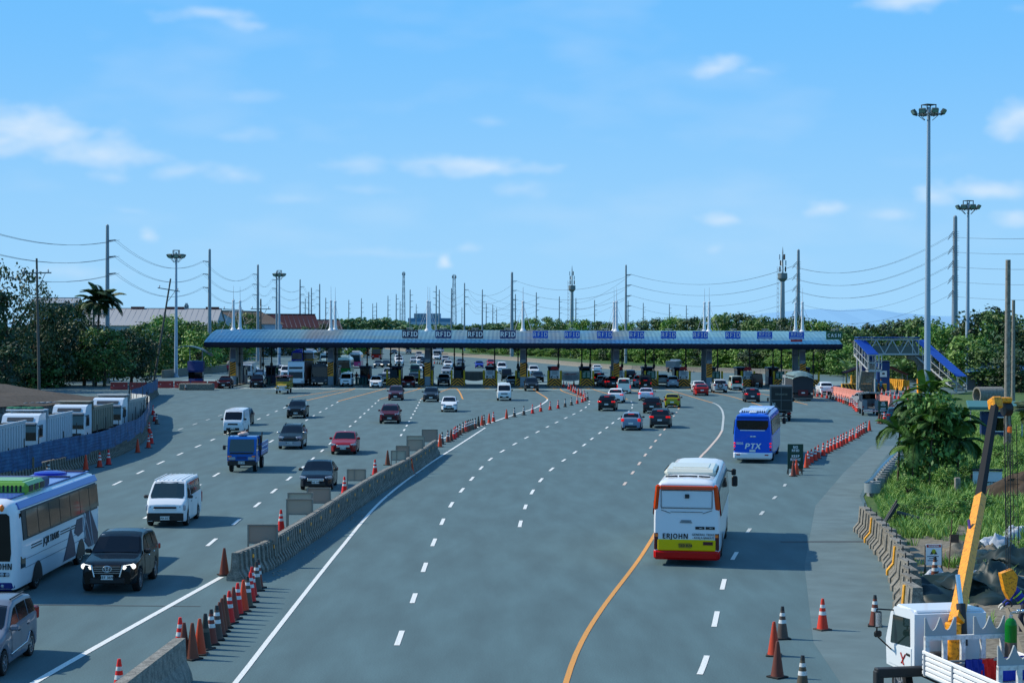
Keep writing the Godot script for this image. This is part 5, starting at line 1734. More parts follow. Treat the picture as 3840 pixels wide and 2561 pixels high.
func build_vehicles() -> void:
	var black := Color(0.035, 0.04, 0.05)
	var navy := Color(0.04, 0.06, 0.11)
	var grey_ := Color(0.24, 0.27, 0.30)
	var silver := Color(0.56, 0.59, 0.62)
	var white := Color(0.84, 0.86, 0.87)
	var red := Color(0.52, 0.03, 0.06)
	var maroon := Color(0.25, 0.04, 0.09)
	var wine := Color(0.10, 0.04, 0.06)
	var f := 0.02
	# --- towards the camera, near
	var fort := car("suv", "black sport utility car with bright headlights beside the white coach", "car", V3(-13.42, 0.0, -59.28), f, black, {"lights": true, "rails": false, "plate": "NEF 3693", "mirror": mats.black, "handle": mats.chrome})
	var emblem := Shape.new()
	for q in [[0.145, 0.1, 0.0, 0.0], [0.05, 0.09, 0.0, 0.0], [0.085, 0.045, 0.0, 0.045]]:
		for i in 20:
			var a0 := TAU * i / 20
			var a1 := TAU * (i + 1) / 20
			emblem.tube(V3(cos(a0) * q[0], sin(a0) * q[1] + q[3], 0), V3(cos(a1) * q[0], sin(a1) * q[1] + q[3], 0), 0.014, 0.014, 5, false)
	part("emblem", emblem, mats.chrome, fort, V3(0, 0.86, 2.42))
	var gtrim := Shape.new()
	for s in [-1.0, 1.0]: gtrim.tube(V3(s * 0.52, 0.98, 0), V3(s * 0.42, 0.6, 0.02), 0.03, 0.03, 6)
	for j in 4: gtrim.box(V3(0, 0.72 + j * 0.07, 0), V3(0.86, 0.012, 0.02))
	part("grille_trim", gtrim, mats.chrome, fort, V3(0, 0, 2.42))
	var stk := Shape.new()
	stk.box(Vector3.ZERO, V3(0.3, 0.05, 0.01))
	part("sticker", stk, mats.white, fort, V3(-0.5, 1.72, 0.15), Basis(Vector3.RIGHT, -0.9))
	var silv := car("mpv", "silver grey people carrier entering at the lower corner of the frame", "car", V3(-13.78, 0, -44.9), f, Color(0.40, 0.43, 0.48), {"rails": true})
	var crm := Shape.new()
	crm.tube(V3(0.885, 0.45, 0.9), V3(0.885, 0.5, -0.7), 0.015, 0.015, 5)
	crm.tube(V3(0.885, 0.5, -0.7), V3(0.885, 0.72, -1.0), 0.015, 0.015, 5)
	part("side_trim", crm, mats.chrome, silv)
	var hia := car("van", "white passenger van with black bumper and light reflections on its windscreen", "van", V3(-15.3, 0.0, -78.52), f, white, {"plate": "NAH 8576", "mirror": mats.dark, "glass": mats.coach_glass})
	var bmp := Shape.new()
	bmp.box(V3(0, 0.47, 2.34), V3(1.6, 0.42, 0.22), 0.06)
	part("bumper", bmp, mats.black, hia)
	var hp := Shape.new()
	hp.box(V3(0, 0.42, 2.455), V3(0.42, 0.16, 0.02))
	var hpp := part("number_plate", hp, mats.plate, hia)
	part("plate_lettering", words("NAH 8576", 0.09, true, 0.006), mats.black, hpp, V3(0, 0.42, 2.468))
	var bar := Shape.new()
	bar.box(V3(0, 0.79, 2.43), V3(1.02, 0.07, 0.05), 0.02)
	part("grille_bar", bar, mats.white, hia)
	for i in 8:
		var rb := Shape.new()
		rb.box(V3(-0.7 + i * 0.2, 1.995, -0.5), V3(0.035, 0.015, 3.2))
		part("roof_rib", rb, paint(white), hia)
	car("boxvan", "small white box van with dusty grey bumper, behind the blue truck", "van", V3(-22.62, 0.0, -143.66), f, Color(0.80, 0.83, 0.85), {"mirror": mats.black, "solid_sides": true, "plate": "PLE 472"})
	car("hatch", "dark car almost hidden behind the small white box van", "car", V3(-23.95, 0.0, -155.68), f, navy, {})
	car("crossover", "black crossover with silver lower trim, two lanes from the blue truck", "car", V3(-20.56, 0.0, -168.16), f, Color(0.045, 0.05, 0.065), {"rails": true, "plate": "NBY 2810"})
	var rev := car("mpv", "older black and silver people carrier with pale mirrors and roof rails", "car", V3(-15.92, 0.0, -126.92), f, Color(0.07, 0.09, 0.10), {"rails": true, "mirror": mats.chrome, "plate": "WMT 519"})
	for w in [[0.0, 0.42, 2.14, 1.6, 0.34, 0.2], [0.865, 0.45, 0.0, 0.03, 0.24, 2.0], [-0.865, 0.45, 0.0, 0.03, 0.24, 2.0]]:
		var sil := Shape.new()
		sil.box(V3(w[0], w[1], w[2]), V3(w[3], w[4], w[5]), 0.01)
		part("silver_cladding", sil, paint(silver), rev)
	car("sedan", "bright red sedan with chrome grille, coming towards the barrier row", "car", V3(-11.6, 0.0, -121.78), f, red, {"grille": mats.chrome, "plate": "NCH 7421"})
	car("sedan", "dark blue sedan with chrome front strip, closest to the concrete barrier row", "car", V3(-10.58, 0.0, -95.7), f, navy, {"lights": false, "grille": mats.chrome, "plate": "WAG 1482", "mirror": mats.black})
	car("crossover", "maroon crossover between the lane of the red sedan and the plaza", "car", V3(-11.07, 0.0, -159.66), f, Color(0.30, 0.03, 0.08), {"rails": true, "plate": "NDJ 5512"})
	car("hatch", "white hatchback with black grille heading for the cone line", "car", V3(-6.45, 0.0, -181.18), f, white, {"plate": "NFE 9034"})
	car("crossover", "dark grey sport utility car behind the white hatchback", "car", V3(-9.4, 0.0, -204.57), f, Color(0.15, 0.18, 0.21), {})
	car("mpv", "small maroon people carrier in front of the third striped cushion", "car", V3(-13.74, 0.0, -208.15), f, maroon, {})
	car("boxvan", "long white older van with roof ribs near the curved white line", "van", V3(-0.91, 0.0, -208.39), f, Color(0.82, 0.85, 0.85), {"mirror": mats.black})
	car("suv", "dark green-grey sport utility car beside the bend of the white line", "car", V3(2.7, 0.0, -238.56), f, Color(0.10, 0.13, 0.15), {"rails": true})
	car("sedan", "silver sedan just leaving the toll lane behind the white older van", "car", V3(0.09, 0.0, -258.05), f, Color(0.42, 0.46, 0.54), {"lights": false})
	car("crossover", "blue-grey sport utility car leaving a toll lane with amber light", "car", V3(-10.08, 0.0, -259.77), f, Color(0.17, 0.22, 0.28), {"lights": false})
	car("crossover", "dark red crossover leaving the lane between two striped cushions", "car", V3(-14.65, 0.0, -249.64), f, Color(0.34, 0.03, 0.06), {})
	car("mpv", "white crossover with dark grille at the booth with the orange-vested attendant", "car", V3(-19.12, 0.0, -247.45), f, white, {"grille": mats.black})
	car("sedan", "dark maroon car waiting behind the white crossover", "car", V3(-19.57, 0.0, -265.59), f, wine, {})
	car("boxvan", "white delivery van with boxes on its roof passing the second hatched column", "van", V3(-23.77, 0.0, -252.79), f, white, {"far": true})
	car("suv", "grey sport utility car behind the yellow jeepney", "car", V3(-32.31, 0.0, -253.47), f, Color(0.30, 0.33, 0.36), {})
	car("pickup", "dark purple pickup truck in the second truck lane", "pickup truck", V3(-35.75, 0.0, -246.63), f, Color(0.08, 0.05, 0.10), {})
	car("crossover", "maroon car under the lane bar in the lane next to the blue kiosk", "car", V3(-39.89, 0.0, -244.15), f, Color(0.20, 0.03, 0.06), {})
	# --- queueing behind the plaza
	var q := "vehicles queueing behind the plaza"
	for e in [["mpv", "white people carrier queueing behind the purple pickup", -43.26, -293.85, white], ["sedan", "silver-blue sedan queueing beside the white people carrier", -41.52, -289.1, silver], ["suv", "white car queueing behind the teal drums of the third island", -40.09, -303.01, white],
			["van", "white minibus queueing behind the fourth island", -37.77, -294.46, white]]:
		car(e[0], e[1], "car", V3(e[2], 0, e[3]), f, e[4], {"far": true, "group": q})
	for e in [["sedan", "dark sedan with headlights on, first of a pair on open asphalt behind the plaza", -27.66, -363.99, grey_, true], ["sedan", "black sedan with headlights on, second of a pair on open asphalt behind the plaza", -26.05, -363.45, black, true],
			["pickup", "white pickup driving up to the third striped cushion from behind", -24.48, -382.12, white, false], ["van", "white van behind the column of the fourth cushion", -20.37, -391.34, white, false], ["sedan", "silver car far behind the yellow road barriers", -22.75, -407.54, silver, false],
			["crossover", "silver crossover by the far cone line", -15.63, -412.5, silver, false], ["pickup", "white pickup queueing behind the blue-grey car", -12.78, -352.65, white, false], ["sedan", "silver sedan second in the queue behind the blue-grey car", -11.75, -314.52, silver, false],
			["sedan", "dark car beside the box truck past the plaza", -11.19, -384.01, grey_, false], ["sedan", "bright blue car crossing behind the grey hung sheet", -6.71, -362.26, Color(0.03, 0.10, 0.55), false], ["hatch", "red car waiting behind the first white rate sign", -4.54, -376.64, Color(0.60, 0.03, 0.05), false],
			["van", "white van behind the first white rate sign", -1.87, -327.51, white, false], ["boxvan", "dark green old van in the lane next to the first green sign", -0.84, -279.42, Color(0.07, 0.11, 0.10), false], ["suv", "white sport utility car behind the column with the green sign", 3.84, -307.98, white, false],
			["crossover", "black car in the lane next to the column with the green sign", 4.11, -275.52, black, false], ["boxvan", "green-roofed van second in the queue beside the dark red crossover", -16.85, -305.64, Color(0.06, 0.24, 0.22), false], ["crossover", "dark car behind the dark red crossover at the booth", -14.87, -266.06, Color(0.06, 0.07, 0.09), false],
			["hatch", "white hatchback half hidden by the fourth striped cushion", -17.44, -331.86, white, false], ["suv", "grey car beside the third striped cushion, still under the roof", -20.22, -287.54, silver, false]]:
		car(e[0], e[1], "car", V3(e[2], 0, e[3]), f, e[4], {"far": true, "lights": e[5], "group": q})
	# far traffic seen under the canopy
	var fars := [[-56.7, -509.8, "sedan"], [-55.71, -532.82, "van"], [-46.57, -465.21, "sedan"], [-57.4, -584.87, "van"], [-45.51, -490.9, "boxvan"], [-49.32, -586.65, "sedan"], [-38.58, -492.18, "hatch"], [-34.82, -521.44, "sedan"], [-26.67, -414.8, "suv"], [-31.52, -537.67, "hatch"], [-24.4, -463.06, "pickup"], [-19.25, -389.1, "crossover"], [-19.13, -446.78, "sedan"], [-15.67, -416.5, "sedan"], [-21.77, -539.63, "van"]]
	for i in fars.size():
		var e: Array = fars[i]
		car(e[2], "small distant %s in traffic under the canopy, %s from the hillside" % [["white car", "grey car", "silver car", "navy car"][i % 4], nth(i)], "car", V3(e[0], 0, e[1]), 0.1, [white, grey_, silver, navy][i % 4], {"far": true, "group": "distant traffic under the canopy"})
	# --- going away
	var a := PI - 0.135
	car("crossover", "black sport utility car with tail lights lit, beside the inner cone line", "car", V3(9.97, 0.0, -184.46), a, black, {"brake": true, "mirror": mats.black})
	car("crossover", "white sport utility car just ahead of the black one with lit tail lights", "car", V3(12.0, 0.0, -203.2), a, white, {"brake": true})
	car("van", "white van seen from behind near the lane closed banner", "van", V3(14.72, 0.0, -231.26), a + 0.05, Color(0.82, 0.84, 0.80), {"brake": true, "mirror": mats.white})
	car("sedan", "pearl white sedan seen from behind beside the dark maroon car", "car", V3(15.99, 0.0, -209.82), a, Color(0.74, 0.77, 0.84), {"brake": true, "mirror": mats.black})
	car("crossover", "dark maroon car seen from behind, ahead of the grey crossover with lit lamps", "car", V3(14.31, 0.0, -179.65), a, Color(0.09, 0.05, 0.07), {})
	car("hatch", "bright yellow-green hatchback seen from behind", "car", V3(17.5, 0.0, -192.05), a, Color(0.58, 0.55, 0.03), {"mirror": mats.black})
	car("hatch", "silver-blue hatchback with lit tail lights, last in its lane", "car", V3(10.21, 0.0, -150.44), a, Color(0.44, 0.52, 0.60), {"brake": true, "mirror": mats.black})
	car("crossover", "dark grey crossover with wide lit tail lights beside the silver-blue hatchback", "car", V3(13.01, 0.0, -154.3), a, Color(0.13, 0.16, 0.18), {"brake": true, "mirror": mats.black, "rails": true})
	car("sedan", "orange-red sedan seen from behind near the striped cushions", "car", V3(24.24, 0.0, -224.96), PI - 0.03, Color(0.66, 0.07, 0.03), {})
	car("sedan", "white sedan directly ahead of the orange-red sedan", "car", V3(25.21, 0.0, -237.14), PI - 0.03, white, {})
	var par := car("suv", "silver and white off-road car carrying a spare wheel on its tailgate", "car", V3(27.74, 0.0, -234.84), PI - 0.03, Color(0.62, 0.66, 0.68), {})
	wheel(par, V3(0.05, 1.0, -2.5), 0.34, 1.0)
	par.get_child(par.get_child_count() - 1).rotation.y = PI / 2
	car("boxvan", "cream box-bodied van with two lit tail lights at a striped cushion", "van", V3(31.03, 0.0, -243.54), PI - 0.03, Color(0.78, 0.80, 0.74), {"brake": true})
	car("crossover", "dark blue-grey crossover with red lamps beside the green box truck", "car", V3(28.15, 0.0, -206.32), PI - 0.06, Color(0.12, 0.15, 0.19), {"brake": true})
	var g2 := "vehicles entering the toll lanes"
	for e in [["suv", "dark car with lit brake lamps entering the lane beside the lane closed banner", 13.22, -266.78, wine, true], ["sedan", "white car already past the booth beside the lane closed banner", 16.01, -330.91, white, false], ["sedan", "silver sedan entering the lane beside the second green sign", 13.41, -260.86, silver, false],
			["sedan", "dark grey sedan squeezed beside the silver sedan at the second green sign", 14.0, -256.34, grey_, false], ["hatch", "red hatchback half hidden by the white van", 14.06, -251.57, Color(0.45, 0.03, 0.06), true], ["crossover", "dark blue crossover with red lamps half hidden by the white van", 14.43, -250.53, navy, true],
			["suv", "black car inside the lane of the third white rate sign", 18.91, -281.45, black, false], ["crossover", "silver crossover with lit lamps near the third green sign", 18.58, -256.77, silver, true], ["boxvan", "black van with lit lamps in front of the third green sign", 18.73, -247.4, black, true],
			["crossover", "white crossover entering beside the third green sign", 22.54, -263.29, white, false], ["mpv", "silver people carrier in front of the fourth white rate sign", 23.08, -252.77, silver, false]]:
		car(e[0], e[1], "car", V3(e[2], 0, e[3]), PI - 0.04, e[4], {"brake": e[5], "group": g2})
	car("sedan", "dark sedan with red lamps beside the last green sign", "car", V3(39.13, 0.0, -248.55), PI - 0.02, black, {"brake": true, "group": g2})
	car("boxvan", "black van in the lane beside the fifth white rate sign", "car", V3(35.47, 0.0, -255.38), PI - 0.02, black, {"group": g2})
	car("crossover", "white crossover with black rear window heading for the cash lane", "car", V3(40.8, 0.0, -228.8), PI - 0.02, white, {"brake": false})
	car("sedan", "silver sedan in the coned cash lane ahead of the pale jeepney", "car", V3(39.9, 0.0, -198.5), PI + 0.1, silver, {})
	car("sedan", "teal car mostly hidden by the palm clump", "car", V3(35.26, 0.0, -161.49), PI - 0.2, Color(0.05, 0.22, 0.30), {})
	build_trucks()


func box_truck(label: String, at: Vector3, yaw: float, box_c: Color, cab_c: Color, size: Vector3, group := "") -> Node3D:   # at: ground under the tail or the nose that faces the camera
	var away := cos(yaw) < 0.0
	var fwd := V3(sin(yaw), 0, cos(yaw))
	var total := size.z + 1.9
	var o := base("box_truck", label, "truck", at + fwd * total * 0.5 if away else at - fwd * total * 0.5, yaw, group)
	var zc := total * 0.5
	var cab := Shape.new()
	cab.prism(pts([[-1.75, 0.55], [0, 0.55], [0, 1.25], [-0.28, 2.25], [-0.5, 2.4], [-1.75, 2.4]]), size.x - 0.2, V3(0, 0, zc), Basis(Vector3.UP, -PI / 2))
	part("cab", cab, paint(cab_c), o)
	var ws := Shape.new()
	var w := size.x * 0.5 - 0.22
	ws.quad(V3(-w, 1.3, zc + 0.005), V3(w, 1.3, zc + 0.005), V3(w - 0.06, 2.2, zc - 0.25), V3(-w + 0.06, 2.2, zc - 0.25))
	part("windscreen", ws, mats.glass, o)
	for s in [-1.0, 1.0]:
		var sw := Shape.new()
		sw.box(V3(s * (size.x * 0.5 - 0.1), 1.75, zc - 0.95), V3(0.02, 0.8, 0.9))
		part("side_window", sw, mats.glass, o)
		var hd := Shape.new()
		hd.box(V3(s * (w - 0.1), 0.86, zc + 0.0), V3(0.36, 0.2, 0.08), 0.03)
		part("headlight", hd, mats.lens, o)
		var mi := Shape.new()
		mi.box(V3(s * (size.x * 0.5 + 0.16), 1.8, zc - 0.2), V3(0.18, 0.36, 0.1), 0.03)
		mi.tube(V3(s * (size.x * 0.5 - 0.1), 2.0, zc - 0.3), V3(s * (size.x * 0.5 + 0.16), 1.95, zc - 0.2), 0.02, 0.02, 5)
		part("wing_mirror", mi, mats.black, o)
		for z in [zc - 0.85, -zc + 1.2]: wheel(o, V3(s * (size.x * 0.5 - 0.28), 0.42, z), 0.42, 0.9)
		var tl := Shape.new()
		tl.box(V3(s * (size.x * 0.5 - 0.28), 0.78, -zc - 0.02), V3(0.36, 0.14, 0.06), 0.02)
		part("tail_light", tl, mats.tail, o)
	var bx := Shape.new()
	bx.box(V3(0, 0.95 + size.y * 0.5, -zc + size.z * 0.5), V3(size.x, size.y, size.z), 0.03)
	part("cargo_box", bx, col(box_c, 0.6), o)
	var ch := Shape.new()
	ch.box(V3(0, 0.74, -0.2), V3(0.9, 0.25, total - 0.6))
	part("chassis", ch, mats.black, o)
	var bm := Shape.new()
	bm.box(V3(0, 0.52, zc - 0.02), V3(size.x - 0.15, 0.25, 0.12), 0.04)
	bm.box(V3(0, 0.5, -zc + 0.03), V3(size.x - 0.2, 0.14, 0.1), 0.02)
	part("bumper", bm, mats.dark, o)
	var pl := part("number_plate", cache.plate, mats.plate, o, V3(0, 0.72, -zc - 0.03))
	return o


func jeepney(label: String, at: Vector3, yaw: float, body_c: Color, roof_c: Color, group := "") -> Node3D:
	var away := cos(yaw) < 0.0
	var fwd := V3(sin(yaw), 0, cos(yaw))
	var o := base("jeepney", label, "jeepney", at + fwd * 2.9 if away else at - fwd * 2.9, yaw, group)
	var m := paint(body_c)
	var side := Shape.new()   # long open-sided passenger body
	for s in [-1.0, 1.0]:
		side.box(V3(s * 0.86, 1.05, -0.9), V3(0.06, 0.7, 4.0), 0.02)
		for i in 6: side.box(V3(s * 0.86, 1.72, 0.95 - i * 0.76), V3(0.05, 0.72, 0.09))
	side.box(V3(0, 0.7, -0.9), V3(1.74, 0.12, 4.0))
	for x in [-0.62, 0.62]: side.box(V3(x, 1.15, -2.9), V3(0.5, 0.9, 0.06), 0.02)
	part("body", side, m, o)
	var hood := Shape.new()
	hood.prism(pts([[2.85, 0.55], [2.85, 1.05], [2.6, 1.2], [1.55, 1.28], [1.2, 1.3], [1.2, 0.55]]), 1.15, Vector3.ZERO, Basis(Vector3.UP, -PI / 2))
	hood.box(V3(0, 1.3, 1.15), V3(1.74, 0.5, 0.12), 0.02)
	part("hood", hood, m, o)
	var fen := Shape.new()
	for s in [-1.0, 1.0]: fen.box(V3(s * 0.74, 0.86, 2.05), V3(0.34, 0.14, 1.3), 0.05)
	part("fender", fen, m, o)
	var roof := Shape.new()
	for i in 8:
		var x := -0.84 + i * 0.24
		roof.box(V3(x, 2.16 + 0.1 * (1.0 - pow(x / 0.9, 2.0)), -0.75), V3(0.25, 0.07, 4.5))
	part("roof", roof, paint(roof_c), o)
	var gl := Shape.new()
	gl.quad(V3(-0.78, 1.55, 1.2), V3(0.78, 1.55, 1.2), V3(0.78, 2.1, 1.05), V3(-0.78, 2.1, 1.05))
	part("windscreen", gl, mats.glass, o)
	var gr := Shape.new()
	gr.box(V3(0, 0.85, 2.88), V3(0.75, 0.4, 0.05), 0.02)
	part("grille", gr, mats.chrome, o)
	for s in [-1.0, 1.0]:
		var hd := Shape.new()
		hd.lathe([[0.0, 0.08], [0.12, 0.05], [0.14, 0.0]], 12, Vector3.BACK)
		part("headlight", hd, mats.lens, o, V3(s * 0.52, 0.95, 2.82))
		var tl := Shape.new()
		tl.box(V3(s * 0.75, 0.9, -2.95), V3(0.14, 0.14, 0.05))
		part("tail_light", tl, mats.tail, o)
		var bench := Shape.new()
		bench.box(V3(s * 0.6, 1.0, -0.9), V3(0.42, 0.1, 3.8), 0.03)
		part("bench", bench, col(Color(0.30, 0.10, 0.08), 0.8), o)
		for z in [2.0, -1.8]: wheel(o, V3(s * 0.7, 0.36, z), 0.36, 0.8)
	var bp := Shape.new()
	bp.box(V3(0, 0.55, 2.98), V3(1.7, 0.2, 0.14), 0.04)
	bp.box(V3(0, 0.5, -2.98), V3(1.5, 0.14, 0.12), 0.03)
	part("bumper", bp, mats.chrome, o)
	part("number_plate", cache.plate, mats.plate, o, V3(0, 0.55, 3.07))
	return o


func build_trucks() -> void:
	# blue flat-nosed truck
	var at: Vector3 = V3(-16.31, 0.0, -106.31)
	var o := base("dropside_truck", "blue flat-nosed truck with a white bundle on the cab roof", "truck", at + V3(-0.05, 0, -2.6), 0.02)
	var blue := paint(Color(0.05, 0.34, 0.64))
	var cab := Shape.new()
	cab.prism(pts([[0.9, 0.62], [2.58, 0.62], [2.6, 1.2], [2.3, 2.02], [2.15, 2.15], [0.9, 2.15]]), 1.74, Vector3.ZERO, Basis(Vector3.UP, -PI / 2))
	part("cab", cab, blue, o)
	var ws := Shape.new()
	ws.quad(V3(-0.76, 1.26, 2.59), V3(0.76, 1.26, 2.59), V3(0.70, 2.0, 2.33), V3(-0.70, 2.0, 2.33))
	part("windscreen", ws, mats.coach_glass, o)
	for s in [-1.0, 1.0]:
		var sw := Shape.new()
		sw.quad(V3(s * 0.878, 1.28, 2.4), V3(s * 0.878, 1.28, 1.2), V3(s * 0.878, 2.0, 1.2), V3(s * 0.878, 2.0, 2.2))
		if s < 0:
			sw = Shape.new()
			sw.quad(V3(-0.878, 1.28, 1.2), V3(-0.878, 1.28, 2.4), V3(-0.878, 2.0, 2.2), V3(-0.878, 2.0, 1.2))
		part("side_window", sw, mats.glass, o)
		var hd := Shape.new()
		hd.box(V3(s * 0.58, 0.86, 2.6), V3(0.4, 0.18, 0.08), 0.03)
		part("headlight", hd, mats.lens, o)
		var ind := Shape.new()
		ind.box(V3(s * 0.72, 0.99, 2.6), V3(0.22, 0.08, 0.07), 0.02)
		part("indicator", ind, mats.amber, o)
		var mi := Shape.new()
		mi.box(V3(s * 1.08, 1.5, 2.35), V3(0.18, 0.28, 0.09), 0.03)
		mi.tube(V3(s * 0.86, 1.6, 2.3), V3(s * 1.05, 1.58, 2.35), 0.018, 0.018, 5)
		part("wing_mirror", mi, mats.black, o)
		for z in [1.75, -1.35]: wheel(o, V3(s * 0.72, 0.38, z), 0.38, 0.85)
		var sd := Shape.new()
		for j in 3: sd.box(V3(s * 0.95, 1.05 + j * 0.26, -0.95), V3(0.05, 0.24, 3.5), 0.01)
		part("side_board", sd, blue, o)
	var bed := Shape.new()
	bed.box(V3(0, 0.88, -0.95), V3(1.9, 0.1, 3.5))
	bed.box(V3(0, 1.5, 0.76), V3(1.9, 1.3, 0.06))
	for s in [-1.0, 1.0]: bed.tube(V3(s * 0.93, 0.9, 0.72), V3(s * 1.0, 2.35, 0.68), 0.04, 0.04, 6)
	part("bed", bed, mats.dark, o)
	var bm := Shape.new()
	bm.box(V3(0, 0.58, 2.58), V3(1.7, 0.3, 0.14), 0.04)
	part("bumper", bm, mats.black, o)
	var gr := Shape.new()
	gr.box(V3(0, 0.9, 2.6), V3(0.6, 0.16, 0.03))
	part("grille", gr, col(Color(0.03, 0.18, 0.42)), o)
	var wp := Shape.new()
	wp.box(V3(0, 1.18, 2.605), V3(1.4, 0.1, 0.02))
	part("wiper_panel", wp, mats.black, o)
	var p := part("number_plate", cache.plate, mats.plate, o, V3(0, 0.62, 2.67))
	part("plate_lettering", words("NAK 5970", 0.09, true, 0.006), mats.black, p, V3(0, 0, 0.013))
	var bun := Shape.new()
	bun.ball(V3(0.05, 2.28, 1.5), V3(0.28, 0.15, 0.3), 10, 6)
	bun.ball(V3(-0.14, 2.25, 1.62), V3(0.2, 0.12, 0.2), 8, 5)
	for i in 5: bun.tube(V3(-0.1 + 0.08 * i, 2.3, 1.4), V3(-0.28 + 0.13 * i, 2.5 + 0.05 * (i % 2), 1.3), 0.018, 0.005, 4)
	single("tied_bundle", bun, col(Color(0.75, 0.66, 0.62), 0.9), "white bundle with orange tassels on the blue truck's roof", "bundle", o.position)
	# dark green box truck ahead of the blue coach
	var gt := box_truck("dark green box truck with faded lettering, ahead of the blue coach", V3(25.22, 0.0, -164.85), PI - 0.14, Color(0.07, 0.10, 0.10), Color(0.55, 0.57, 0.58), V3(2.1, 2.35, 4.6))
	var zt := -3.27
	var fr := Shape.new()
	for x in [-1.0, 0.0, 1.0]: fr.box(V3(x, 2.1, zt), V3(0.06, 2.25, 0.05))
	for y in [1.05, 2.0, 3.2]: fr.box(V3(0, y, zt - 0.003), V3(2.04, 0.06, 0.05))
	fr.tube(V3(0.1, 1.1, zt - 0.03), V3(0.95, 1.95, zt - 0.03), 0.035, 0.035, 5)
	fr.box(V3(0.98, 2.1, zt - 0.01), V3(0.14, 2.3, 0.06))
	part("rear_frame", fr, col(Color(0.34, 0.36, 0.36)), gt)
	part("rear_lettering", words("TRANSFER", 0.17), col(Color(0.45, 0.46, 0.42)), gt, V3(0.0, 2.55, zt - 0.035), Basis(Vector3.UP, PI))
	var lb := Shape.new()
	lb.box(V3(0.68, 1.6, zt - 0.03), V3(0.28, 0.3, 0.02))
	part("notice", lb, col(Color(0.66, 0.70, 0.70)), gt)
	# grey dump truck with a tarpaulin
	var dt := base("dump_truck", "grey dump truck with a pale tarpaulin over its load, in the last toll lane", "truck", V3(34.64, 0.0, -209.38) + V3(0, 0, -4.2), PI)
	var body := Shape.new()
	body.prism(pts([[-1.2, 1.0], [1.2, 1.0], [1.25, 3.0], [-1.25, 3.0]]), 5.6, V3(0, 0, -1.4))
	part("tipper", body, col(Color(0.16, 0.18, 0.20), 0.8), dt)
	var tarp := Shape.new()
	var tn := FastNoiseLite.new()
	tn.frequency = 0.9
	for i in 12:
		for j in 10:
			var pt := func(a: int, b: int) -> Vector3:
				var x := -1.32 + 2.64 * a / 12.0
				var z := 1.5 - 5.9 * b / 10.0
				var y := 3.05 + 0.5 * cos(x * 1.1) * (1.0 - 0.25 * absf(z + 1.4) / 3.0) + 0.1 * tn.get_noise_2d(a * 1.4, b * 1.4)
				if a == 0 or a == 12 or b == 10: y -= 0.45 + 0.15 * tn.get_noise_2d(a * 3.0, b * 3.0)
				return V3(x, y, z)
			tarp.quad(pt.call(i, j), pt.call(i + 1, j), pt.call(i + 1, j + 1), pt.call(i, j + 1))
	part("tarpaulin", tarp, col(Color(0.40, 0.50, 0.50), 0.6), dt)
	var cb := Shape.new()
	cb.prism(pts([[1.9, 0.7], [4.15, 0.7], [4.15, 1.6], [3.95, 2.9], [1.9, 2.9]]), 2.4, Vector3.ZERO, Basis(Vector3.UP, -PI / 2))
	part("cab", cb, col(Color(0.55, 0.57, 0.58), 0.5), dt)
	var ch := Shape.new()
	ch.box(V3(0, 0.85, 0), V3(1.0, 0.3, 7.8))
	ch.box(V3(0, 0.62, -4.1), V3(2.4, 0.35, 0.15), 0.03)
	part("chassis", ch, mats.dark, dt)
	var rp := Shape.new()
	rp.box(V3(0, 1.0, -4.22), V3(1.2, 0.7, 0.06), 0.02)
	part("tail_panel", rp, col(Color(0.34, 0.05, 0.08)), dt)
	part("number_plate", cache.plate, mats.plate, dt, V3(0, 1.0, -4.27))
	var fl := Shape.new()
	fl.box(V3(0, 0.35, -4.05), V3(2.4, 0.32, 0.05))
	part("mud_flap", fl, col(Color(0.42, 0.42, 0.40)), dt)
	for s in [-1.0, 1.0]:
		for z in [3.1, -1.6, -2.9]: wheel(dt, V3(s * 0.95, 0.5, z), 0.5, 0.9)
		var sw := Shape.new()
		sw.box(V3(s * 1.205, 2.2, 3.2), V3(0.02, 0.8, 1.1))
		part("side_window", sw, mats.glass, dt)
	# jeepneys
	jeepney("pale bare-metal jeepney seen from behind in the coned cash lane", V3(35.8, 0.0, -175.57), PI - 0.12, Color(0.44, 0.47, 0.50), Color(0.30, 0.34, 0.36))
	jeepney("yellow jeepney with red and white roof front in front of the truck lanes", V3(-29.45, 0.0, -225.29), 0.03, Color(0.62, 0.54, 0.22), Color(0.42, 0.12, 0.14))
	# container lorry and coaches behind the plaza
	var ct := box_truck("white tall-cab lorry with dark red container in the truck lane", V3(-30.62, 0.0, -249.24), 0.02, Color(0.26, 0.08, 0.08), Color(0.76, 0.80, 0.82), V3(2.5, 2.6, 11.0), "queue of large vehicles")
	var hood := Shape.new()
	hood.prism(pts([[-1.7, 2.4], [-0.35, 2.4], [-0.5, 3.0], [-0.9, 3.6], [-1.7, 3.7]]), 2.3, V3(0, 0, 6.45), Basis(Vector3.UP, -PI / 2))
	part("roof_fairing", hood, paint(Color(0.76, 0.80, 0.82)), ct)
	var band := Shape.new()
	band.box(V3(0, 2.75, 6.06), V3(1.9, 0.3, 0.06), 0.0, Basis(Vector3.RIGHT, -0.2))
	part("name_band", band, mats.dark, ct)
	box_truck("white box truck far past the plaza near the roadside barrier", V3(-19.12, 0.0, -450.47), 0.05, Color(0.62, 0.66, 0.68), Color(0.75, 0.77, 0.78), V3(2.3, 2.4, 5.0), "queue of large vehicles")
	box_truck("white light truck parked high on the far carriageway beside the trees", V3(30.17, 0.0, -334.52), PI - 0.3, Color(0.40, 0.44, 0.46), Color(0.82, 0.84, 0.84), V3(2.0, 1.2, 3.6), "queue of large vehicles")
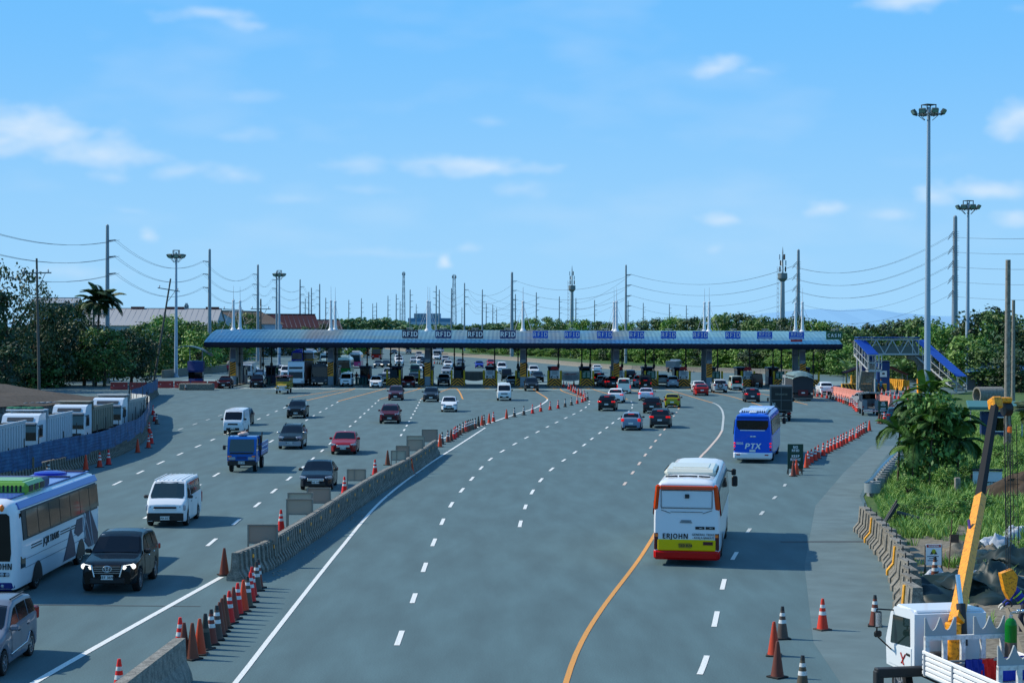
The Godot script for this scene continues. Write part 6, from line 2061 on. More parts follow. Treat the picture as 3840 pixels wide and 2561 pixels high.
	box_truck("pale truck with cream canvas body beside the first hatched column", V3(-43.03, 0.0, -285.11), 0.02, Color(0.68, 0.68, 0.66), Color(0.7, 0.72, 0.74), V3(1.9, 1.7, 3.6), "queue of large vehicles")
	for e in [[-29.48, -276.47, "green and white coach with rounded roof behind the fourth island", Color(0.03, 0.32, 0.18), Color(0.72, 0.80, 0.78)], [-29.08, -304.25, "green coach in the queue, behind the white delivery van", Color(0.05, 0.36, 0.16), Color(0.66, 0.74, 0.72)], [-27.89, -255.39, "dull grey coach at the toll lane beside the second hatched column", Color(0.32, 0.36, 0.40), Color(0.34, 0.38, 0.42)],
			[-31.9, -357.4, "white coach with pink front far behind the booths", Color(0.72, 0.24, 0.44), Color(0.72, 0.74, 0.76)], [-36.92, -349.5, "white coach far back in the queue beside the column", Color(0.70, 0.74, 0.76), Color(0.74, 0.77, 0.78)], [-34.25, -444.48, "red and yellow coach with blue windows on the open road past the plaza", Color(0.62, 0.06, 0.05), Color(0.60, 0.50, 0.05)],
			[-41.39, -494.21, "orange coach with bright headlamp on the far road", Color(0.52, 0.24, 0.05), Color(0.40, 0.24, 0.10)], [-44.36, -383.52, "white and yellow lorry with blue band above the queue", Color(0.62, 0.42, 0.08), Color(0.70, 0.74, 0.78)], [-46.24, -379.02, "bright blue lorry above the white tall-cab lorry", Color(0.02, 0.10, 0.45), Color(0.04, 0.12, 0.45)], [-42.71, -473.57, "silver coach farthest up the queue", Color(0.40, 0.48, 0.50), Color(0.56, 0.60, 0.62)]]:
		small_coach(e[2], V3(e[0], 0, e[1]), 0.03, e[3], e[4])


func small_coach(label: String, at: Vector3, yaw: float, low: Color, high: Color) -> void:
	var fwd := V3(sin(yaw), 0, cos(yaw))
	var o := base("coach", label, "coach", at - fwd * 4.8, yaw, "coaches queueing behind the plaza")
	var b := Shape.new()
	b.prism(pts([[-1.2, 0.45], [1.2, 0.45], [1.22, 1.5], [-1.22, 1.5]]), 9.6)
	part("lower_body", b, paint(low), o)
	var t := Shape.new()
	t.prism(pts([[-1.22, 1.5], [1.22, 1.5], [1.15, 2.8], [0.95, 3.1], [0.5, 3.25], [-0.5, 3.25], [-0.95, 3.1], [-1.15, 2.8]]), 9.5)
	part("upper_body", t, paint(high), o)
	var ws := Shape.new()
	ws.quad(V3(-1.08, 1.35, 4.815), V3(1.08, 1.35, 4.815), V3(1.02, 2.75, 4.765), V3(-1.02, 2.75, 4.765))
	part("windscreen", ws, mats.glass, o)
	for s in [-1.0, 1.0]:
		for i in 6:
			var w := Shape.new()
			w.box(V3(s * 1.19, 2.15, 3.7 - i * 1.45), V3(0.06, 0.95, 1.3), 0.0, Basis(Vector3.BACK, s * 0.054))
			part("side_window", w, mats.glass, o)
		var h := Shape.new()
		h.box(V3(s * 0.85, 0.85, 4.8), V3(0.4, 0.24, 0.08), 0.03)
		part("headlight", h, mats.lens, o)
		for z in [3.0, -2.6]: wheel(o, V3(s * 0.98, 0.46, z), 0.46, 0.9)
	var ac := Shape.new()
	ac.box(V3(0, 3.36, -0.8), V3(1.6, 0.22, 2.6), 0.08)
	part("roof_unit", ac, paint(high.lightened(0.1)), o)


# ------------------------------------------------------------------ three detailed coaches
func loft(sections: Array, closed := false, caps := true) -> Shape:   # rows of Vector3, smooth across and along
	var sh := Shape.new()
	var m: int = sections[0].size()
	var last := m if closed else m - 1
	var nrm := []
	for i in sections.size():
		var r := []
		r.resize(m)
		r.fill(Vector3.ZERO)
		nrm.append(r)
	for i in sections.size() - 1:
		for j in last:
			var k := (j + 1) % m
			var n: Vector3 = (sections[i + 1][k] - sections[i][j]).cross(sections[i][k] - sections[i + 1][j])
			for q in [[i, j], [i + 1, j], [i, k], [i + 1, k]]: nrm[q[0]][q[1]] += n
	for i in sections.size() - 1:
		for j in last:
			var k := (j + 1) % m
			sh.squad(sections[i][j], sections[i + 1][j], sections[i + 1][k], sections[i][k], nrm[i][j].normalized(), nrm[i + 1][j].normalized(), nrm[i + 1][k].normalized(), nrm[i][k].normalized())
	if caps:
		for e in [0, sections.size() - 1]:
			var c := Vector3.ZERO
			for p in sections[e]: c += p
			c /= m
			for j in m:
				var k := (j + 1) % m
				if e == 0: sh.tri(c, sections[e][j], sections[e][k])
				else: sh.tri(c, sections[e][k], sections[e][j])
	return sh


const COACH := [[1.19, 0.32], [1.23, 0.5], [1.25, 1.0], [1.25, 1.75], [1.24, 2.0], [1.17, 2.75], [1.1, 3.0], [0.98, 3.14], [0.7, 3.22], [0.0, 3.25]]


func coach_row(z: float, k: float, top: float, low := 0.0) -> Array:
	var row := []
	for q in COACH: row.append(V3(q[0] * k, minf(q[1], top - 0.25 + 0.25 * q[1] / 3.25) + low * clampf(1.0 - q[1], 0.0, 1.0), z))
	for i in range(COACH.size() - 2, -1, -1): row.append(V3(-row[i].x, row[i].y, z))
	return row


func coach(label: String, at: Vector3, yaw: float, c: Color, win_c: Material) -> Node3D:   # at: ground under the bumper that faces the camera
	var away := cos(yaw) < 0.0
	var fwd := V3(sin(yaw), 0, cos(yaw))
	var o := base("coach", label, "coach", at + fwd * 5.75 if away else at - fwd * 5.75, yaw)
	var rows := [coach_row(5.75, 0.86, 2.95, 0.05), coach_row(5.7, 0.93, 3.08), coach_row(5.5, 0.985, 3.2), coach_row(5.1, 1.0, 3.25), coach_row(2, 1.0, 3.25), coach_row(-3, 1.0, 3.25), coach_row(-5.2, 1.0, 3.25), coach_row(-5.55, 0.985, 3.2), coach_row(-5.72, 0.95, 3.12), coach_row(-5.75, 0.93, 3.05)]
	part("body", loft(rows), paint(c), o)
	var fl := Shape.new()
	fl.box(V3(0, 0.5, 0), V3(2.2, 0.3, 10.8))
	part("underbody", fl, mats.black, o)
	for s in [-1.0, 1.0]:
		for z in [3.25, -2.75]:
			var arch := Shape.new()
			for i in 12:
				var a0 := PI * i / 12
				var a1 := PI * (i + 1) / 12
				arch.quad(V3(s * 1.256, 0.3 + sin(a0) * 0.66 * s * s, z + cos(a0) * 0.62), V3(s * 1.256, 0.3, z), V3(s * 1.256, 0.3, z), V3(s * 1.256, 0.3 + sin(a1) * 0.66, z + cos(a1) * 0.62))
			part("wheel_arch", arch, mats.black, o)
			wheel(o, V3(s * 1.12, 0.5, z), 0.5, 0.65, mats.chrome)
		var band := Shape.new()
		band.box(V3(s * 1.222, 2.34, -0.1), V3(0.03, 0.98, 10.3), 0.0, Basis(Vector3.BACK, s * 0.094))
		part("window_band", band, mats.black, o)
		for i in 7:
			var w := Shape.new()
			w.box(V3(s * 1.232, 2.34, 3.9 - i * 1.44), V3(0.03, 0.86, 1.36), 0.0, Basis(Vector3.BACK, s * 0.094))
			part("side_window", w, win_c, o)
	return o


func flat_word(o: Node3D, called: String, text: String, size: float, at: Vector3, m: Material, turn: Basis, bold := true, squeeze := 1.0) -> void:
	part(called, words(text, size, bold, 0.012), m, o, at, turn * Basis.from_scale(V3(squeeze, 1, 1)))


func build_buses() -> void:
	var back := Basis(Vector3.UP, PI)
	var orange := paint(Color(0.80, 0.26, 0.06))
	var red := paint(Color(0.74, 0.03, 0.03))
	var white := Color(0.84, 0.86, 0.88)
	# white, yellow and red coach going away
	var e := coach("white coach with yellow and red bands across its tail, closest on the outbound side", V3(6.54, 0.0, -65.72), PI - 0.15, white, mats.glass)
	var q := Shape.new()
	q.box(V3(0, 0.79, -5.72), V3(2.16, 0.42, 0.14), 0.03)
	part("yellow_band", q, paint(Color(0.85, 0.72, 0.02)), e)
	q = Shape.new()
	q.box(V3(0, 0.42, -5.62), V3(2.44, 0.36, 0.4), 0.08)
	for s in [-1.0, 1.0]: q.box(V3(s * 1.12, 0.42, -5.35), V3(0.24, 0.36, 0.6), 0.06)
	part("rear_bumper", q, red, e)
	q = Shape.new()
	q.box(V3(0, 2.93, -5.75), V3(2.0, 0.15, 0.12), 0.03, Basis(Vector3.RIGHT, 0.1))
	for s in [-1.0, 1.0]: q.box(V3(s * 1.1, 2.56, -5.66), V3(0.2, 0.95, 0.24), 0.06, Basis(Vector3.BACK, s * 0.09))
	part("orange_trim", q, orange, e)
	q = Shape.new()
	for s in [-1.0, 1.0]: q.prism(pts([[0, 1.75], [0.3, 2.25], [0.3, 2.4], [-0.2, 1.55]]), 0.02, V3(s * 1.235, 0, -5.3), Basis(Vector3.UP, PI / 2))
	part("red_flash", q, red, e)
	q = Shape.new()
	q.box(V3(0, 2.5, -5.73), V3(1.86, 0.62, 0.06), 0.02, Basis(Vector3.RIGHT, 0.03))
	part("rear_window_cover", q, paint(Color(0.80, 0.83, 0.85)), e)
	q = Shape.new()
	q.box(V3(0, 2.83, -5.765), V3(1.9, 0.025, 0.02))
	q.box(V3(0, 2.17, -5.77), V3(1.9, 0.02, 0.02))
	for s in [-1.0, 1.0]: q.box(V3(s * 0.95, 2.5, -5.765), V3(0.02, 0.64, 0.02))
	q.tube(V3(-0.95, 2.1, -5.77), V3(-0.6, 1.98, -5.77), 0.01, 0.01, 4)
	q.tube(V3(0.95, 2.1, -5.77), V3(0.6, 1.98, -5.77), 0.01, 0.01, 4)
	q.box(V3(0, 2.03, -5.77), V3(1.2, 0.015, 0.02))
	part("panel_seam", q, mats.dark, e)
	q = Shape.new()
	q.box(V3(-0.02, 2.62, -5.79), V3(0.16, 0.15, 0.03))
	part("vent_cover", q, mats.dark, e)
	q = Shape.new()
	for j in 4: q.box(V3(0.02, 1.63 + j * 0.03, -5.765), V3(0.46 - 0.03 * j, 0.018, 0.02))
	part("louvre", q, col(Color(0.42, 0.47, 0.5)), e)
	for x in [-0.5, -0.88]:
		q = Shape.new()
		q.box(V3(x, 1.44, -5.765), V3(0.34, 0.1, 0.02))
		part("black_badge", q, mats.black, e)
		flat_word(e, "badge_lettering", "Get it", 0.03, V3(x - 0.03, 1.44, -5.78), mats.white, back)
	flat_word(e, "lettering", "ERJOHN", 0.19, V3(0.42, 1.12, -5.765), mats.black, back, true, 0.98)
	flat_word(e, "lettering", "GENERAL TRIAS", 0.075, V3(-0.62, 1.19, -5.765), mats.dark, back, false, 1.15)
	flat_word(e, "lettering", "- AYALA MAKATI", 0.075, V3(-0.62, 1.07, -5.765), mats.dark, back, false, 1.1)
	for s in [-1.0, 1.0]:
		q = Shape.new()
		q.box(V3(s * 1.12, 0.92, -5.66), V3(0.18, 0.68, 0.2), 0.04)
		part("tail_light", q, col(Color(0.28, 0.05, 0.06), 0.25), e)
		q = Shape.new()
		q.box(V3(s * 1.12, 1.14, -5.765), V3(0.12, 0.1, 0.02))
		part("indicator", q, mats.amber, e)
	q = Shape.new()
	q.box(V3(0.05, 0.78, -5.8), V3(0.46, 0.18, 0.02))
	var yp := part("number_plate", q, col(Color(0.62, 0.50, 0.06)), e)
	part("plate_lettering", words("TXD 824", 0.1, true, 0.006), mats.black, yp, V3(0.05, 0.78, -5.813), back)
	q = Shape.new()
	q.box(V3(-0.8, 0.87, -5.8), V3(0.36, 0.12, 0.02))
	part("warning_panel", q, col(Color(0.30, 0.06, 0.08)), e)
	q = Shape.new()
	for i in 3: q.box(V3(-0.62 + 0.62 * i, 3.27, -4.6 if i == 1 else -4.75), V3(0.7 if i == 1 else 0.5, 0.05, 0.1), 0.0, Basis(Vector3.UP, [-0.7, 0, 0.7][i]))
	part("roof_hatch", q, mats.black, e)
	roof_unit(e, V3(0, 3.28, -1.6), Color(0.82, 0.82, 0.76), V3(2.0, 0.3, 3.4), false)
	coach_mirror(e, -1.0)
	# blue coach
	var p := coach("blue coach with white bumper and spoiler, seen from behind", V3(15.71, 0.0, -114.86), PI - 0.2, Color(0.05, 0.34, 0.80), col(Color(0.46, 0.34, 0.25), 0.2))
	q = Shape.new()
	q.box(V3(0, 0.5, -5.6), V3(2.5, 0.46, 0.44), 0.1)
	for s in [-1.0, 1.0]: q.box(V3(s * 1.12, 0.5, -5.3), V3(0.28, 0.44, 0.7), 0.06)
	part("rear_bumper", q, paint(white), p)
	q = Shape.new()
	q.prism(pts([[-0.9, 2.2], [0.9, 2.2], [1.02, 2.42], [1.02, 2.8], [-1.02, 2.8], [-1.02, 2.42]]), 0.06, V3(0, 0, -5.74))
	part("rear_window", q, mats.glass, p)
	q = Shape.new()
	q.box(V3(0, 2.15, -5.74), V3(1.6, 0.05, 0.06))
	part("white_line", q, mats.white, p)
	q = Shape.new()
	q.box(V3(0, 3.06, -5.62), V3(2.1, 0.14, 0.5), 0.05, Basis(Vector3.RIGHT, -0.15))
	part("spoiler", q, paint(Color(0.04, 0.28, 0.68)), p)
	flat_word(p, "lettering", "PTX", 0.36, V3(-0.02, 1.12, -5.765), mats.white, back * Basis(V3(1, 0, 0), V3(0.22, 1, 0), V3(0, 0, 1)), true, 1.2)
	flat_word(p, "lettering", "8036", 0.15, V3(0.82, 1.3, -5.765), mats.white, back, true)
	q = Shape.new()
	for k in 2: q.ball(V3(-0.12 + k * 0.2, 1.75, -5.765), V3(0.13 - k * 0.03, 0.05, 0.012), 8, 5)
	part("emblem", q, mats.chrome, p)
	for s in [-1.0, 1.0]:
		for j in 3:
			q = Shape.new()
			q.box(V3(s * 1.14, 0.9 + j * 0.2, -5.66), V3(0.16, 0.19, 0.2), 0.05)
			part("tail_light", q, mats.tail_on if j > 0 else mats.tail, p)
		q = Shape.new()
		q.box(V3(s * 0.92, 0.56, -5.83), V3(0.24, 0.08, 0.02), 0.02)
		part("reflector", q, mats.tail, p)
		q = Shape.new()
		q.box(V3(s * 1.253, 1.1, 0), V3(0.012, 1.1, 10.2))
		part("side_panel", q, paint(Color(0.42, 0.52, 0.72)), p)
	part("number_plate", cache.plate, mats.plate, p, V3(0, 0.82, -5.77))
	roof_unit(p, V3(0, 3.3, -3.3), Color(0.72, 0.80, 0.90), V3(1.9, 0.3, 3.0))
	var cone_ := Shape.new()
	cone_.box(V3(0, 3.3, -5.15), V3(0.5, 0.14, 0.5), 0.05)
	part("roof_vent", cone_, mats.white, p)
	var rc := Shape.new()
	rc.box(V3(0, 3.235, 0.2), V3(1.7, 0.04, 10.6), 0.015)
	part("roof_cover", rc, paint(Color(0.46, 0.60, 0.86)), p)
	coach_mirror(p, -1.0)
	coach_mirror(p, 1.0)
	# white and blue coach coming towards the camera at the frame edge
	var w := coach("white and blue coach with green roof unit, coming in at the frame edge", V3(-17.32, 0, -57.2), 0.0, white, mats.coach_glass)
	q = Shape.new()
	q.box(V3(0, 3.235, -0.3), V3(1.7, 0.04, 10.6), 0.015)
	for s in [-1.0, 1.0]: q.box(V3(s * 1.11, 2.99, -0.2), V3(0.06, 0.26, 10.8), 0.02, Basis(Vector3.BACK, s * 0.45))
	part("roof_paint", q, paint(Color(0.30, 0.42, 0.70)), w)
	q = Shape.new()
	q.box(V3(0, 2.93, 5.58), V3(2.06, 0.28, 0.3), 0.08, Basis(Vector3.RIGHT, -0.35))
	part("destination_panel", q, paint(Color(0.05, 0.16, 0.56)), w)
	q = Shape.new()
	q.ball(V3(0.75, 2.98, 5.74), V3(0.08, 0.12, 0.06), 8, 6)
	part("marker_lamp", q, mats.amber, w)
	q = Shape.new()
	q.prism(pts([[-1.02, 1.25], [1.02, 1.25], [1.06, 1.5], [1.0, 2.72], [0.9, 2.8], [-0.9, 2.8], [-1.0, 2.72], [-1.06, 1.5]]), 0.06, V3(0, 0, 5.74))
	part("windscreen", q, mats.glass, w)
	q = Shape.new()
	q.box(V3(0.45, 1.62, 5.78), V3(0.7, 0.03, 0.02), 0.0, Basis(Vector3.BACK, 1.0))
	part("wiper", q, mats.black, w)
	q = Shape.new()
	q.prism(pts([[-0.16, 0], [0.16, 0], [0.1, 0.5], [-0.1, 0.5]]), 0.02, V3(0.28, 1.35, 5.775), Basis(Vector3.BACK, 0.25))
	part("red_cloth", q, col(Color(0.5, 0.05, 0.06)), w)
	flat_word(w, "lettering", "EARLJOHN", 0.2, V3(0.55, 1.08, 5.78), mats.black, Basis(), true, 0.8)
	for s in [-1.0, 1.0]:
		q = Shape.new()
		q.box(V3(s * 0.78, 0.82, 5.66), V3(0.5, 0.2, 0.24), 0.06)
		var h := part("headlight", q, mats.dark, w)
		q = Shape.new()
		for k in 3: q.ball(V3(s * (0.6 + 0.17 * k), 0.82, 5.78), V3(0.07, 0.07, 0.02), 10, 6)
		part("lamp_lens", q, mats.lens, h)
		q = Shape.new()
		q.ball(V3(s * 0.78, 0.45, 5.76), V3(0.06, 0.06, 0.03), 8, 5)
		part("fog_light", q, mats.lens, w)
	q = Shape.new()
	q.box(V3(0, 0.46, 5.62), V3(2.3, 0.36, 0.3), 0.1)
	part("front_bumper", q, paint(Color(0.05, 0.15, 0.42)), w)
	q = Shape.new()
	for j in 2: q.box(V3(0.35, 0.42 + j * 0.12, 5.78), V3(0.5, 0.05, 0.02))
	part("bumper_grille", q, mats.white, w)
	q = Shape.new()
	q.quad(V3(1.262, 0.95, 5.3), V3(1.262, 0.95, 4.75), V3(1.19, 2.75, 4.6), V3(1.17, 2.75, 5.25))
	part("driver_window", q, mats.glass, w)
	var side := Basis(Vector3.UP, PI / 2)
	var dk: StandardMaterial3D = col(Color(0.13, 0.16, 0.27), 0.45)
	flat_word(w, "lettering", "JCJR TRANS", 0.24, V3(1.262, 1.52, 1.5), mats.dark, side, true, 1.2)
	q = Shape.new()
	for j in 2:
		for z in [3.4, -0.4, -1.9]: q.box(V3(1.258, 1.48 + j * 0.09, z), V3(0.014, 0.035, 1.3))
	part("stripe", q, mats.dark, w)
	q = Shape.new()
	q.prism(pts([[-0.2, 0.45], [-1.2, 1.55], [-1.75, 0.9], [-1.95, 0.45]]), 0.02, V3(1.256, 0, 0), Basis(Vector3.UP, -PI / 2) * Basis.from_scale(V3(1, 1, 1)))
	q.prism(pts([[-1.7, 1.3], [-2.1, 1.75], [-2.9, 1.75], [-3.0, 1.2], [-2.3, 1.1]]), 0.02, V3(1.256, 0, 0), Basis(Vector3.UP, -PI / 2))
	q.prism(pts([[-3.3, 0.8], [-3.5, 1.85], [-4.2, 1.85], [-5.4, 0.9], [-5.4, 0.5], [-4.0, 0.5]]), 0.02, V3(1.256, 0, 0), Basis(Vector3.UP, -PI / 2))
	part("graphic", q, dk, w)
	q = Shape.new()
	for a in [[[-3.1, 1.9], [-4.4, 0.5]], [[-3.9, 1.9], [-4.6, 0.5]], [[-3.0, 1.75], [-3.4, 0.9]]]: q.tube(V3(1.262, a[0][1], a[0][0]), V3(1.262, a[1][1], a[1][0]), 0.03, 0.03, 4)
	part("graphic_line", q, col(Color(0.66, 0.70, 0.74)), w)
	q = Shape.new()
	q.box(V3(1.256, 0.92, 0.5), V3(0.01, 0.012, 8.6))
	q.box(V3(1.256, 1.2, 0.5), V3(0.01, 0.012, 8.6))
	part("panel_seam", q, col(Color(0.3, 0.33, 0.38)), w)
	roof_unit(w, V3(0, 3.38, 2.3), Color(0.42, 0.62, 0.26), V3(1.9, 0.44, 2.3))
	q = Shape.new()
	q.box(V3(0, 3.4, 0.75), V3(1.8, 0.36, 0.8), 0.08)
	part("roof_unit_tail", q, col(Color(0.22, 0.26, 0.42), 0.6), w)
	q = Shape.new()
	q.lathe([[0.62, 0.0], [0.6, 0.1], [0.3, 0.15], [0.0, 0.16]], 14)
	part("roof_vent", q, paint(Color(0.08, 0.12, 0.62)), w, V3(-0.2, 3.24, -3.9))
	q = Shape.new()
	q.box(V3(0.4, 3.28, -2.7), V3(0.9, 0.04, 0.14))
	q.box(V3(0, 3.26, -5.2), V3(1.6, 0.08, 0.3), 0.03)
	part("roof_trim", q, col(Color(0.03, 0.05, 0.2)), w)


func roof_unit(o: Node3D, at: Vector3, c: Color, size: Vector3, ends := true) -> void:
	var q := Shape.new()
	q.box(Vector3.ZERO, size, 0.12)
	q.box(V3(0, size.y * 0.5, 0), V3(size.x * 0.7, 0.06, size.z * 0.6), 0.02)
	var u := part("roof_unit", q, paint(c), o, at)
	q = Shape.new()
	for i in (11 if ends else 0):
		for s in [-1.0, 1.0]: q.box(V3(-size.x * 0.38 + i * size.x * 0.076, 0.02, s * (size.z * 0.5 + 0.003)), V3(size.x * 0.035, size.y * 0.5, 0.02))
	for i in 3:
		for s in [-1.0, 1.0]: q.box(V3(s * (size.x * 0.5 + 0.003), 0, -size.z * 0.3 + i * size.z * 0.3), V3(0.02, size.y * 0.5, size.z * 0.22))
	part("vent", q, mats.black, u)


func coach_mirror(o: Node3D, s: float) -> void:
	var q := Shape.new()
	q.tube(V3(s * 1.15, 2.7, 5.5), V3(s * 1.5, 2.6, 5.75), 0.03, 0.03, 6)
	q.box(V3(s * 1.5, 2.2, 5.78), V3(0.26, 0.46, 0.16), 0.05)
	q.box(V3(s * 1.46, 2.6, 5.76), V3(0.2, 0.28, 0.14), 0.04)
	part("wing_mirror", q, mats.black, o)


# ------------------------------------------------------------------ cones, median barriers
var cone_count := {}


func cone(kind: String, where: String, at: Vector3, h := 0.9, tilt := 0.0) -> void:
	# kinds: r bright red with bands, o plain orange, b brown faded, g dark grey-green, w brown with white bands, k dark with bands, d orange with bands
	var look: Dictionary = {"r": ["bright red cone with white bands", Color(0.86, 0.06, 0.03), 2], "o": ["plain orange cone", Color(0.80, 0.22, 0.07), 0], "b": ["faded brown cone", Color(0.42, 0.19, 0.11), 0], "g": ["grimy dark grey cone", Color(0.13, 0.15, 0.13), 1],
		"w": ["brown cone with white bands", Color(0.44, 0.20, 0.11), 2], "k": ["grey-brown cone with white bands", Color(0.30, 0.25, 0.21), 2], "d": ["orange cone with white bands", Color(0.85, 0.17, 0.05), 2]}
	var l: Array = look[kind]
	cone_count[where] = cone_count.get(where, -1) + 1
	if not cache.has("cone"):
		var b := Shape.new()
		b.lathe([[0.17, 0.04], [0.158, 0.1], [0.045, 0.86], [0.035, 0.9], [0.0, 0.9]], 12)
		cache.cone = b.mesh()
		var f := Shape.new()
		f.box(V3(0, 0.022, 0), V3(0.4, 0.044, 0.4), 0.012)
		cache.cone_foot = f.mesh()
		for q in [["cone_band", 0.44, 0.54], ["cone_band2", 0.64, 0.73], ["cone_tip", 0.8, 0.905]]:
			var s := Shape.new()
			var r0: float = lerpf(0.158, 0.045, (q[1] - 0.1) / 0.76) + 0.004
			var r1: float = lerpf(0.158, 0.045, (q[2] - 0.1) / 0.76) + 0.004
			s.lathe([[r0 - 0.004, q[1]], [r0, q[1]], [r1, q[2]], [0.0 if q[0] == "cone_tip" else r1 - 0.004, q[2]]], 12)
			cache[q[0]] = s.mesh()
	var o := base("traffic_cone", l[0] + (where if where[0] == " " else ", %s of %s" % [nth(cone_count[where]), where]), "traffic cone", at, rng.randf() * 1.5, where)
	o.scale = Vector3.ONE * (h / 0.9)
	o.rotation.z = tilt
	var c: Color = l[1]
	c = Color(c.r * rng.randf_range(0.9, 1.06), c.g * rng.randf_range(0.9, 1.1), c.b)
	var m: StandardMaterial3D = col(Color(snappedf(c.r, 0.03), snappedf(c.g, 0.03), snappedf(c.b, 0.03)), 0.6)
	part("body", cache.cone, m, o)
	part("foot", cache.cone_foot, mats.rubber if kind in ["r", "w", "k", "b"] else col(Color(0.24, 0.2, 0.17), 0.8), o)
	if l[2] > 0: part("band", cache.cone_band, mats.dirty_white if kind != "g" else col(Color(0.32, 0.32, 0.28)), o)
	if l[2] > 1: part("band", cache.cone_band2, mats.dirty_white, o)
	if kind in ["w", "k", "g"]: part("tip", cache.cone_tip, mats.dark, o)


func cone_row(where: String, kinds: String, spots: Array, h := 0.9) -> void:
	for i in spots.size(): cone(kinds[i % kinds.length()], where, spots[i], h)


func build_cones() -> void:
	# the row that fills the gap between the two concrete barriers
	var row := "the row filling the barrier gap"
	cone_row(row, "rbbogwkbbbrbrokrrkw", [V3(-9.04, 0.0, -48.04), V3(-8.78, 0.0, -47.22), V3(-8.55, 0.0, -47.17), V3(-8.47, 0.0, -47.84), V3(-8.46, 0.0, -48.66), V3(-8.42, 0.0, -49.38), V3(-8.38, 0.0, -50.07), V3(-8.41, 0.0, -50.73), V3(-8.46, 0.0, -51.44), V3(-8.48, 0.0, -52.09), V3(-8.47, 0.0, -52.85), V3(-8.46, 0.0, -53.62), V3(-8.47, 0.0, -54.48), V3(-8.39, 0.0, -55.11), V3(-8.38, 0.0, -55.9), V3(-8.43, 0.0, -56.89), V3(-8.56, 0.0, -58.08), V3(-8.59, 0.0, -59.33), V3(-8.62, 0.0, -59.94)], 0.98)
	cone("b", " at the barrier end where the long white edge line starts", V3(-10.27, 0.0, -62.96), 0.98)
	cone("r", " showing only its tip beside the plain wall end", V3(-9.41, 0.0, -42.23), 0.95)
	# behind the barrier, on the inbound side
	cone_row("the cones behind the barrier row", "rrrb", [V3(-9.99, 0.0, -76.3), V3(-8.82, 0.0, -92.89), V3(-8.13, 0.0, -104.79), V3(-7.92, 0.0, -112.41)], 0.95)
	# in front of the barrier, far end
	cone_row("the cones against the barrier row's far end", "obbbo", [V3(-6.01, 0.0, -105.67), V3(-5.93, 0.0, -109.4), V3(-5.57, 0.0, -114.63), V3(-5.56, 0.0, -126.25), V3(-5.26, 0.0, -129.19)], 0.95)
	row = "the tight row beyond the barrier"
	cone_row(row, "wkwbrrwwwdwwkkwgow", [V3(-5.26, 0.0, -129.24), V3(-5.22, 0.0, -132.19), V3(-4.88, 0.0, -134.55), V3(-4.67, 0.0, -135.82), V3(-4.51, 0.0, -137.76), V3(-4.46, 0.0, -139.64), V3(-4.34, 0.0, -140.77), V3(-4.21, 0.0, -143.09), V3(-4.03, 0.0, -145.85), V3(-3.86, 0.0, -147.34), V3(-3.75, 0.0, -148.35), V3(-3.64, 0.0, -149.24), V3(-3.5, 0.0, -150.15), V3(-3.36, 0.0, -151.2), V3(-3.15, 0.0, -152.14), V3(-2.93, 0.0, -154.99), V3(-2.64, 0.0, -156.67), V3(-2.49, 0.0, -157.82)], 0.92)
	row = "the spaced row along the curved white line"
	cone_row(row, "odokkrddrkkdrrkd", [V3(-2.05, 0.0, -160.31), V3(-1.69, 0.0, -162.87), V3(-0.49, 0.0, -168.12), V3(0.26, 0.0, -171.47), V3(1.2, 0.0, -174.96), V3(2.1, 0.0, -178.23), V3(3.0, 0.0, -182.0), V3(4.05, 0.0, -185.75), V3(4.97, 0.0, -188.82), V3(5.83, 0.0, -192.62), V3(6.65, 0.0, -196.35), V3(7.46, 0.0, -200.46), V3(8.17, 0.0, -204.01), V3(8.64, 0.0, -207.67), V3(9.06, 0.0, -210.7), V3(8.95, 0.0, -218.03)], 0.92)
	row = "the row leading to the lane closed banner"
	cone_row(row, "dordorkdordk", [V3(8.72, 0.0, -222.16), V3(8.51, 0.0, -224.99), V3(8.35, 0.0, -230.91), V3(8.23, 0.0, -234.92), V3(8.04, 0.0, -239.4), V3(7.9, 0.0, -244.74), V3(7.74, 0.0, -249.6), V3(7.45, 0.0, -253.92), V3(7.1, 0.0, -259.15), V3(6.82, 0.0, -263.8), V3(9.14, 0.0, -259.34), V3(8.48, 0.0, -283.15)], 0.92)
	cone_row("the cones below the cushion beside the banner", "dd", [V3(11.15, 0.0, -256.5), V3(12.06, 0.0, -258.09)], 0.9)
	# keep right row
	row = "the long row behind the keep right sign"
	var kr := [V3(18.63, 0.0, -111.26), V3(19.12, 0.0, -113.54), V3(19.64, 0.0, -115.35), V3(20.22, 0.0, -117.28), V3(20.78, 0.0, -119.27), V3(21.53, 0.0, -121.59), V3(22.26, 0.0, -123.99), V3(22.8, 0.0, -125.74), V3(23.39, 0.0, -127.61), V3(23.96, 0.0, -129.26), V3(24.51, 0.0, -131.01), V3(25.01, 0.0, -132.74), V3(25.54, 0.0, -134.28), V3(26.34, 0.0, -136.9), V3(26.88, 0.0, -138.7), V3(27.62, 0.0, -140.81), V3(28.2, 0.0, -142.98), V3(28.77, 0.0, -144.95), V3(29.38, 0.0, -147.06), V3(29.9, 0.0, -148.67), V3(30.56, 0.0, -150.41)]
	cone_row(row, "oddddddddddddddddddk", kr, 0.92)
	cone_row("the cones holding the keep right sign", "bow", [V3(16.82, 0.0, -105.05), V3(17.16, 0.0, -106.02), V3(17.86, 0.0, -109.0)], 0.92)
	cone_row("the cones around the farther green sign", "bbrddd", [V3(33.84, 0.0, -162.18), V3(33.9, 0.0, -161.41), V3(35.14, 0.0, -166.02), V3(35.82, 0.0, -168.43), V3(36.46, 0.0, -170.54), V3(36.98, 0.0, -172.19)], 0.92)
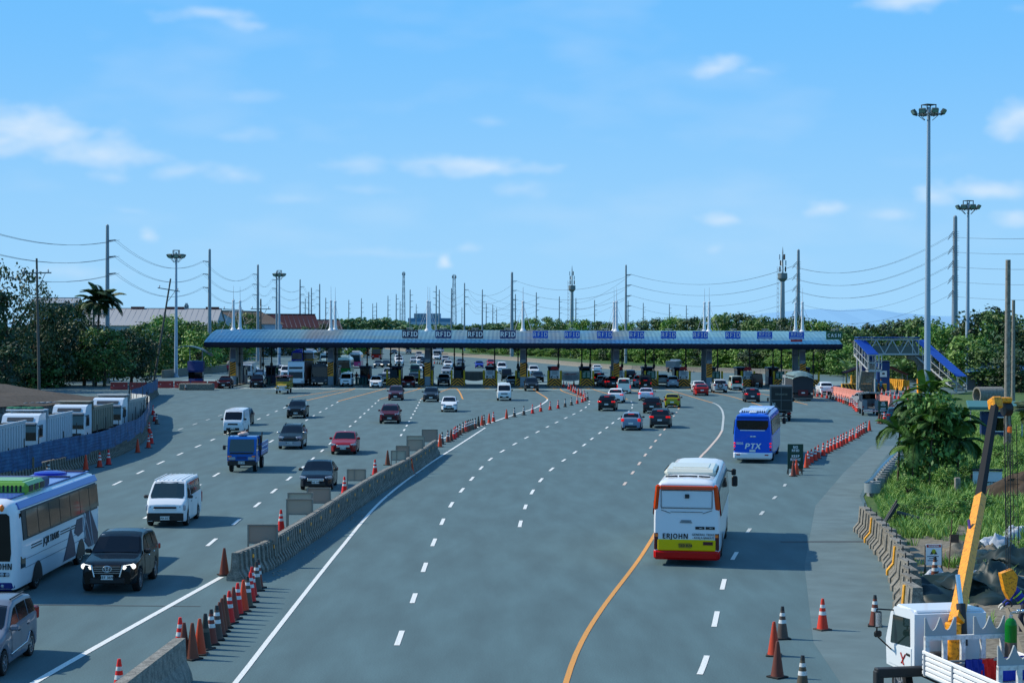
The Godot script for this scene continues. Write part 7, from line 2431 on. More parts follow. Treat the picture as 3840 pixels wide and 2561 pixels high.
	cone_row("the stack ending the pink barriers", "ddkkkb", [V3(42.35, 0.0, -196.11), V3(38.27, 0.0, -176.78), V3(39.0, 0.0, -179.51), V3(39.71, 0.0, -182.33), V3(40.43, 0.0, -185.23), V3(41.16, 0.0, -188.23)], 0.92)
	row = "the coned edge of the cash lane"
	cone_row(row, "bdddgkddddwkdddddd", [V3(38.66, 0.0, -225.34), V3(38.64, 0.0, -222.58), V3(38.85, 0.0, -220.52), V3(38.93, 0.0, -217.49), V3(38.93, 0.0, -215.11), V3(38.9, 0.0, -213.17), V3(38.92, 0.0, -211.27), V3(38.7, 0.0, -208.27), V3(38.7, 0.0, -206.82), V3(38.35, 0.0, -203.41), V3(38.39, 0.0, -202.54), V3(38.15, 0.0, -199.95), V3(37.88, 0.0, -197.1), V3(37.91, 0.0, -196.12), V3(37.25, 0.0, -191.78), V3(36.65, 0.0, -187.92), V3(36.16, 0.0, -184.66), V3(36.1, 0.0, -183.79)], 0.92)
	row = "the loose line past the pink barriers"
	cone_row(row, "dddrdddkdd", [V3(47.59, 0.0, -226.5), V3(47.72, 0.0, -224.37), V3(47.56, 0.0, -221.22), V3(47.18, 0.0, -216.94), V3(47.42, 0.0, -215.78), V3(47.61, 0.0, -214.23), V3(47.61, 0.0, -211.37), V3(47.49, 0.0, -208.94), V3(47.55, 0.0, -207.12), V3(48.69, 0.0, -210.51)], 0.92)
	cone_row("the yellow barrier line", "gkd", [V3(51.72, 0.0, -236.32), V3(52.9, 0.0, -236.89), V3(53.37, 0.0, -237.17)], 0.92)
	# near right
	row = "the scattered ones near the crane truck"
	cone_row(row, "okbdwk", [V3(7.17, 0.0, -47.96), V3(7.8, 0.0, -50.55), V3(6.82, 0.0, -45.0), V3(9.22, 0.0, -52.06), V3(10.91, 0.0, -52.74), V3(7.14, 0.0, -43.04)], 0.93)
	cone("w", " standing on a white sack beside the works notice", V3(14.35, 0.0, -59.59) + V3(0, 0.25, 0), 0.95)
	# left
	row = "the blue tin fence line"
	cone_row(row, "kodrodrdrkr", [V3(-27.03, 0.0, -102.69), V3(-26.09, 0.0, -107.85), V3(-25.73, 0.0, -109.95), V3(-25.62, 0.0, -111.89), V3(-26.03, 0.0, -122.53), V3(-26.24, 0.0, -127.2), V3(-26.93, 0.0, -131.58), V3(-29.56, 0.0, -143.51), V3(-32.79, 0.0, -161.58), V3(-31.7, 0.0, -157.18), V3(-35.27, 0.0, -173.1)], 0.95)
	cone_row("the far tin fence turn", "ddd", [V3(-46.36, 0.0, -221.92), V3(-46.32, 0.0, -222.38), V3(-46.15, 0.0, -223.55)], 0.9)
	cone_row("the cones beside the kiosk plinth", "kdgg", [V3(-43.97, 0.0, -237.31), V3(-42.45, 0.0, -242.89), V3(-42.18, 0.0, -244.64), V3(-42.62, 0.0, -253.61)], 0.9)
	cone_row("the far cone line past the plaza", "ddkkk", [V3(-18.62, 0.0, -408.17), V3(-17.62, 0.0, -400.78), V3(-16.93, 0.0, -399.04), V3(-16.29, 0.0, -396.4), V3(-15.69, 0.0, -393.79)], 1.0)
	cone_row(" standing behind the hung grey sheet", "d", [V3(-6.09, 0.0, -282.04)], 0.95)


func build_median() -> void:
	# ribbed concrete barriers from the near end to the far end
	var path := smooth_path(vecs([[-9.66, -61.48], [-9.04, -64.93], [-8.69, -69.83], [-8.33, -75.52], [-7.85, -84.47], [-7.13, -95.17], [-6.39, -102.92], [-5.8, -112.04], [-5.29, -121.85]]), 0.2)
	var total := 0.0
	for i in path.size() - 1: total += (path[i] as Vector2).distance_to(path[i + 1])
	var n := int(total / 2.5)
	var run := 0.0
	var k := 0
	var start: Vector2 = path[0]
	var spots := []
	for i in path.size() - 1:
		run += (path[i] as Vector2).distance_to(path[i + 1])
		if run >= total / n * (k + 1) - 0.001 or i == path.size() - 2:
			var stop: Vector2 = path[i + 1]
			var m := (start + stop) * 0.5
			spots.append([m, atan2(-(stop - start).y, (stop - start).x), start.distance_to(stop)])
			start = stop
			k += 1
	for i in spots.size():
		var s: Array = spots[i]
		var at := V3(s[0].x, 0, s[0].y)
		var o := jersey("ribbed_barrier", "grey ribbed concrete barrier between the carriageways, %s from the camera" % nth(i), mats.concrete, at, s[1] + rng.randf_range(-0.02, 0.02), "ribbed barriers between the carriageways", 2.5, 1.0, 6)
		o.scale.x = s[2] / 2.5
		var r := Shape.new()
		r.lathe([[0.0, 0.03], [0.07, 0.02], [0.08, 0.0]], 8, Vector3.BACK)
		for x in [0.0]:
			part("yellow_reflector", r, mats.hazard_yellow, o, V3(x, 0.72, 0.19))
	# backs of boards that face the oncoming traffic
	var boards := [[V3(-9.22, 0.0, -64.93), 1.13, 0.72, 1.62], [V3(-9.03, 0.0, -74.69), 1.15, 0.68, 1.6], [V3(-9.15, 0.0, -75.91), 1.1, 0.6, 1.75], [V3(-8.75, 0.0, -79.61), 1.1, 0.72, 1.62], [V3(-8.03, 0.0, -90.79), 1.0, 0.62, 1.55], [V3(-6.69, 0.0, -103.68), 0.9, 0.6, 1.6], [V3(-6.58, 0.0, -106.05), 0.85, 0.7, 1.72], [V3(-6.21, 0.0, -112.93), 1.05, 0.75, 1.65], [V3(-6.29, 0.0, -114.98), 1.2, 0.72, 1.75], [V3(-5.81, 0.0, -124.55), 1.15, 0.9, 1.6]]
	for i in boards.size():
		var b: Array = boards[i]
		var o := base("sign_board", "brown-grey blank back of a framed board on the barrier row, %s from the camera" % nth(i), "sign", b[0] + V3(0, 0, -0.35), 0.03, "boards on the barrier row")
		var f := Shape.new()
		var top: float = b[3] - 0.05
		f.box(V3(0, top - b[2] * 0.5, 0), V3(b[1], b[2], 0.04))
		part("panel", f, col([Color(0.62, 0.53, 0.47), Color(0.66, 0.59, 0.52), Color(0.68, 0.65, 0.58)][i % 3], 0.9), o)
		var e := Shape.new()
		for s in [-1.0, 1.0]:
			e.box(V3(s * (b[1] * 0.5 - 0.03), top * 0.5, 0.04), V3(0.06, top, 0.06))
			e.box(V3(0, top - b[2] * 0.5 + s * (b[2] * 0.5 - 0.02), 0.045), V3(b[1] - 0.12, 0.05, 0.05))
		if i in [4, 5]: e.box(V3(-0.1, top - b[2] * 0.5, 0.04), V3(0.04, b[2], 0.05))
		part("frame", e, col(Color(0.52, 0.50, 0.46), 0.8), o)
	# plain cast wall at the near end
	var w := Shape.new()
	w.prism(pts([[-0.34, 0], [0.34, 0], [0.3, 0.2], [0.17, 0.5], [0.14, 1.07], [-0.14, 1.07], [-0.17, 0.5], [-0.3, 0.2]]), 9.0, V3(0, 0, 4.5))
	single("concrete_wall", w, mats.concrete, "plain pale concrete wall end with flat top at the bottom of the frame", "barrier", V3(-8.36, 0, -44.4), -0.046)
	# litter swept against the barrier row
	var lt := Shape.new()
	for i in 60:
		var p: Vector2 = path[int(rng.randf() * (path.size() - 1))]
		var s := rng.randf_range(0.03, 0.09)
		lt.box(V3(p.x + rng.randf_range(0.45, 1.1), 0.02, p.y + rng.randf_range(-0.3, 0.3)), V3(s, 0.03, s * 0.7), 0.0, Basis(Vector3.UP, rng.randf() * 3.0))
	var lo := struct("litter", lt, col(Color(0.55, 0.54, 0.50), 0.9), "stuff")
	lo.set_meta("label", "scraps of litter along the foot of the barrier row")


# ------------------------------------------------------------------ truck yard behind the blue fence
func build_left_yard() -> void:
	var path := smooth_path(vecs([[-29.4, -84], [-28.3, -94], [-27.5, -104], [-26.9, -117], [-28.2, -133], [-31.6, -152], [-35, -169], [-38.3, -177], [-40, -185], [-42.3, -204], [-45, -223]]), 0.25)
	var marks := []
	var run := 0.0
	var prev: Vector2 = path[0]
	for i in path.size():
		run += (path[i] as Vector2).distance_to(prev)
		prev = path[i]
		if run >= 2.2 or i == 0:
			marks.append(path[i])
			run = 0.0
	for i in marks.size() - 1:
		var a: Vector2 = marks[i]
		var b: Vector2 = marks[i + 1]
		var m := (a + b) * 0.5
		var yaw := atan2(-(b - a).y, (b - a).x)
		var inner := m.y < -168.0 and m.y > -178.0
		jersey("fence_barrier", "dark weathered barrier under the blue tin fence, %s from the frame edge" % nth(i), mats.old_concrete, V3(m.x, 0, m.y), yaw, "barriers under the tin fence", a.distance_to(b), 0.85, 5)
		# one sheet of corrugated tin on each barrier
		var o := base("tin_sheet", ("whitish back of a tin fence sheet, %s from the frame edge" if inner else "blue corrugated tin fence sheet, %s counted from the frame edge") % nth(i), "fence panel", V3(m.x, 0, m.y), yaw, "tin sheets of the yard fence")
		var sh := Shape.new()
		var w := a.distance_to(b) * 0.5 + 0.03
		var low := 0.72 + 0.1 * sin(i * 1.7) + (0.12 if i in [8, 9] else 0.0)
		var top := 2.0 + 0.05 * sin(i * 0.9)
		var lap := 0.02 * (i % 2)
		var out := 0.17 + lap
		for r in 12:   # corrugations run along the fence
			var y0 := lerpf(low, top, r / 12.0)
			var y1 := lerpf(low, top, (r + 1) / 12.0)
			var z0 := out + (0.01 if r % 2 else 0.0)
			var z1 := out + (0.0 if r % 2 else 0.01)
			sh.quad(V3(-w, y0, z0), V3(w, y0, z0), V3(w, y1, z1), V3(-w, y1, z1))
			sh.quad(V3(w, y0, z0 - 0.006), V3(-w, y0, z0 - 0.006), V3(-w, y1, z1 - 0.006), V3(w, y1, z1 - 0.006))
		part("sheet", sh, mats.blue_sheet, o)
		if inner:
			var bk := Shape.new()
			bk.quad(V3(w, low, out - 0.03), V3(-w, low, out - 0.03), V3(-w, top, out - 0.03), V3(w, top, out - 0.03))
			part("back", bk, mats.dirty_white, o)
		var ps := Shape.new()
		ps.box(V3(-w + 0.1, 1.2 + 0.2 * (i % 3), -0.02), V3(0.06, 1.7 + 0.35 * (i % 3), 0.05), 0.0, Basis(Vector3.BACK, rng.randf_range(-0.1, 0.1)))
		part("post", ps, mats.dark, o)
	var trucks := [["white dump truck at the frame edge, only its tipper sides in view", -101.6, Color(0.70, 0.73, 0.75)], ["white dump truck with a green cloth on its roof, second in the yard row", -113.4, Color(0.70, 0.74, 0.77)], ["white dump truck with a brownish tipper, third in the yard row", -126.0, Color(0.52, 0.50, 0.44)], ["white dump truck, last in the yard row, closest to the far trees", -138.0, Color(0.62, 0.63, 0.62)]]
	for i in trucks.size():
		var t: Array = trucks[i]
		var o := base("tipper_truck", t[0], "truck", V3(-31.8, 0, t[1] - 4.7), 0.01, "dump trucks parked behind the fence")
		var cab := paint(Color(0.80, 0.84, 0.87))
		var c := Shape.new()
		c.prism(pts([[2.5, 0.75], [4.66, 0.75], [4.7, 1.5], [4.5, 2.55], [4.15, 3.0], [3.6, 3.12], [2.5, 3.12]]), 2.36, Vector3.ZERO, Basis(Vector3.UP, -PI / 2))
		part("cab", c, cab, o)
		var q := Shape.new()
		q.quad(V3(-1.12, 1.42, 4.72), V3(1.12, 1.42, 4.72), V3(1.08, 2.46, 4.54), V3(-1.08, 2.46, 4.54))
		part("windscreen", q, mats.coach_glass, o)
		q = Shape.new()
		q.box(V3(0, 2.78, 4.36), V3(1.7, 0.3, 0.05), 0.02, Basis(Vector3.RIGHT, -0.66))
		part("name_panel", q, col(Color(0.22, 0.25, 0.27), 0.4), o)
		q = Shape.new()
		q.box(V3(0, 2.5, 4.66), V3(2.2, 0.14, 0.3), 0.05, Basis(Vector3.RIGHT, 0.3))
		part("sun_visor", q, col(Color(0.45, 0.48, 0.5), 0.4), o)
		q = Shape.new()
		q.box(V3(0, 0.95, 4.72), V3(1.9, 0.3, 0.06), 0.02)
		q.box(V3(0, 0.55, 4.66), V3(2.34, 0.36, 0.2), 0.05)
		part("grille", q, mats.dark, o)
		for s in [-1.0, 1.0]:
			q = Shape.new()
			q.prism(pts([[4.3, 1.6], [3.3, 1.6], [3.3, 2.4], [4.15, 2.4]]), 0.02, V3(s * 1.19, 0, 0), Basis(Vector3.UP, -PI / 2))
			part("side_window", q, mats.glass, o)
			q = Shape.new()
			q.box(V3(s * 1.42, 2.0, 4.7), V3(0.2, 0.55, 0.14), 0.04)
			q.tube(V3(s * 1.15, 2.4, 4.5), V3(s * 1.42, 2.25, 4.7), 0.025, 0.025, 5)
			part("wing_mirror", q, mats.black, o)
			q = Shape.new()
			q.box(V3(s * 0.95, 0.95, 4.72), V3(0.36, 0.24, 0.06), 0.03)
			part("headlight", q, mats.lens, o)
			for z in [3.6, -2.0, -3.4]: wheel(o, V3(s * 0.98, 0.5, z), 0.5, 0.85)
			q = Shape.new()   # tipper side with ribs
			q.box(V3(s * 1.2, 2.0, -1.2), V3(0.06, 1.75, 6.6))
			q.box(V3(s * 1.24, 2.84, -1.2), V3(0.12, 0.12, 6.7))
			for j in 11: q.box(V3(s * 1.25, 1.9, 1.8 - j * 0.6), V3(0.09, 1.5, 0.16))
			part("tipper_side", q, col(t[2], 0.6), o)
		q = Shape.new()
		q.box(V3(0, 2.2, 2.1), V3(2.46, 2.2, 0.1))
		q.box(V3(0, 3.3, 2.6), V3(2.5, 0.1, 1.2), 0.03)
		part("tipper_head", q, col(t[2], 0.6), o)
		q = Shape.new()
		q.box(V3(0, 1.9, -4.5), V3(2.4, 1.6, 0.08))
		q.box(V3(0, 1.15, -1.2), V3(2.36, 0.12, 6.6))
		part("tipper_floor", q, mats.old_concrete, o)
		q = Shape.new()
		q.box(V3(0, 0.85, -0.3), V3(1.0, 0.35, 8.6))
		part("chassis", q, mats.dark, o)
		if i == 1:
			var cl := Shape.new()
			for j in 5: cl.ball(V3(-1.0 + j * 0.45, 3.42, 2.6 + 0.1 * (j % 2)), V3(0.36, 0.1, 0.3), 8, 5)
			single("green_cloth", cl, col(Color(0.05, 0.40, 0.30), 0.9), "crumpled green cloth on the second truck's tipper head", "cloth", o.position)
	# block wall and bare bank behind the trucks
	var wall := base("retaining_wall", "grey block retaining wall with dirty joints behind the parked trucks", "wall", V3(-46.2, 0, -187), -PI / 2 - 0.03)
	for i in 30:
		var hgt := lerpf(0.8, 2.7, i / 29.0)
		for j in 4:
			var bh := minf(0.75, hgt - j * 0.75)
			if bh < 0.15: continue
			var s := Shape.new()
			s.box(Vector3.ZERO, V3(1.94, bh - 0.04, 0.6), 0.03)
			part("block", s, mats.grey_wall, wall, V3(i * 2.0 + (1.0 if j % 2 else 0.0), j * 0.75 + bh * 0.5, rng.randf_range(-0.03, 0.03)))
	var bank := Shape.new()
	var n := FastNoiseLite.new()
	n.frequency = 0.12
	var pt := func(i: int, j: int) -> Vector3:
		var z := -216.0 + i * 4.0
		var top := clampf((z + 216.0) / 34.0, 0.0, 1.0) * 0.6 + clampf((z + 190.0) / 60.0, 0.0, 1.0) * 2.0
		var x := -45.5 - j * 1.6
		return V3(x, maxf(top * (0.9 + 0.1 * j) + 0.25 * n.get_noise_2d(z, j * 4.0) + (0.28 * j if j < 6 else 1.7) * clampf((z + 214.0) / 20.0, 0.0, 1.0) - 0.05, -0.02), z)
	for i in 26:
		for j in 12: bank.quad(pt.call(i, j + 1), pt.call(i + 1, j + 1), pt.call(i + 1, j), pt.call(i, j))
	var bo := struct("earth_bank_terrain", bank, mats.soil)
	# broken notice stand by the fence
	var st := base("broken_stand", "broken wooden notice stand leaning at the foot of the blue fence", "stand", V3(-27.67, 0.0, -100.99), 0.2)
	var q := Shape.new()
	q.box(V3(0, 1.0, 0), V3(0.55, 0.6, 0.04))
	part("panel", q, col(Color(0.50, 0.44, 0.34), 0.9), st)
	for a in [[-0.3, 0.0, 0.2, 0.8], [0.35, 0.0, -0.2, 0.8], [-0.5, 0.45, 0.5, 0.5], [-0.1, 0.0, 0.0, 1.0]]:
		q = Shape.new()
		q.tube(V3(a[0], a[1], 0.05), V3(a[2], a[3], 0.03), 0.035, 0.035, 4)
		part("leg", q, col(Color(0.40, 0.36, 0.29), 0.9), st)


# ------------------------------------------------------------------ verge on the right: turf, guardrail, profile barriers
var verge_noise := FastNoiseLite.new()


func verge_edge(z: float) -> float:
	return curve_at([[30.0, 11.5], [45.0, 12.0], [58.0, 13.4], [76.0, 15.9], [93.0, 18.7], [110.0, 23.1], [132.0, 29.1], [165.0, 38.1], [215.0, 50.1], [240.0, 62.1]], -z)


func verge_y(x: float, z: float) -> float:
	var e := x - verge_edge(z)
	var up := clampf(e / 5.0, 0.0, 1.0)
	return 0.03 + 0.16 * up + 0.3 * up * verge_noise.get_noise_2d(x * 2.0, z * 2.0) + 1.3 * exp(-(pow((x - 26.0) / 3.2, 2.0) + pow((z + 78.0) / 5.0, 2.0)))


func build_right_verge() -> void:
	verge_noise.frequency = 0.06
	verge_noise.seed = 8
	var turf := Shape.new()
	var sand := Shape.new()
	for iz in 64:
		for ix in 24:
			var z0 := -30.0 - iz * 3.2
			var z1 := z0 - 3.2
			var q := []
			for c in [[z0, ix], [z0, ix + 1], [z1, ix + 1], [z1, ix]]:
				var x: float = verge_edge(c[0]) + pow(c[1] / 24.0, 1.4) * 55.0
				q.append(V3(x, verge_y(x, c[0]), c[0]))
			var mid: Vector3 = (q[0] + q[2]) * 0.5
			var bare := mid.z > -84.0 and verge_noise.get_noise_2d(mid.x * 4.0, mid.z * 4.0) + (mid.z + 70.0) * 0.045 > -0.12
			(sand if bare else turf).quad(q[0], q[1], q[2], q[3])
	struct("verge_ground", turf, mats.turf)
	struct("bare_ground", sand, mats.sand)
	# guardrail
	var rail := base("guardrail", "bent steel guardrail on dark square posts along the grassy verge", "guardrail", Vector3.ZERO)
	var gp := smooth_path(vecs([[18.6, -92.6], [19.7, -96], [21.6, -103], [24.2, -112], [27.4, -123], [30.6, -133], [34.5, -147], [39, -164]]), 0.8)
	var beam := Shape.new()
	var prof := [[0.48, 0.06], [0.55, 0.0], [0.62, 0.06], [0.69, 0.0], [0.76, 0.06]]
	for i in gp.size() - 1:
		var a: Vector2 = gp[i]
		var b: Vector2 = gp[i + 1]
		var na := side_of(gp, i)
		var nb := side_of(gp, i + 1)
		for k in 4:
			var pa := [V3(a.x - na.x * prof[k][1], prof[k][0], a.y - na.y * prof[k][1]), V3(a.x - na.x * prof[k + 1][1], prof[k + 1][0], a.y - na.y * prof[k + 1][1])]
			var pb := [V3(b.x - nb.x * prof[k][1], prof[k][0], b.y - nb.y * prof[k][1]), V3(b.x - nb.x * prof[k + 1][1], prof[k + 1][0], b.y - nb.y * prof[k + 1][1])]
			beam.quad(pb[0], pa[0], pa[1], pb[1])
			beam.quad(pa[0] + V3(na.x, 0, na.y) * 0.012, pb[0] + V3(nb.x, 0, nb.y) * 0.012, pb[1] + V3(nb.x, 0, nb.y) * 0.012, pa[1] + V3(na.x, 0, na.y) * 0.012)
	part("beam", beam, col(Color(0.66, 0.70, 0.72), 0.4, 0.3), rail)
	var k := 0
	for i in range(0, gp.size() - 1, 2):
		var a: Vector2 = gp[i]
		var pst := Shape.new()
		pst.box(V3(0, 0.36, 0), V3(0.5, 0.72, 0.35), 0.02)
		part("block_post", pst, mats.grey_wall, rail, V3(a.x + 0.4, 0, a.y - 0.1), Basis(Vector3.UP, 0.3))
	var endc := Shape.new()
	endc.lathe([[0.42, -0.25], [0.42, 0.25]], 9, Vector3.UP)
	part("end_terminal", endc, col(Color(0.50, 0.55, 0.56), 0.5), rail, V3(18.9, 0.52, -92.2))
	# profiled barriers stood end-on in a row
	var n := 13
	for i in n:
		var f := float(i) / (n - 1)
		var at := V3(15.4, 0, -76.5).lerp(V3(12.2, 0, -53.8), f) + V3(0.5 * sin(f * 3.0), 0, 0)
		var o := base("profile_barrier", "concrete barrier standing end-on beside the verge, %s from the guardrail" % nth(i), "barrier", at, 0.02 + rng.randf_range(-0.06, 0.06), "end-on barriers beside the verge")
		var s := Shape.new()
		var pr := pts([[-0.42, 0.0], [0.42, 0.0], [0.42, 0.16], [0.2, 0.42], [0.15, 1.1], [-0.15, 1.1], [-0.2, 0.42], [-0.42, 0.16]])
		s.prism(pr, 1.3)
		part("body", s, mats.old_concrete if i % 3 else mats.concrete, o)
		var fat := pts([[-0.47, 0.0], [0.47, 0.0], [0.47, 0.18], [0.25, 0.44], [0.2, 1.04], [-0.2, 1.04], [-0.25, 0.44], [-0.47, 0.18]])
		for z in [-0.3, 0.3]:
			var r := Shape.new()
			r.prism(fat, 0.2)
			part("rib", r, mats.concrete if i % 5 != 2 or z > 0.2 else mats.yellow_paint, o, V3(0, 0, z))
		var loop := Shape.new()
		loop.tube(V3(0.05, 1.1, -0.4), V3(0.05, 1.28, -0.4), 0.025, 0.025, 5)
		part("lifting_bar", loop, mats.dark, o)


# ------------------------------------------------------------------ crane truck at the lower right corner
func build_crane_truck() -> void:
	var o := base("crane_truck", "white flatbed truck with a yellow folding crane, parked by the works", "truck", V3(10.55, 0, -40.9), PI + 0.2)
	# local: +z forward (towards the cab), +x is the driver's left-hand side seen from above; origin under the front of the bed
	var white := paint(Color(0.82, 0.85, 0.87))
	var cab := Shape.new()
	cab.prism(pts([[0.75, 0.75], [2.35, 0.75], [2.4, 1.35], [2.12, 2.05], [1.9, 2.22], [1.0, 2.28], [0.75, 2.2]]), 1.82, Vector3.ZERO, Basis(Vector3.UP, -PI / 2))
	part("cab", cab, white, o)
	var q := Shape.new()
	q.box(V3(0, 2.24, 1.35), V3(1.72, 0.08, 1.1), 0.04)
	part("cab_roof", q, white, o)
	for s in [-1.0, 1.0]:
		var win := part("side_window", Shape.new().prism(pts([[0.98, 1.4], [2.1, 1.32], [1.95, 2.02], [1.0, 2.06]]), 0.02, V3(s * 0.915, 0, 0), Basis(Vector3.UP, -PI / 2)), mats.coach_glass, o)
		q = Shape.new()
		q.prism(pts([[0.9, 0.82], [2.2, 0.82], [2.2, 1.3], [0.9, 1.37]]), 0.025, V3(s * 0.915, 0, 0), Basis(Vector3.UP, -PI / 2))
		var d := part("door", q, white, o)
		q = Shape.new()
		q.box(V3(s * 0.935, 1.2, 1.05), V3(0.03, 0.06, 0.2), 0.01)
		part("handle", q, mats.black, d)
		q = Shape.new()
		q.tube(V3(s * 0.9, 2.12, 1.95), V3(s * 1.32, 2.15, 2.0), 0.02, 0.02, 6)
		q.tube(V3(s * 1.32, 2.15, 2.0), V3(s * 1.32, 1.5, 2.0), 0.02, 0.02, 6)
		q.tube(V3(s * 1.32, 1.5, 2.0), V3(s * 0.92, 1.15, 2.05), 0.02, 0.02, 6)
		q.box(V3(s * 1.3, 1.9, 1.98), V3(0.2, 0.4, 0.08), 0.04)
		q.box(V3(s * 1.3, 1.55, 1.98), V3(0.2, 0.16, 0.08), 0.04)
		var mr := part("wing_mirror", q, mats.black, o)
		q = Shape.new()
		q.box(V3(s * 1.3, 1.9, 1.935), V3(0.16, 0.34, 0.01))
		part("mirror_glass", q, mats.chrome, mr)
		for z in [1.7, -2.2]: wheel(o, V3(s * 0.78, 0.4, z), 0.4, 0.85)
	q = Shape.new()
	q.box(V3(0, 0.7, -0.6), V3(0.8, 0.24, 5.6))
	part("chassis", q, mats.black, o)
	q = Shape.new()   # logo strokes on the door
	for a in [[[1.2, 1.18], [1.42, 0.94]], [[1.46, 1.18], [1.32, 1.02]], [[1.28, 0.92], [1.36, 1.0]]]: q.tube(V3(-0.94 * -1.0, a[0][1], a[0][0]), V3(0.94, a[1][1], a[1][0]), 0.02, 0.02, 4)
	part("door_logo", q, col(Color(0.65, 0.10, 0.10)), o)
	# headboard with scalloped pipe rest
	var head := func(z: float, called: String) -> void:
		var h := Shape.new()
		for x in [-0.95, -0.45, 0.05, 0.5, 0.95]: h.box(V3(x, 1.35, z), V3(0.1, 0.9, 0.1))
		for y in [0.95, 1.78]: h.box(V3(0, y, z), V3(2.0, 0.1, 0.09))
		var hb := part(called, h, mats.dirty_white, o)
		for s in [-1.0, 1.0]:
			var outline := [[0.22, 1.83]]
			outline.append([1.0, 1.83])
			outline.append([1.0, 2.25])
			for k in 7: outline.append([0.97 - 0.34 * (k / 6.0), 2.25 - 0.3 * sin(PI * k / 6.0)])
			for k in 7: outline.append([0.61 - 0.34 * (k / 6.0), 2.25 - 0.3 * sin(PI * k / 6.0)])
			outline.append([0.22, 2.25])
			var pl := Shape.new()
			pl.prism(pts(outline), 0.05, V3(0, 0, 0), Basis(Vector3.UP, 0.0 if s > 0 else PI))
			part("pipe_rest", pl, col(Color(0.58, 0.61, 0.62), 0.6), hb, V3(0, 0, z))
	head.call(0.0, "headboard")
	head.call(-3.6, "rear_rack")
	for i in 9:
		q = Shape.new()
		q.box(V3(-0.88 + i * 0.22, 0.93, -2.0), V3(0.2, 0.05, 4.0))
		part("floor_plank", q, mats.dirty_white, o)
	for s in [-1.0, 1.0]:
		for j in 5:
			q = Shape.new()
			q.box(V3(s * 1.04, 1.0 + j * 0.115, -2.0), V3(0.05, 0.1, 4.0), 0.02)
			part("side_board", q, mats.white, o)
		q = Shape.new()
		for z in [-0.15, -1.6]: q.box(V3(s * 1.075, 1.2, z), V3(0.03, 0.5, 0.05))
		part("latch", q, mats.steel, o)
	# outrigger frame beside the cab
	q = Shape.new()
	q.box(V3(1.45, 0.95, 0.35), V3(1.2, 0.22, 0.22), 0.02)
	q.box(V3(1.98, 0.5, 0.35), V3(0.2, 1.0, 0.2), 0.02)
	part("outrigger", q, mats.dark, o)
	q = Shape.new()
	q.box(V3(1.98, 0.05, 0.35), V3(0.4, 0.1, 0.4), 0.02)
	part("outrigger_foot", q, mats.black, o)
	# crane: column behind the cab, yellow box boom, dark inner boom, head and hook
	var yel: StandardMaterial3D = tex_mat("crane_yellow", noise_tex(0.04, 5, 71, [[0.0, Color(0.16, 0.11, 0.05)], [0.22, Color(0.62, 0.40, 0.05)], [0.4, Color(0.90, 0.58, 0.03)], [1.0, Color(0.95, 0.66, 0.05)]], 512), 0.5, 0.45, null, 1.0, false)
	q = Shape.new()
	q.box(V3(0.1, 1.3, 0.4), V3(0.3, 1.5, 0.3), 0.03)
	q.tube(V3(0.1, 0.7, 0.4), V3(0.1, 1.6, 0.4), 0.22, 0.2, 12)
	var colm := part("crane_column", q, yel, o)
	q = Shape.new()
	q.tube(V3(-0.16, 1.5, 0.4), V3(-0.2, 2.45, 0.62), 0.11, 0.11, 12)
	part("lift_cylinder", q, mats.dark, o)
	q = Shape.new()
	q.tube(V3(-0.2, 2.45, 0.62), V3(-0.22, 3.1, 0.85), 0.06, 0.06, 10)
	part("piston_rod", q, mats.chrome, o)
	var inv := o.transform.affine_inverse()
	var foot: Vector3 = V3(0.0, 2.05, 0.45)
	var joint: Vector3 = inv * V3(12.15, 4.59, -45.6)
	var tip: Vector3 = inv * V3(13.78, 6.79, -50.2)
	var beam := func(a: Vector3, b: Vector3, w0: float, w1: float, called: String, m: Material) -> MeshInstance3D:
		var d := (b - a).normalized()
		var x := d.cross(V3(0, 0, 1)).normalized()
		var y := x.cross(d)
		var s := Shape.new()
		var c := []
		for e in [[a, w0], [b, w1]]:
			for k in [[-1, -1], [1, -1], [1, 1], [-1, 1]]: c.append(e[0] + x * e[1] * 0.5 * k[0] + y * e[1] * 0.62 * k[1])
		for k in 4: s.quad(c[k], c[(k + 1) % 4], c[4 + (k + 1) % 4], c[4 + k])
		s.quad(c[3], c[2], c[1], c[0])
		s.quad(c[4], c[5], c[6], c[7])
		if s.n[0].dot(c[0] + c[1] + c[4] + c[5] - (a + b) * 2.0) < 0.0:
			for k in s.n.size(): s.n[k] = -s.n[k]
			for k in range(0, s.v.size(), 3):
				var sw := s.v[k + 1]
				s.v[k + 1] = s.v[k + 2]
				s.v[k + 2] = sw
		return part(called, s, m, o)
	var b1: MeshInstance3D = beam.call(foot, foot.lerp(joint, 1.0), 0.24, 0.2, "boom", yel)
	beam.call(foot.lerp(joint, 0.85), tip, 0.17, 0.15, "inner_boom", col(Color(0.02, 0.02, 0.025), 0.9))
	var mid := foot.lerp(joint, 0.72)
	q = Shape.new()
	q.box(Vector3.ZERO, V3(0.02, 0.5, 0.12), 0.0, Basis(Vector3.RIGHT, 0.3))
	part("maker_badge", q, col(Color(0.25, 0.15, 0.45)), b1, mid + V3(0.125, 0, -0.02))
	q = Shape.new()
	q.box(Vector3.ZERO, V3(0.3, 0.34, 0.4), 0.04, Basis(Vector3.RIGHT, 0.35))
	q.box(V3(-0.3, 0.1, 0.12), V3(0.45, 0.16, 0.3), 0.03)
	part("boom_head", q, yel, o, tip)
	q = Shape.new()
	q.tube(V3(-0.52, -0.16, 0.1), V3(-0.3, -0.16, 0.1), 0.2, 0.2, 14)
	part("sheave", q, mats.black, o, tip)
	q = Shape.new()
	q.box(Vector3.ZERO, V3(0.1, 0.18, 0.14), 0.02)
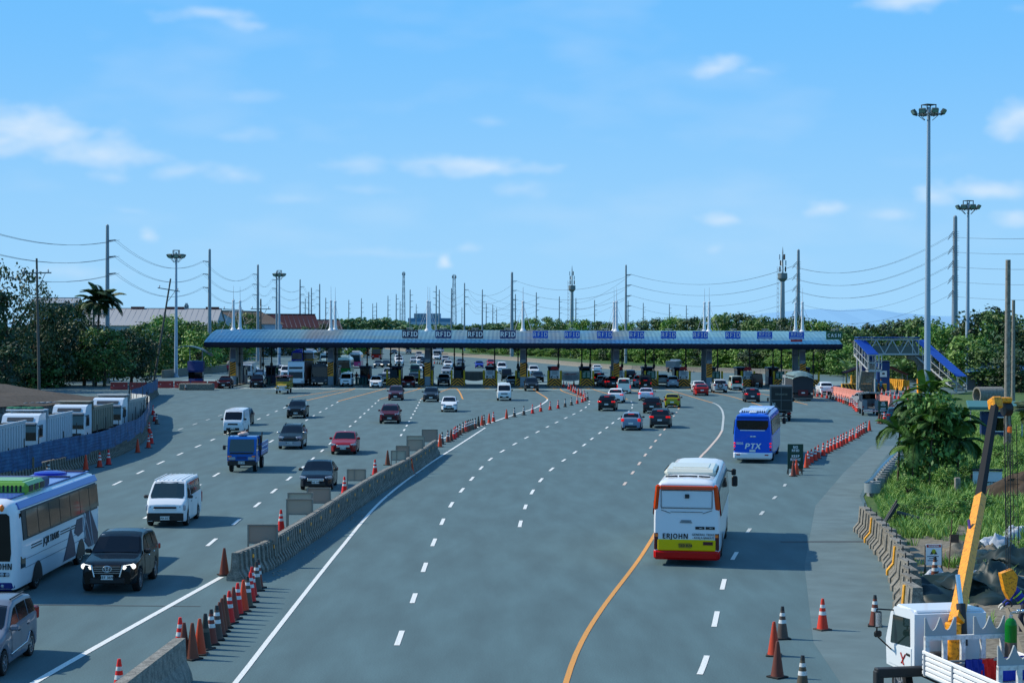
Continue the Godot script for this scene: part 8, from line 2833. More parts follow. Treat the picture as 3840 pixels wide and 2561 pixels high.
	part("limit_weight", q, mats.amber, o, tip + V3(-0.5, -0.75, 0.1))
	var hook: Vector3 = inv * V3(14.29, 1.61, -50.6)
	q = Shape.new()
	for k in 3: q.tube(tip + V3(-0.34 - 0.1 * k, -0.2, 0.1), hook + V3(0.06 - 0.06 * k, 0.35, 0), 0.014, 0.014, 4, false)
	part("hoist_rope", q, mats.dark, o)
	q = Shape.new()
	q.prism(pts([[-0.26, 0.3], [0.1, 0.42], [0.26, 0.2], [0.2, -0.2], [0.0, -0.46], [-0.14, -0.2]]), 0.2)
	var hk := part("hook_block", q, yel, o, hook, Basis(Vector3.UP, PI))
	q = Shape.new()
	for k in 3: q.box(V3(0, 0.2 - k * 0.17, -0.105), V3(0.4 - 0.08 * k, 0.06, 0.01), 0.0, Basis(Vector3.BACK, 0.5))
	part("hook_stripe", q, mats.black, hk)
	q = Shape.new()
	for k in 9:
		var a0 := -0.5 + k * 0.45
		q.tube(V3(cos(a0) * 0.12, -0.62 + sin(a0) * 0.12, 0), V3(cos(a0 + 0.45) * 0.12, -0.62 + sin(a0 + 0.45) * 0.12, 0), 0.028, 0.028, 6)
	part("hook", q, mats.dark, hk)
	# load: gas bottles, jackets over a pipe, strap, tools
	var at := func(x: float, y: float, z: float) -> Vector3: return o.transform * V3(x, y, z)
	q = Shape.new()
	q.lathe([[0.13, 0.0], [0.14, 0.02], [0.14, 0.72]], 14)
	var gb := base("gas_bottle", "gas bottle with green shoulder standing behind the truck's headboard", "gas bottle", at.call(-1.02, 0.96, -0.28), 0.0)
	part("lower_body", q, col(Color(0.36, 0.30, 0.24), 0.6), gb)
	q = Shape.new()
	q.lathe([[0.14, 0.72], [0.14, 1.12], [0.11, 1.22], [0.05, 1.28]], 14)
	part("upper_body", q, paint(Color(0.03, 0.42, 0.12)), gb)
	q = Shape.new()
	q.lathe([[0.05, 1.28], [0.05, 1.34], [0.03, 1.34], [0.03, 1.42]], 8)
	q.box(V3(0.12, 1.4, 0), V3(0.2, 0.05, 0.05), 0.01)
	for k in 2: q.ball(V3(0.16 + 0.1 * k, 1.44, 0.03), V3(0.05, 0.05, 0.03), 8, 5)
	part("valve", q, mats.chrome, gb)
	q = Shape.new()
	q.lathe([[0.16, 0.0], [0.17, 0.03], [0.17, 0.8], [0.1, 0.95], [0.0, 0.97]], 14)
	single("dark_gas_bottle", q, col(Color(0.16, 0.04, 0.05), 0.5), "dark maroon gas bottle leaning by the truck's right side", "gas bottle", at.call(-1.35, 0.5, -0.9))
	q = Shape.new()
	q.tube(V3(-1.3, 1.5, -1.3), V3(0.9, 1.42, -1.0), 0.03, 0.03, 8)
	q.tube(V3(-0.95, 1.12, -0.3), V3(0.85, 1.2, -0.22), 0.05, 0.05, 8)
	single("steel_pipe", q, col(Color(0.42, 0.43, 0.42), 0.5), "grey pipe rail across the truck bed with jackets hung over it", "pipe", o.position, PI + 0.2)
	var jackets := [[0.35, 0.22, Color(0.02, 0.14, 0.50), "narrow blue jacket at the cab-side end of the pipe"], [-0.06, 0.26, Color(0.72, 0.07, 0.04), "orange-red jacket hung over the truck's pipe rail"], [-0.62, 0.42, Color(0.02, 0.17, 0.60), "wide blue jacket hung next to the orange-red one"]]
	for j in jackets:
		var c := Shape.new()
		var n := 8
		for i in n:
			for s in [-1.0, 1.0]:
				for r in 3:
					var p := func(a: int, b: int) -> Vector3:
						var x: float = -j[1] + 2.0 * j[1] * a / n
						return V3(x, 1.49 - 0.17 * b, s * (0.04 + 0.03 * b + 0.03 * sin(a * 2.1 + b)) - 1.14 - 0.13 * (j[0] + x))
					var qd := [p.call(i, r), p.call(i + 1, r), p.call(i + 1, r + 1), p.call(i, r + 1)]
					if s > 0: c.quad(qd[3], qd[2], qd[1], qd[0])
					else: c.quad(qd[0], qd[1], qd[2], qd[3])
		var jo := single("work_jacket", c, col(j[2], 0.95), j[3], "jacket", at.call(j[0], 0, 0), PI + 0.2)
	q = Shape.new()
	for e in [[hook + V3(0.05, -0.7, 0), V3(-0.72, 1.0, -1.9)], [V3(-0.72, 1.0, -1.9), V3(-0.2, 1.02, -2.3)], [hook + V3(-0.05, -0.7, 0), V3(-1.7, 0.9, -1.2)]]:
		var d: Vector3 = (e[1] - e[0])
		q.box((e[0] + e[1]) * 0.5, V3(0.1, d.length(), 0.02), 0.0, Basis(Quaternion(Vector3.UP, d.normalized())))
	single("lifting_sling", q, col(Color(0.46, 0.43, 0.36), 0.9), "wide grey lifting sling hanging from the hook into the truck bed", "sling", o.position, PI + 0.2)
	q = Shape.new()
	q.box(V3(0, 0.2, 0), V3(0.34, 0.4, 0.25), 0.03)
	var wb := base("tool_box", "dark tool box with yellow lower panel behind the truck's headboard", "tool box", at.call(0.5, 0.98, 0.35), PI + 0.2)
	part("box", q, mats.dark, wb)
	q = Shape.new()
	q.box(V3(0, 0.12, -0.13), V3(0.3, 0.2, 0.02))
	part("panel", q, mats.hazard_yellow, wb)


func heap(at: Vector3, r: Vector3, seed_: int, rough := 0.35) -> Shape:
	var n := FastNoiseLite.new()
	n.seed = seed_
	n.frequency = 0.7
	n.fractal_octaves = 4
	var rows := []
	for j in 17:
		var f := maxf(j / 16.0, 0.01)
		var row := []
		for i in 40:
			var a := -TAU * i / 40
			var d := V3(cos(a), 0, sin(a))
			var k := 1.0 + rough * n.get_noise_3d(d.x * 2.0 * f, f * 2.0, d.z * 2.0 * f) * 1.6
			var fold := 0.05 * sin(a * 9.0 + 5.0 * f) * f + 0.12 * n.get_noise_2d(d.x * 9.0 * f, d.z * 9.0 * f + 30.0)
			row.append(at + V3(d.x * r.x * f * k, r.y * (1.0 - f * f) * (1.0 + rough * 1.4 * n.get_noise_2d(d.x * 3.0 * f, d.z * 3.0 * f) + fold) - 0.08 * f, d.z * r.z * f * k))
		rows.append(row)
	return loft(rows, true, false)


func build_works_site() -> void:
	# spoil heaps, tarpaulins, sandbags
	single("rubble_heap", heap(Vector3.ZERO, V3(3.6, 1.5, 2.6), 3, 0.5), mats.soil, "brown spoil heap with stones behind the hanging ropes", "heap", V3(25.49, 0.0, -88.26) + V3(1.2, 0, -1))
	single("gravel_heap", heap(Vector3.ZERO, V3(1.9, 0.7, 1.4), 5, 0.6), mats.sand, "grey heap of broken stone between the boom and the white sacks", "heap", V3(17.72, 0.0, -66.64))
	var tarp := col(Color(0.04, 0.15, 0.15), 0.55)
	single("dark_tarpaulin", heap(Vector3.ZERO, V3(2.9, 0.9, 2.1), 7, 0.55), tarp, "dark green tarpaulin draped over a pile behind the truck cab", "tarpaulin", V3(15.51, 0.0, -57.96))
	single("dark_tarpaulin", heap(Vector3.ZERO, V3(2.6, 0.8, 1.8), 8, 0.5), tarp, "dark green tarpaulin behind the worker's helmet", "tarpaulin", V3(18.43, 0.0, -64.31))
	var bag := col(Color(0.66, 0.70, 0.74), 0.6)
	var bags := [[V3(18.93, 0.0, -68.54), V3(1.25, 0.75, 0.8), "white bulk sack lying at the edge of the dark tarpaulin"], [V3(21.06, 0.0, -72.68), V3(1.3, 0.7, 0.8), "white bulk sack at the right frame edge"], [V3(14.7, 0.0, -60.51), V3(1.0, 0.55, 0.7), "white sack under the cone beside the works notice"], [V3(14.07, 0.0, -57.93), V3(0.7, 0.4, 0.5), "small crumpled white sack just behind the truck cab"], [V3(16.16, 0.0, -61.73), V3(1.9, 0.35, 0.6), "long pale plastic sheet beside the crane boom"]]
	for i in bags.size(): single("bulk_sack", heap(Vector3.ZERO, bags[i][1], 20 + i, 0.45), bag, bags[i][2], "sack", bags[i][0], 0.2 * i)
	# works notice on an A-frame
	var o := base("works_notice", "white works notice with red header on a wooden trestle by the verge", "notice board", V3(15.24, 0.0, -63.49), 0.1)
	o.scale = Vector3.ONE * 0.58
	var q := Shape.new()
	q.box(V3(0, 1.3, 0), V3(1.0, 1.3, 0.04))
	part("board", q, mats.white, o)
	q = Shape.new()
	q.box(V3(0, 1.84, 0.022), V3(0.92, 0.16, 0.01))
	part("header", q, col(Color(0.72, 0.20, 0.16)), o)
	part("header_lettering", words("WARNING", 0.1), mats.white, o, V3(0, 1.84, 0.035))
	q = Shape.new()
	q.prism(pts([[-0.22, 1.35], [0.22, 1.35], [0.1, 1.6], [0, 1.66], [-0.1, 1.6]]), 0.012, V3(0, 0, 0.024))
	part("printed_emblem", q, col(Color(0.62, 0.64, 0.08)), o)
	q = Shape.new()
	for s in [-1.0, 1.0]: q.prism(pts([[s * 0.02, 1.33], [s * 0.24, 1.33], [s * 0.13, 1.5]]), 0.012, V3(0, 0, 0.034))
	part("printed_emblem", q, mats.dark, o)
	q = Shape.new()
	for j in 3: q.box(V3(-0.05, 1.2 - j * 0.13, 0.024), V3([0.74, 0.5, 0.66][j], 0.05, 0.01))
	part("lettering", q, col(Color(0.30, 0.32, 0.40)), o)
	for s in [-1.0, 1.0]:
		q = Shape.new()
		q.box(V3(s * 0.52, 0.95, -0.05), V3(0.08, 1.9, 0.07))
		q.tube(V3(s * 0.52, 0.65, 0), V3(s * 0.52 - 0.1, 0.02, 0.55), 0.04, 0.04, 4)
		q.tube(V3(s * 0.52, 0.65, 0), V3(s * 0.52 + 0.1, 0.02, -0.6), 0.04, 0.04, 4)
		q.box(V3(s * 0.52, 0.06, 0), V3(0.08, 0.08, 1.2))
		part("leg", q, col(Color(0.36, 0.32, 0.27), 0.9), o)
	# fallen sign post
	var f := base("fallen_sign_post", "toppled grey sign post with flared base plate lying in the grass", "post", V3(17.3, 0.0, -79.69), 0.0)
	q = Shape.new()
	q.prism(pts([[-0.1, 0.0], [0.1, 0.1], [0.62, 0.95], [0.5, 1.0]]), 0.5, V3(-0.4, 0, 0))
	q.tube(V3(-0.45, 0.0, 0), V3(0.16, 1.12, 0), 0.07, 0.05, 6)
	part("base_plate", q, mats.dark, f)
	q = Shape.new()
	q.tube(V3(0.15, 0.55, 0.0), V3(1.85, 0.1, 0.3), 0.1, 0.09, 8)
	part("shaft", q, col(Color(0.28, 0.27, 0.26), 0.7), f)
	# rebar cage leaning up, site board, stake, planks
	q = Shape.new()
	for k in 4: q.tube(V3(0.05 + 0.13 * k, 0, 0.1 * (k % 2)), V3(-0.12 + 0.14 * k, 5.4, 0.1 * (k % 2)), 0.014, 0.014, 4, false)
	for j in 14: q.tube(V3(0, 0.4 * j, 0), V3(0.44, 0.4 * j, 0.05), 0.01, 0.01, 4, false)
	single("rebar_cage", q, col(Color(0.12, 0.11, 0.11), 0.8), "thin upright bundle of reinforcement bars beside the boom", "rebar", V3(18.21, 0.0, -64.69))
	var b := base("site_board", "white board with dark roof strip standing in the grass behind the boom", "notice board", V3(25.77, 0.0, -94.32) + V3(0, 0, -1.0), -0.1)
	q = Shape.new()
	q.box(V3(0, 0.75, 0), V3(1.55, 0.8, 0.05))
	part("board", q, mats.white, b)
	q = Shape.new()
	q.box(V3(0, 1.22, 0), V3(1.6, 0.1, 0.25), 0.02)
	for s in [-1.0, 1.0]: q.box(V3(s * 0.72, 0.6, -0.06), V3(0.07, 1.2, 0.06))
	part("frame", q, mats.dark, b)
	q = Shape.new()
	q.box(V3(0, 0.55, 0.03), V3(1.1, 0.05, 0.01))
	part("lettering", q, mats.dark, b)
	q = Shape.new()
	q.tube(Vector3.ZERO, V3(0.12, 1.9, 0), 0.02, 0.02, 5)
	q.box(V3(0.22, 1.2, 0), V3(0.3, 0.3, 0.02))
	single("marker_stake", q, col(Color(0.34, 0.25, 0.2), 0.9), "thin stake with a brown tag between notice and boom", "stake", V3(16.07, 0.0, -64.64))
	q = Shape.new()
	q.box(V3(0, 0.55, 0), V3(0.28, 1.1, 0.28), 0.03)
	single("stone_post", q, mats.concrete, "short square concrete post in the grass beside the palm clump", "post", V3(23.27, 0.0, -91.87))
	for e in [[V3(19.77, 0.0, -80.79), 0.15, "pale plank lying in the grass, in line with the toppled post"], [V3(20.68, 0.0, -84.22), 0.1, "thin grey plank half sunk in the grass above the other plank"]]:
		q = Shape.new()
		q.box(V3(0, 0.3, 0), V3(1.7, 0.06, 0.14), 0.0, Basis(Vector3.BACK, -0.1))
		single("plank", q, col(Color(0.50, 0.46, 0.36), 0.9), e[2], "plank", e[0], e[1])
	# keep right signs
	for e in [[V3(17.13, 0.0, -106.26), 0.0, "green NO RFID KEEP RIGHT sign at the start of the red cone row"], [V3(35.39, 0.0, -167.81), 0.0, "green NO RFID KEEP RIGHT sign beside the pale jeepney"]]:
		var s := base("keep_right_sign", e[2], "sign", e[0], e[1], "green keep right signs")
		q = Shape.new()
		q.box(V3(0, 1.1, 0), V3(0.95, 1.5, 0.04), 0.01)
		part("board", q, col(Color(0.02, 0.22, 0.16), 0.5), s)
		var y := [1.66, 1.46, 1.12, 0.92]
		for k in 4: part("lettering", words(["NO", "RFID", "KEEP", "RIGHT"][k], 0.15), mats.white, s, V3(0, y[k], 0.03))
		q = Shape.new()
		q.prism(pts([[-0.2, 0.55], [0.08, 0.55], [0.08, 0.45], [0.24, 0.62], [0.08, 0.78], [0.08, 0.69], [-0.2, 0.69]]), 0.012, V3(0, 0, 0.025))
		part("arrow", q, mats.white, s)
		for x in [-0.42, 0.42]:
			q = Shape.new()
			q.box(V3(x, 0.6, -0.04), V3(0.05, 1.2, 0.05))
			q.tube(V3(x, 0.5, -0.04), V3(x, 0.0, -0.5), 0.025, 0.025, 4)
			part("leg", q, mats.dark, s)


# ------------------------------------------------------------------ plants
func leaf_crown(seed_: int, clumps: int, per: int, leaf: float, hues: Array, squash := 0.8) -> ArrayMesh:   # unit crown: about 1 high above y = 0, radius 0.5
	var r := RandomNumberGenerator.new()
	r.seed = seed_
	var s := Shape.new()
	s.tinted = true
	for k in clumps:
		var a := r.randf() * TAU
		var h := r.randf_range(0.12, 0.95)
		var rad := 0.42 * sqrt(maxf(0.05, 1.0 - pow((h - 0.45) / 0.58, 2.0))) * (r.randf_range(0.55, 1.0))
		var c := V3(cos(a) * rad, h, sin(a) * rad)
		var size := r.randf_range(0.09, 0.18)
		var hue: Color = hues[r.randi() % hues.size()]
		for i in per:
			var d := V3(r.randfn(), r.randfn() * squash + 0.25, r.randfn()).normalized()
			var p := c + d * size * pow(r.randf(), 0.4) * V3(1, squash, 1)
			var n := (d + V3(r.randfn(), r.randfn() + 0.5, r.randfn()) * 0.55).normalized()
			var u := n.cross(V3(r.randfn(), r.randfn(), r.randfn())).normalized() * leaf * r.randf_range(0.6, 1.3)
			var v := n.cross(u) * 0.62
			s.tint = hue * r.randf_range(0.8, 1.2)
			s.quad(p - u, p - v, p + u, p + v)
	return s.mesh()


var leaf_mat: StandardMaterial3D
var crowns := {}


func tree(label: String, called: String, crown: ArrayMesh, at: Vector3, h: float, w: float, low: float, group: String) -> void:   # low: share of the height that is bare stem
	var o := base(called, label, "shrub" if called == "bush" else "tree", at, rng.randf() * TAU, group)
	var t := Shape.new()
	var r := clampf(w * 0.028, 0.08, 0.4)
	t.tube(Vector3.ZERO, V3(0.03 * w, h * 0.45, 0), r, r * 0.6, 7)
	for i in 5:
		var a := TAU * i / 5 + rng.randf()
		t.tube(V3(0.02 * w, h * (0.25 + 0.05 * i), 0), V3(cos(a) * w * 0.3, h * (0.5 + 0.07 * i), sin(a) * w * 0.3), r * 0.5, r * 0.15, 5)
	part("trunk", t, mats.bark, o)
	part("crown", crown, leaf_mat, o, V3(0, h * (low - 0.1), 0), Basis.from_scale(V3(w, h * (1.08 - low), w)))


func frond(length: float, droop: float, leaflets: int, wide: float, hue: Color, seed_: int) -> ArrayMesh:   # grows from the origin along +z and up, bending down
	var r := RandomNumberGenerator.new()
	r.seed = seed_
	var s := Shape.new()
	s.tinted = true
	var at := func(f: float) -> Vector3: return V3(0, length * (0.62 * f - droop * f * f), length * (f - 0.28 * f * f * droop))
	for i in 8:
		s.tint = hue * 1.1
		s.tube(at.call(i / 8.0), at.call((i + 1) / 8.0), 0.018 * length / 2.0 * (1.0 - i / 10.0), -1.0, 4, false)
	for i in leaflets:
		var f := 0.14 + 0.86 * i / leaflets
		var p: Vector3 = at.call(f)
		var d: Vector3 = (at.call(minf(f + 0.05, 1.0)) - at.call(f - 0.05)).normalized()
		var l := wide * sin(PI * clampf(0.12 + f * 0.86, 0.0, 1.0)) * r.randf_range(0.85, 1.1) + 0.08
		for side in [-1.0, 1.0]:
			s.tint = hue * r.randf_range(0.75, 1.25)
			var out := (V3(side, 0.15, 0) + d * 0.75).normalized()
			var tip := p + out * l + V3(0, -0.35 * l, 0)
			var m := p + out * l * 0.5 + V3(0, 0.02, 0)
			var wv := d * 0.035 * length / 2.0
			s.quad(p - wv * 0.4, m - wv, tip, m + wv)
	return s.mesh()


func palm(label: String, at: Vector3, h: float, size: float, n: int, hue: Color, key: String, trunk_r := 0.12) -> void:
	var o := base("palm_tree", label, "palm", at, rng.randf() * TAU, "palms")
	var t := Shape.new()
	for i in 6: t.tube(V3(0.06 * i * h / 8.0, h * i / 6.0, 0), V3(0.06 * (i + 1) * h / 8.0, h * (i + 1) / 6.0, 0), trunk_r * (1.0 - 0.06 * i), trunk_r * (1.0 - 0.06 * (i + 1)), 8)
	part("trunk", t, mats.bark, o)
	for v in 3:
		if not crowns.has(key + str(v)): crowns[key + str(v)] = frond(size, 0.55 + 0.3 * v, 26, size * 0.3, hue, 40 + v)
	for i in n:
		var up := rng.randf_range(-1.1, 0.5)
		part("frond", crowns[key + str(i % 3)], leaf_mat, o, V3(0.36 * h / 8.0, h, 0), Basis(Vector3.UP, TAU * i / n + rng.randf_range(-0.2, 0.2)) * Basis(Vector3.RIGHT, up) * Basis.from_scale(Vector3.ONE * rng.randf_range(0.8, 1.1)))


func place(px: float, d: float) -> Vector3:   # x from the bearing along the road axis, at distance d
	return V3((px - 1175.5) / 4050.0 * d, 0, -d)


func build_vegetation() -> void:
	leaf_mat = StandardMaterial3D.new()
	leaf_mat.vertex_color_use_as_albedo = true
	leaf_mat.roughness = 0.62
	leaf_mat.backlight_enabled = true
	leaf_mat.backlight = Color(0.42, 0.48, 0.2)
	var deep := [Color(0.020, 0.055, 0.022), Color(0.030, 0.075, 0.024), Color(0.018, 0.045, 0.024), Color(0.045, 0.080, 0.022)]
	var mid := [Color(0.050, 0.130, 0.026), Color(0.080, 0.17, 0.032), Color(0.040, 0.095, 0.028), Color(0.11, 0.18, 0.040)]
	var lush := [Color(0.11, 0.25, 0.035), Color(0.15, 0.29, 0.045), Color(0.075, 0.18, 0.03), Color(0.19, 0.31, 0.06)]
	for v in 4:
		crowns["deep%d" % v] = leaf_crown(100 + v, 85, 46, 0.026, deep)
		crowns["mid%d" % v] = leaf_crown(120 + v, 85, 46, 0.026, mid)
		crowns["lush%d" % v] = leaf_crown(140 + v, 75, 46, 0.028, lush)
	crowns.airy = leaf_crown(160, 60, 36, 0.02, [Color(0.05, 0.09, 0.03), Color(0.08, 0.10, 0.035), Color(0.035, 0.07, 0.03)])
	crowns.far = leaf_crown(170, 40, 30, 0.05, [Color(0.06, 0.14, 0.05), Color(0.08, 0.17, 0.06), Color(0.045, 0.11, 0.045)])
	# [bearing, height of the top in the frame, distance, width, look]
	var hill := [[18, 600, 235, 11.5, "airy"], [74, 640, 242, 7.5, "airy"], [-30, 650, 232, 11, "deep"], [112, 702, 246, 9, "deep"], [152, 690, 268, 9, "deep"], [192, 732, 254, 10, "deep"], [238, 752, 250, 9, "mid"], [300, 756, 262, 9, "deep"], [345, 738, 305, 10, "mid"], [385, 722, 335, 11, "lush"],
		[432, 736, 335, 10, "mid"], [456, 758, 318, 9, "lush"], [505, 735, 395, 11, "mid"], [530, 745, 410, 10, "mid"], [568, 716, 480, 10, "mid"], [602, 722, 520, 9, "deep"], [672, 745, 560, 12, "mid"], [650, 752, 520, 10, "deep"]]
	for i in hill.size():
		var q: Array = hill[i]
		var h: float = 9.0 + (742.0 - q[1]) / 4050.0 * q[2]
		tree("%s tree on the hillside, %s along the upper row from the frame edge" % [{"airy": "tall open-crowned", "deep": "dark dense", "mid": "green rounded", "lush": "bright green"}[q[4]], nth(i)], "hillside_tree", crowns[q[4] if q[4] == "airy" else "%s%d" % [q[4], i % 4]], place(q[0], q[2]), h, q[3], 0.18 if q[4] == "airy" else 0.08, "trees on the hillside")
	var xs := [-5, 20, 70, 45, 92, 140, 188, 236, 282, 330, 376, 420, 464, 505, 552, 600, 648, 700, 750, 800, 28, 118, 210, 305, 398]
	for i in xs.size():
		var d: float = 226.0 + 0.26 * xs[i] + (14.0 if i % 2 else 0.0) + (20.0 if i >= 18 else 0.0)
		if i >= 12 and i < 18: d += 20.0 * (i - 11)
		tree("%s bush at the foot of the hillside, %s of the lower row" % [["dark green", "shaded", "leafy green"][i % 3], nth(i)], "bush", crowns[["deep0", "deep2", "mid1", "deep3", "lush2"][i % 5 if i % 5 != 4 or xs[i] > 350 else 0]], place(xs[i], d), 6.5 + 2.0 * sin(i * 1.9) + (1.5 if i >= 18 else 0.0), 9.5, -0.2, "bushes at the foot of the hillside")
	# middle distance, behind the plaza
	for i in 34:
		var px := 765.0 + i * 13.0 + rng.randf_range(-4, 4)
		var d := rng.randf_range(690, 900)
		if px > 925 and px < 1045: d = rng.randf_range(620, 760)
		var top := 733.0 + 4.0 * sin(i * 1.3) if px < 920 else 746.0 + 3.0 * sin(i * 1.7) - (4.0 if px > 1120 else 0.0)
		tree("distant tree of the low line beyond the plaza, %s from the hillside" % nth(i), "distant_tree", crowns.far, place(px, d), 9.0 + (744.0 - top) / 4050.0 * d, rng.randf_range(13, 19), 0.0, "distant trees beyond the plaza")
	# roadside trees past the plaza on the far side, tall row
	var tops := [736, 730, 728, 731, 735, 733, 738, 741, 739, 742, 736, 734, 729, 726, 731, 729, 725, 721, 718, 722, 728, 726, 730, 727, 729, 734, 738, 748]
	for i in tops.size():
		var px := 1192.0 + i * 27.5
		var d := lerpf(545, 338, pow(i / 27.0, 0.8)) + rng.randf_range(-8, 8)
		tree("roadside tree of the tall row past the plaza, %s counted from the road" % nth(i), "roadside_tree", crowns["%s%d" % [["mid", "deep", "mid", "lush"][(i * 7) % 4 if i % 9 != 3 else 0], i % 4]], place(px, d), 9.0 + (746.0 - tops[i]) / 4050.0 * d, rng.randf_range(9, 12), 0.05, "tall roadside trees past the plaza")
	for i in 44:
		var px := 1100.0 + i * 22.0
		var d := lerpf(560, 305, pow(i / 43.0, 0.75)) + rng.randf_range(-5, 5) - (6.0 if i < 36 else -8.0)
		var wall := 12.0 if i < 12 else 0.0
		tree("vine-covered thicket at the roadside, %s counted from the road" % nth(i), "bush", crowns["%s%d" % [["lush", "mid", "lush", "lush", "deep"][i % 5], i % 4]], place(px, d + wall), (3.2 if i < 10 else 5.6) + 1.8 * sin(i * 2.3), rng.randf_range(7.5, 10), -0.15, "vine-covered thickets past the plaza")
	var near := [[1972, 752, 318, 11, "mid"], [2012, 741, 322, 12, "deep"], [2052, 733, 328, 13, "mid"], [2098, 735, 300, 12, "deep"], [2122, 728, 292, 11, "mid"], [2158, 740, 280, 9, "lush"], [2190, 760, 290, 10, "mid"], [2262, 707, 268, 13, "deep"], [2312, 714, 262, 12, "mid"], [2350, 740, 255, 10, "deep"], [2232, 770, 250, 9, "lush"], [2290, 790, 246, 10, "mid"], [2345, 800, 240, 9, "deep"], [1945, 790, 312, 9, "lush"], [1995, 800, 300, 9, "mid"], [2040, 805, 296, 9, "lush"], [2085, 800, 285, 8, "mid"], [2165, 800, 262, 8, "deep"]]
	for i in near.size():
		var q: Array = near[i]
		tree("%s tree behind the footbridge and masts, %s of that group" % [{"deep": "dark broad-leaved", "mid": "green broad-leaved", "lush": "bright leafy"}[q[4]], nth(i)], "broad_leaved_tree", crowns["%s%d" % [q[4], (i + 1) % 4]], place(q[0], q[2]), 9.0 + (748.0 - q[1]) / 4050.0 * q[2], q[3], 0.06, "trees behind the footbridge")
	# coconut palm on the hillside, clump on the verge, palm at the frame edge
	palm("coconut palm standing above the hillside bushes beside the first power pole", place(218, 252), 11.6, 4.4, 30, Color(0.045, 0.10, 0.035), "coco", 0.22)
	var c: Vector3 = V3(22.76, 0.0, -95.89)
	var spots := [[-0.9, 0.0, 2.3, 1.9], [0.5, -0.6, 3.2, 2.0], [1.4, 0.4, 2.6, 1.9], [-0.2, 0.9, 3.6, 2.0], [0.9, -1.6, 4.1, 2.1], [-1.5, -1.0, 3.0, 1.9], [1.9, -1.2, 3.4, 2.0], [0.2, -2.2, 4.9, 2.2], [-0.4, -0.9, 4.4, 2.0]]
	for i in spots.size():
		var q: Array = spots[i]
		palm("feather palm stem of the clump on the grassy verge, %s by height from its front" % nth(i), c + V3(q[0], 0.1, q[1]), q[2], q[3], 11, [Color(0.085, 0.20, 0.04), Color(0.12, 0.26, 0.045), Color(0.07, 0.17, 0.04)][i % 3], "area%d" % (i % 3), 0.07)
	palm("palm with drooping silvery fronds at the right frame edge", place(2352, 118) + V3(0.6, 0, 0), 2.9, 2.6, 13, Color(0.13, 0.18, 0.10), "edge", 0.14)
	crowns.vine = leaf_crown(180, 70, 60, 0.03, [Color(0.09, 0.21, 0.04), Color(0.13, 0.25, 0.05), Color(0.06, 0.15, 0.035)])
	tree("leafy climber bush wrapped round the palm clump", "bush", crowns.vine, c + V3(0.3, 0, -0.3), 5.4, 3.9, 0.05, "")
	var bs := [[2085, 1150, 1.3, 1.5], [2175, 1140, 1.6, 1.8], [2230, 1120, 1.5, 2.2], [2065, 1200, 0.9, 1.3], [2120, 1185, 1.0, 1.6], [2190, 1200, 1.2, 1.7], [2245, 1180, 1.3, 2.0], [2330, 1080, 1.4, 2.2], [2290, 1060, 1.3, 2.0]]
	var gs := [V3(20.39, 0.0, -90.6), V3(22.99, 0.0, -92.98), V3(25.57, 0.0, -98.04), V3(17.84, 0.0, -80.56), V3(19.27, 0.0, -82.41), V3(20.02, 0.0, -79.74), V3(21.49, 0.0, -81.56), V3(30.48, 0.0, -106.76), V3(31.74, 0.0, -115.16)]
	for i in gs.size():
		tree("low green shrub in the verge grass, %s around the palm clump" % nth(i), "bush", crowns["lush%d" % (i % 4)], gs[i], bs[i][2], bs[i][3], 0.0, "shrubs on the verge")
	# banana plants under the footbridge
	for i in 7:
		var o := base("banana_plant", "banana plant with broad torn leaves behind the footbridge, %s from the plaza" % nth(i), "plant", place(1945.0 + i * 21.0, 276.0 + 6.0 * (i % 2)), rng.randf() * 3.0, "banana plants behind the footbridge")
		var st := Shape.new()
		st.tube(Vector3.ZERO, V3(0, 2.4, 0), 0.16, 0.1, 8)
		part("stem", st, col(Color(0.32, 0.36, 0.18), 0.8), o)
		if not crowns.has("banana"):
			var l := Shape.new()
			l.tinted = true
			for j in 9:
				for s in [-1.0, 1.0]:
					var at := func(f: float) -> Vector3: return V3(0, 2.0 * f - 1.7 * f * f, 2.7 * f - 0.4 * f * f)
					var f0 := j / 9.0
					var f1 := (j + 0.93) / 9.0
					var w0 = 0.42 * sin(PI * clampf(f0 + 0.06, 0, 1)) * s
					var w1 = 0.42 * sin(PI * clampf(f1 + 0.04, 0, 1)) * s
					l.tint = Color(0.12, 0.22, 0.06) * rng.randf_range(0.8, 1.2)
					l.quad(at.call(f0), at.call(f0) + V3(w0, -0.1 * absf(w0), 0), at.call(f1) + V3(w1, -0.25 * absf(w1), 0), at.call(f1))
			crowns.banana = l.mesh()
		for j in 7: part("leaf", crowns.banana, leaf_mat, o, V3(0, 2.3, 0), Basis(Vector3.UP, TAU * j / 7.0 + rng.randf() * 0.5) * Basis(Vector3.RIGHT, rng.randf_range(-0.7, 0.3)))
	# grass on the verge
	var tuft := Shape.new()
	tuft.tinted = true
	for i in 11:
		var a := rng.randf() * TAU
		var b := V3(cos(a), 0, sin(a))
		var hh := rng.randf_range(0.25, 0.55)
		tuft.tint = Color(0.17, 0.30, 0.06) * rng.randf_range(0.7, 1.4)
		var sw := V3(-b.z, 0, b.x) * 0.02
		var p0 := b * rng.randf() * 0.16
		tuft.quad(p0 - sw, p0 + sw, p0 + sw * 0.7 + b * hh * 0.25 + V3(0, hh * 0.7, 0), p0 - sw * 0.7 + b * hh * 0.25 + V3(0, hh * 0.7, 0))
		tuft.tri(p0 - sw * 0.7 + b * hh * 0.25 + V3(0, hh * 0.7, 0), p0 + sw * 0.7 + b * hh * 0.25 + V3(0, hh * 0.7, 0), p0 + b * hh * 0.6 + V3(0, hh, 0))
	var mm := MultiMesh.new()
	mm.transform_format = MultiMesh.TRANSFORM_3D
	mm.mesh = tuft.mesh()
	var where := []
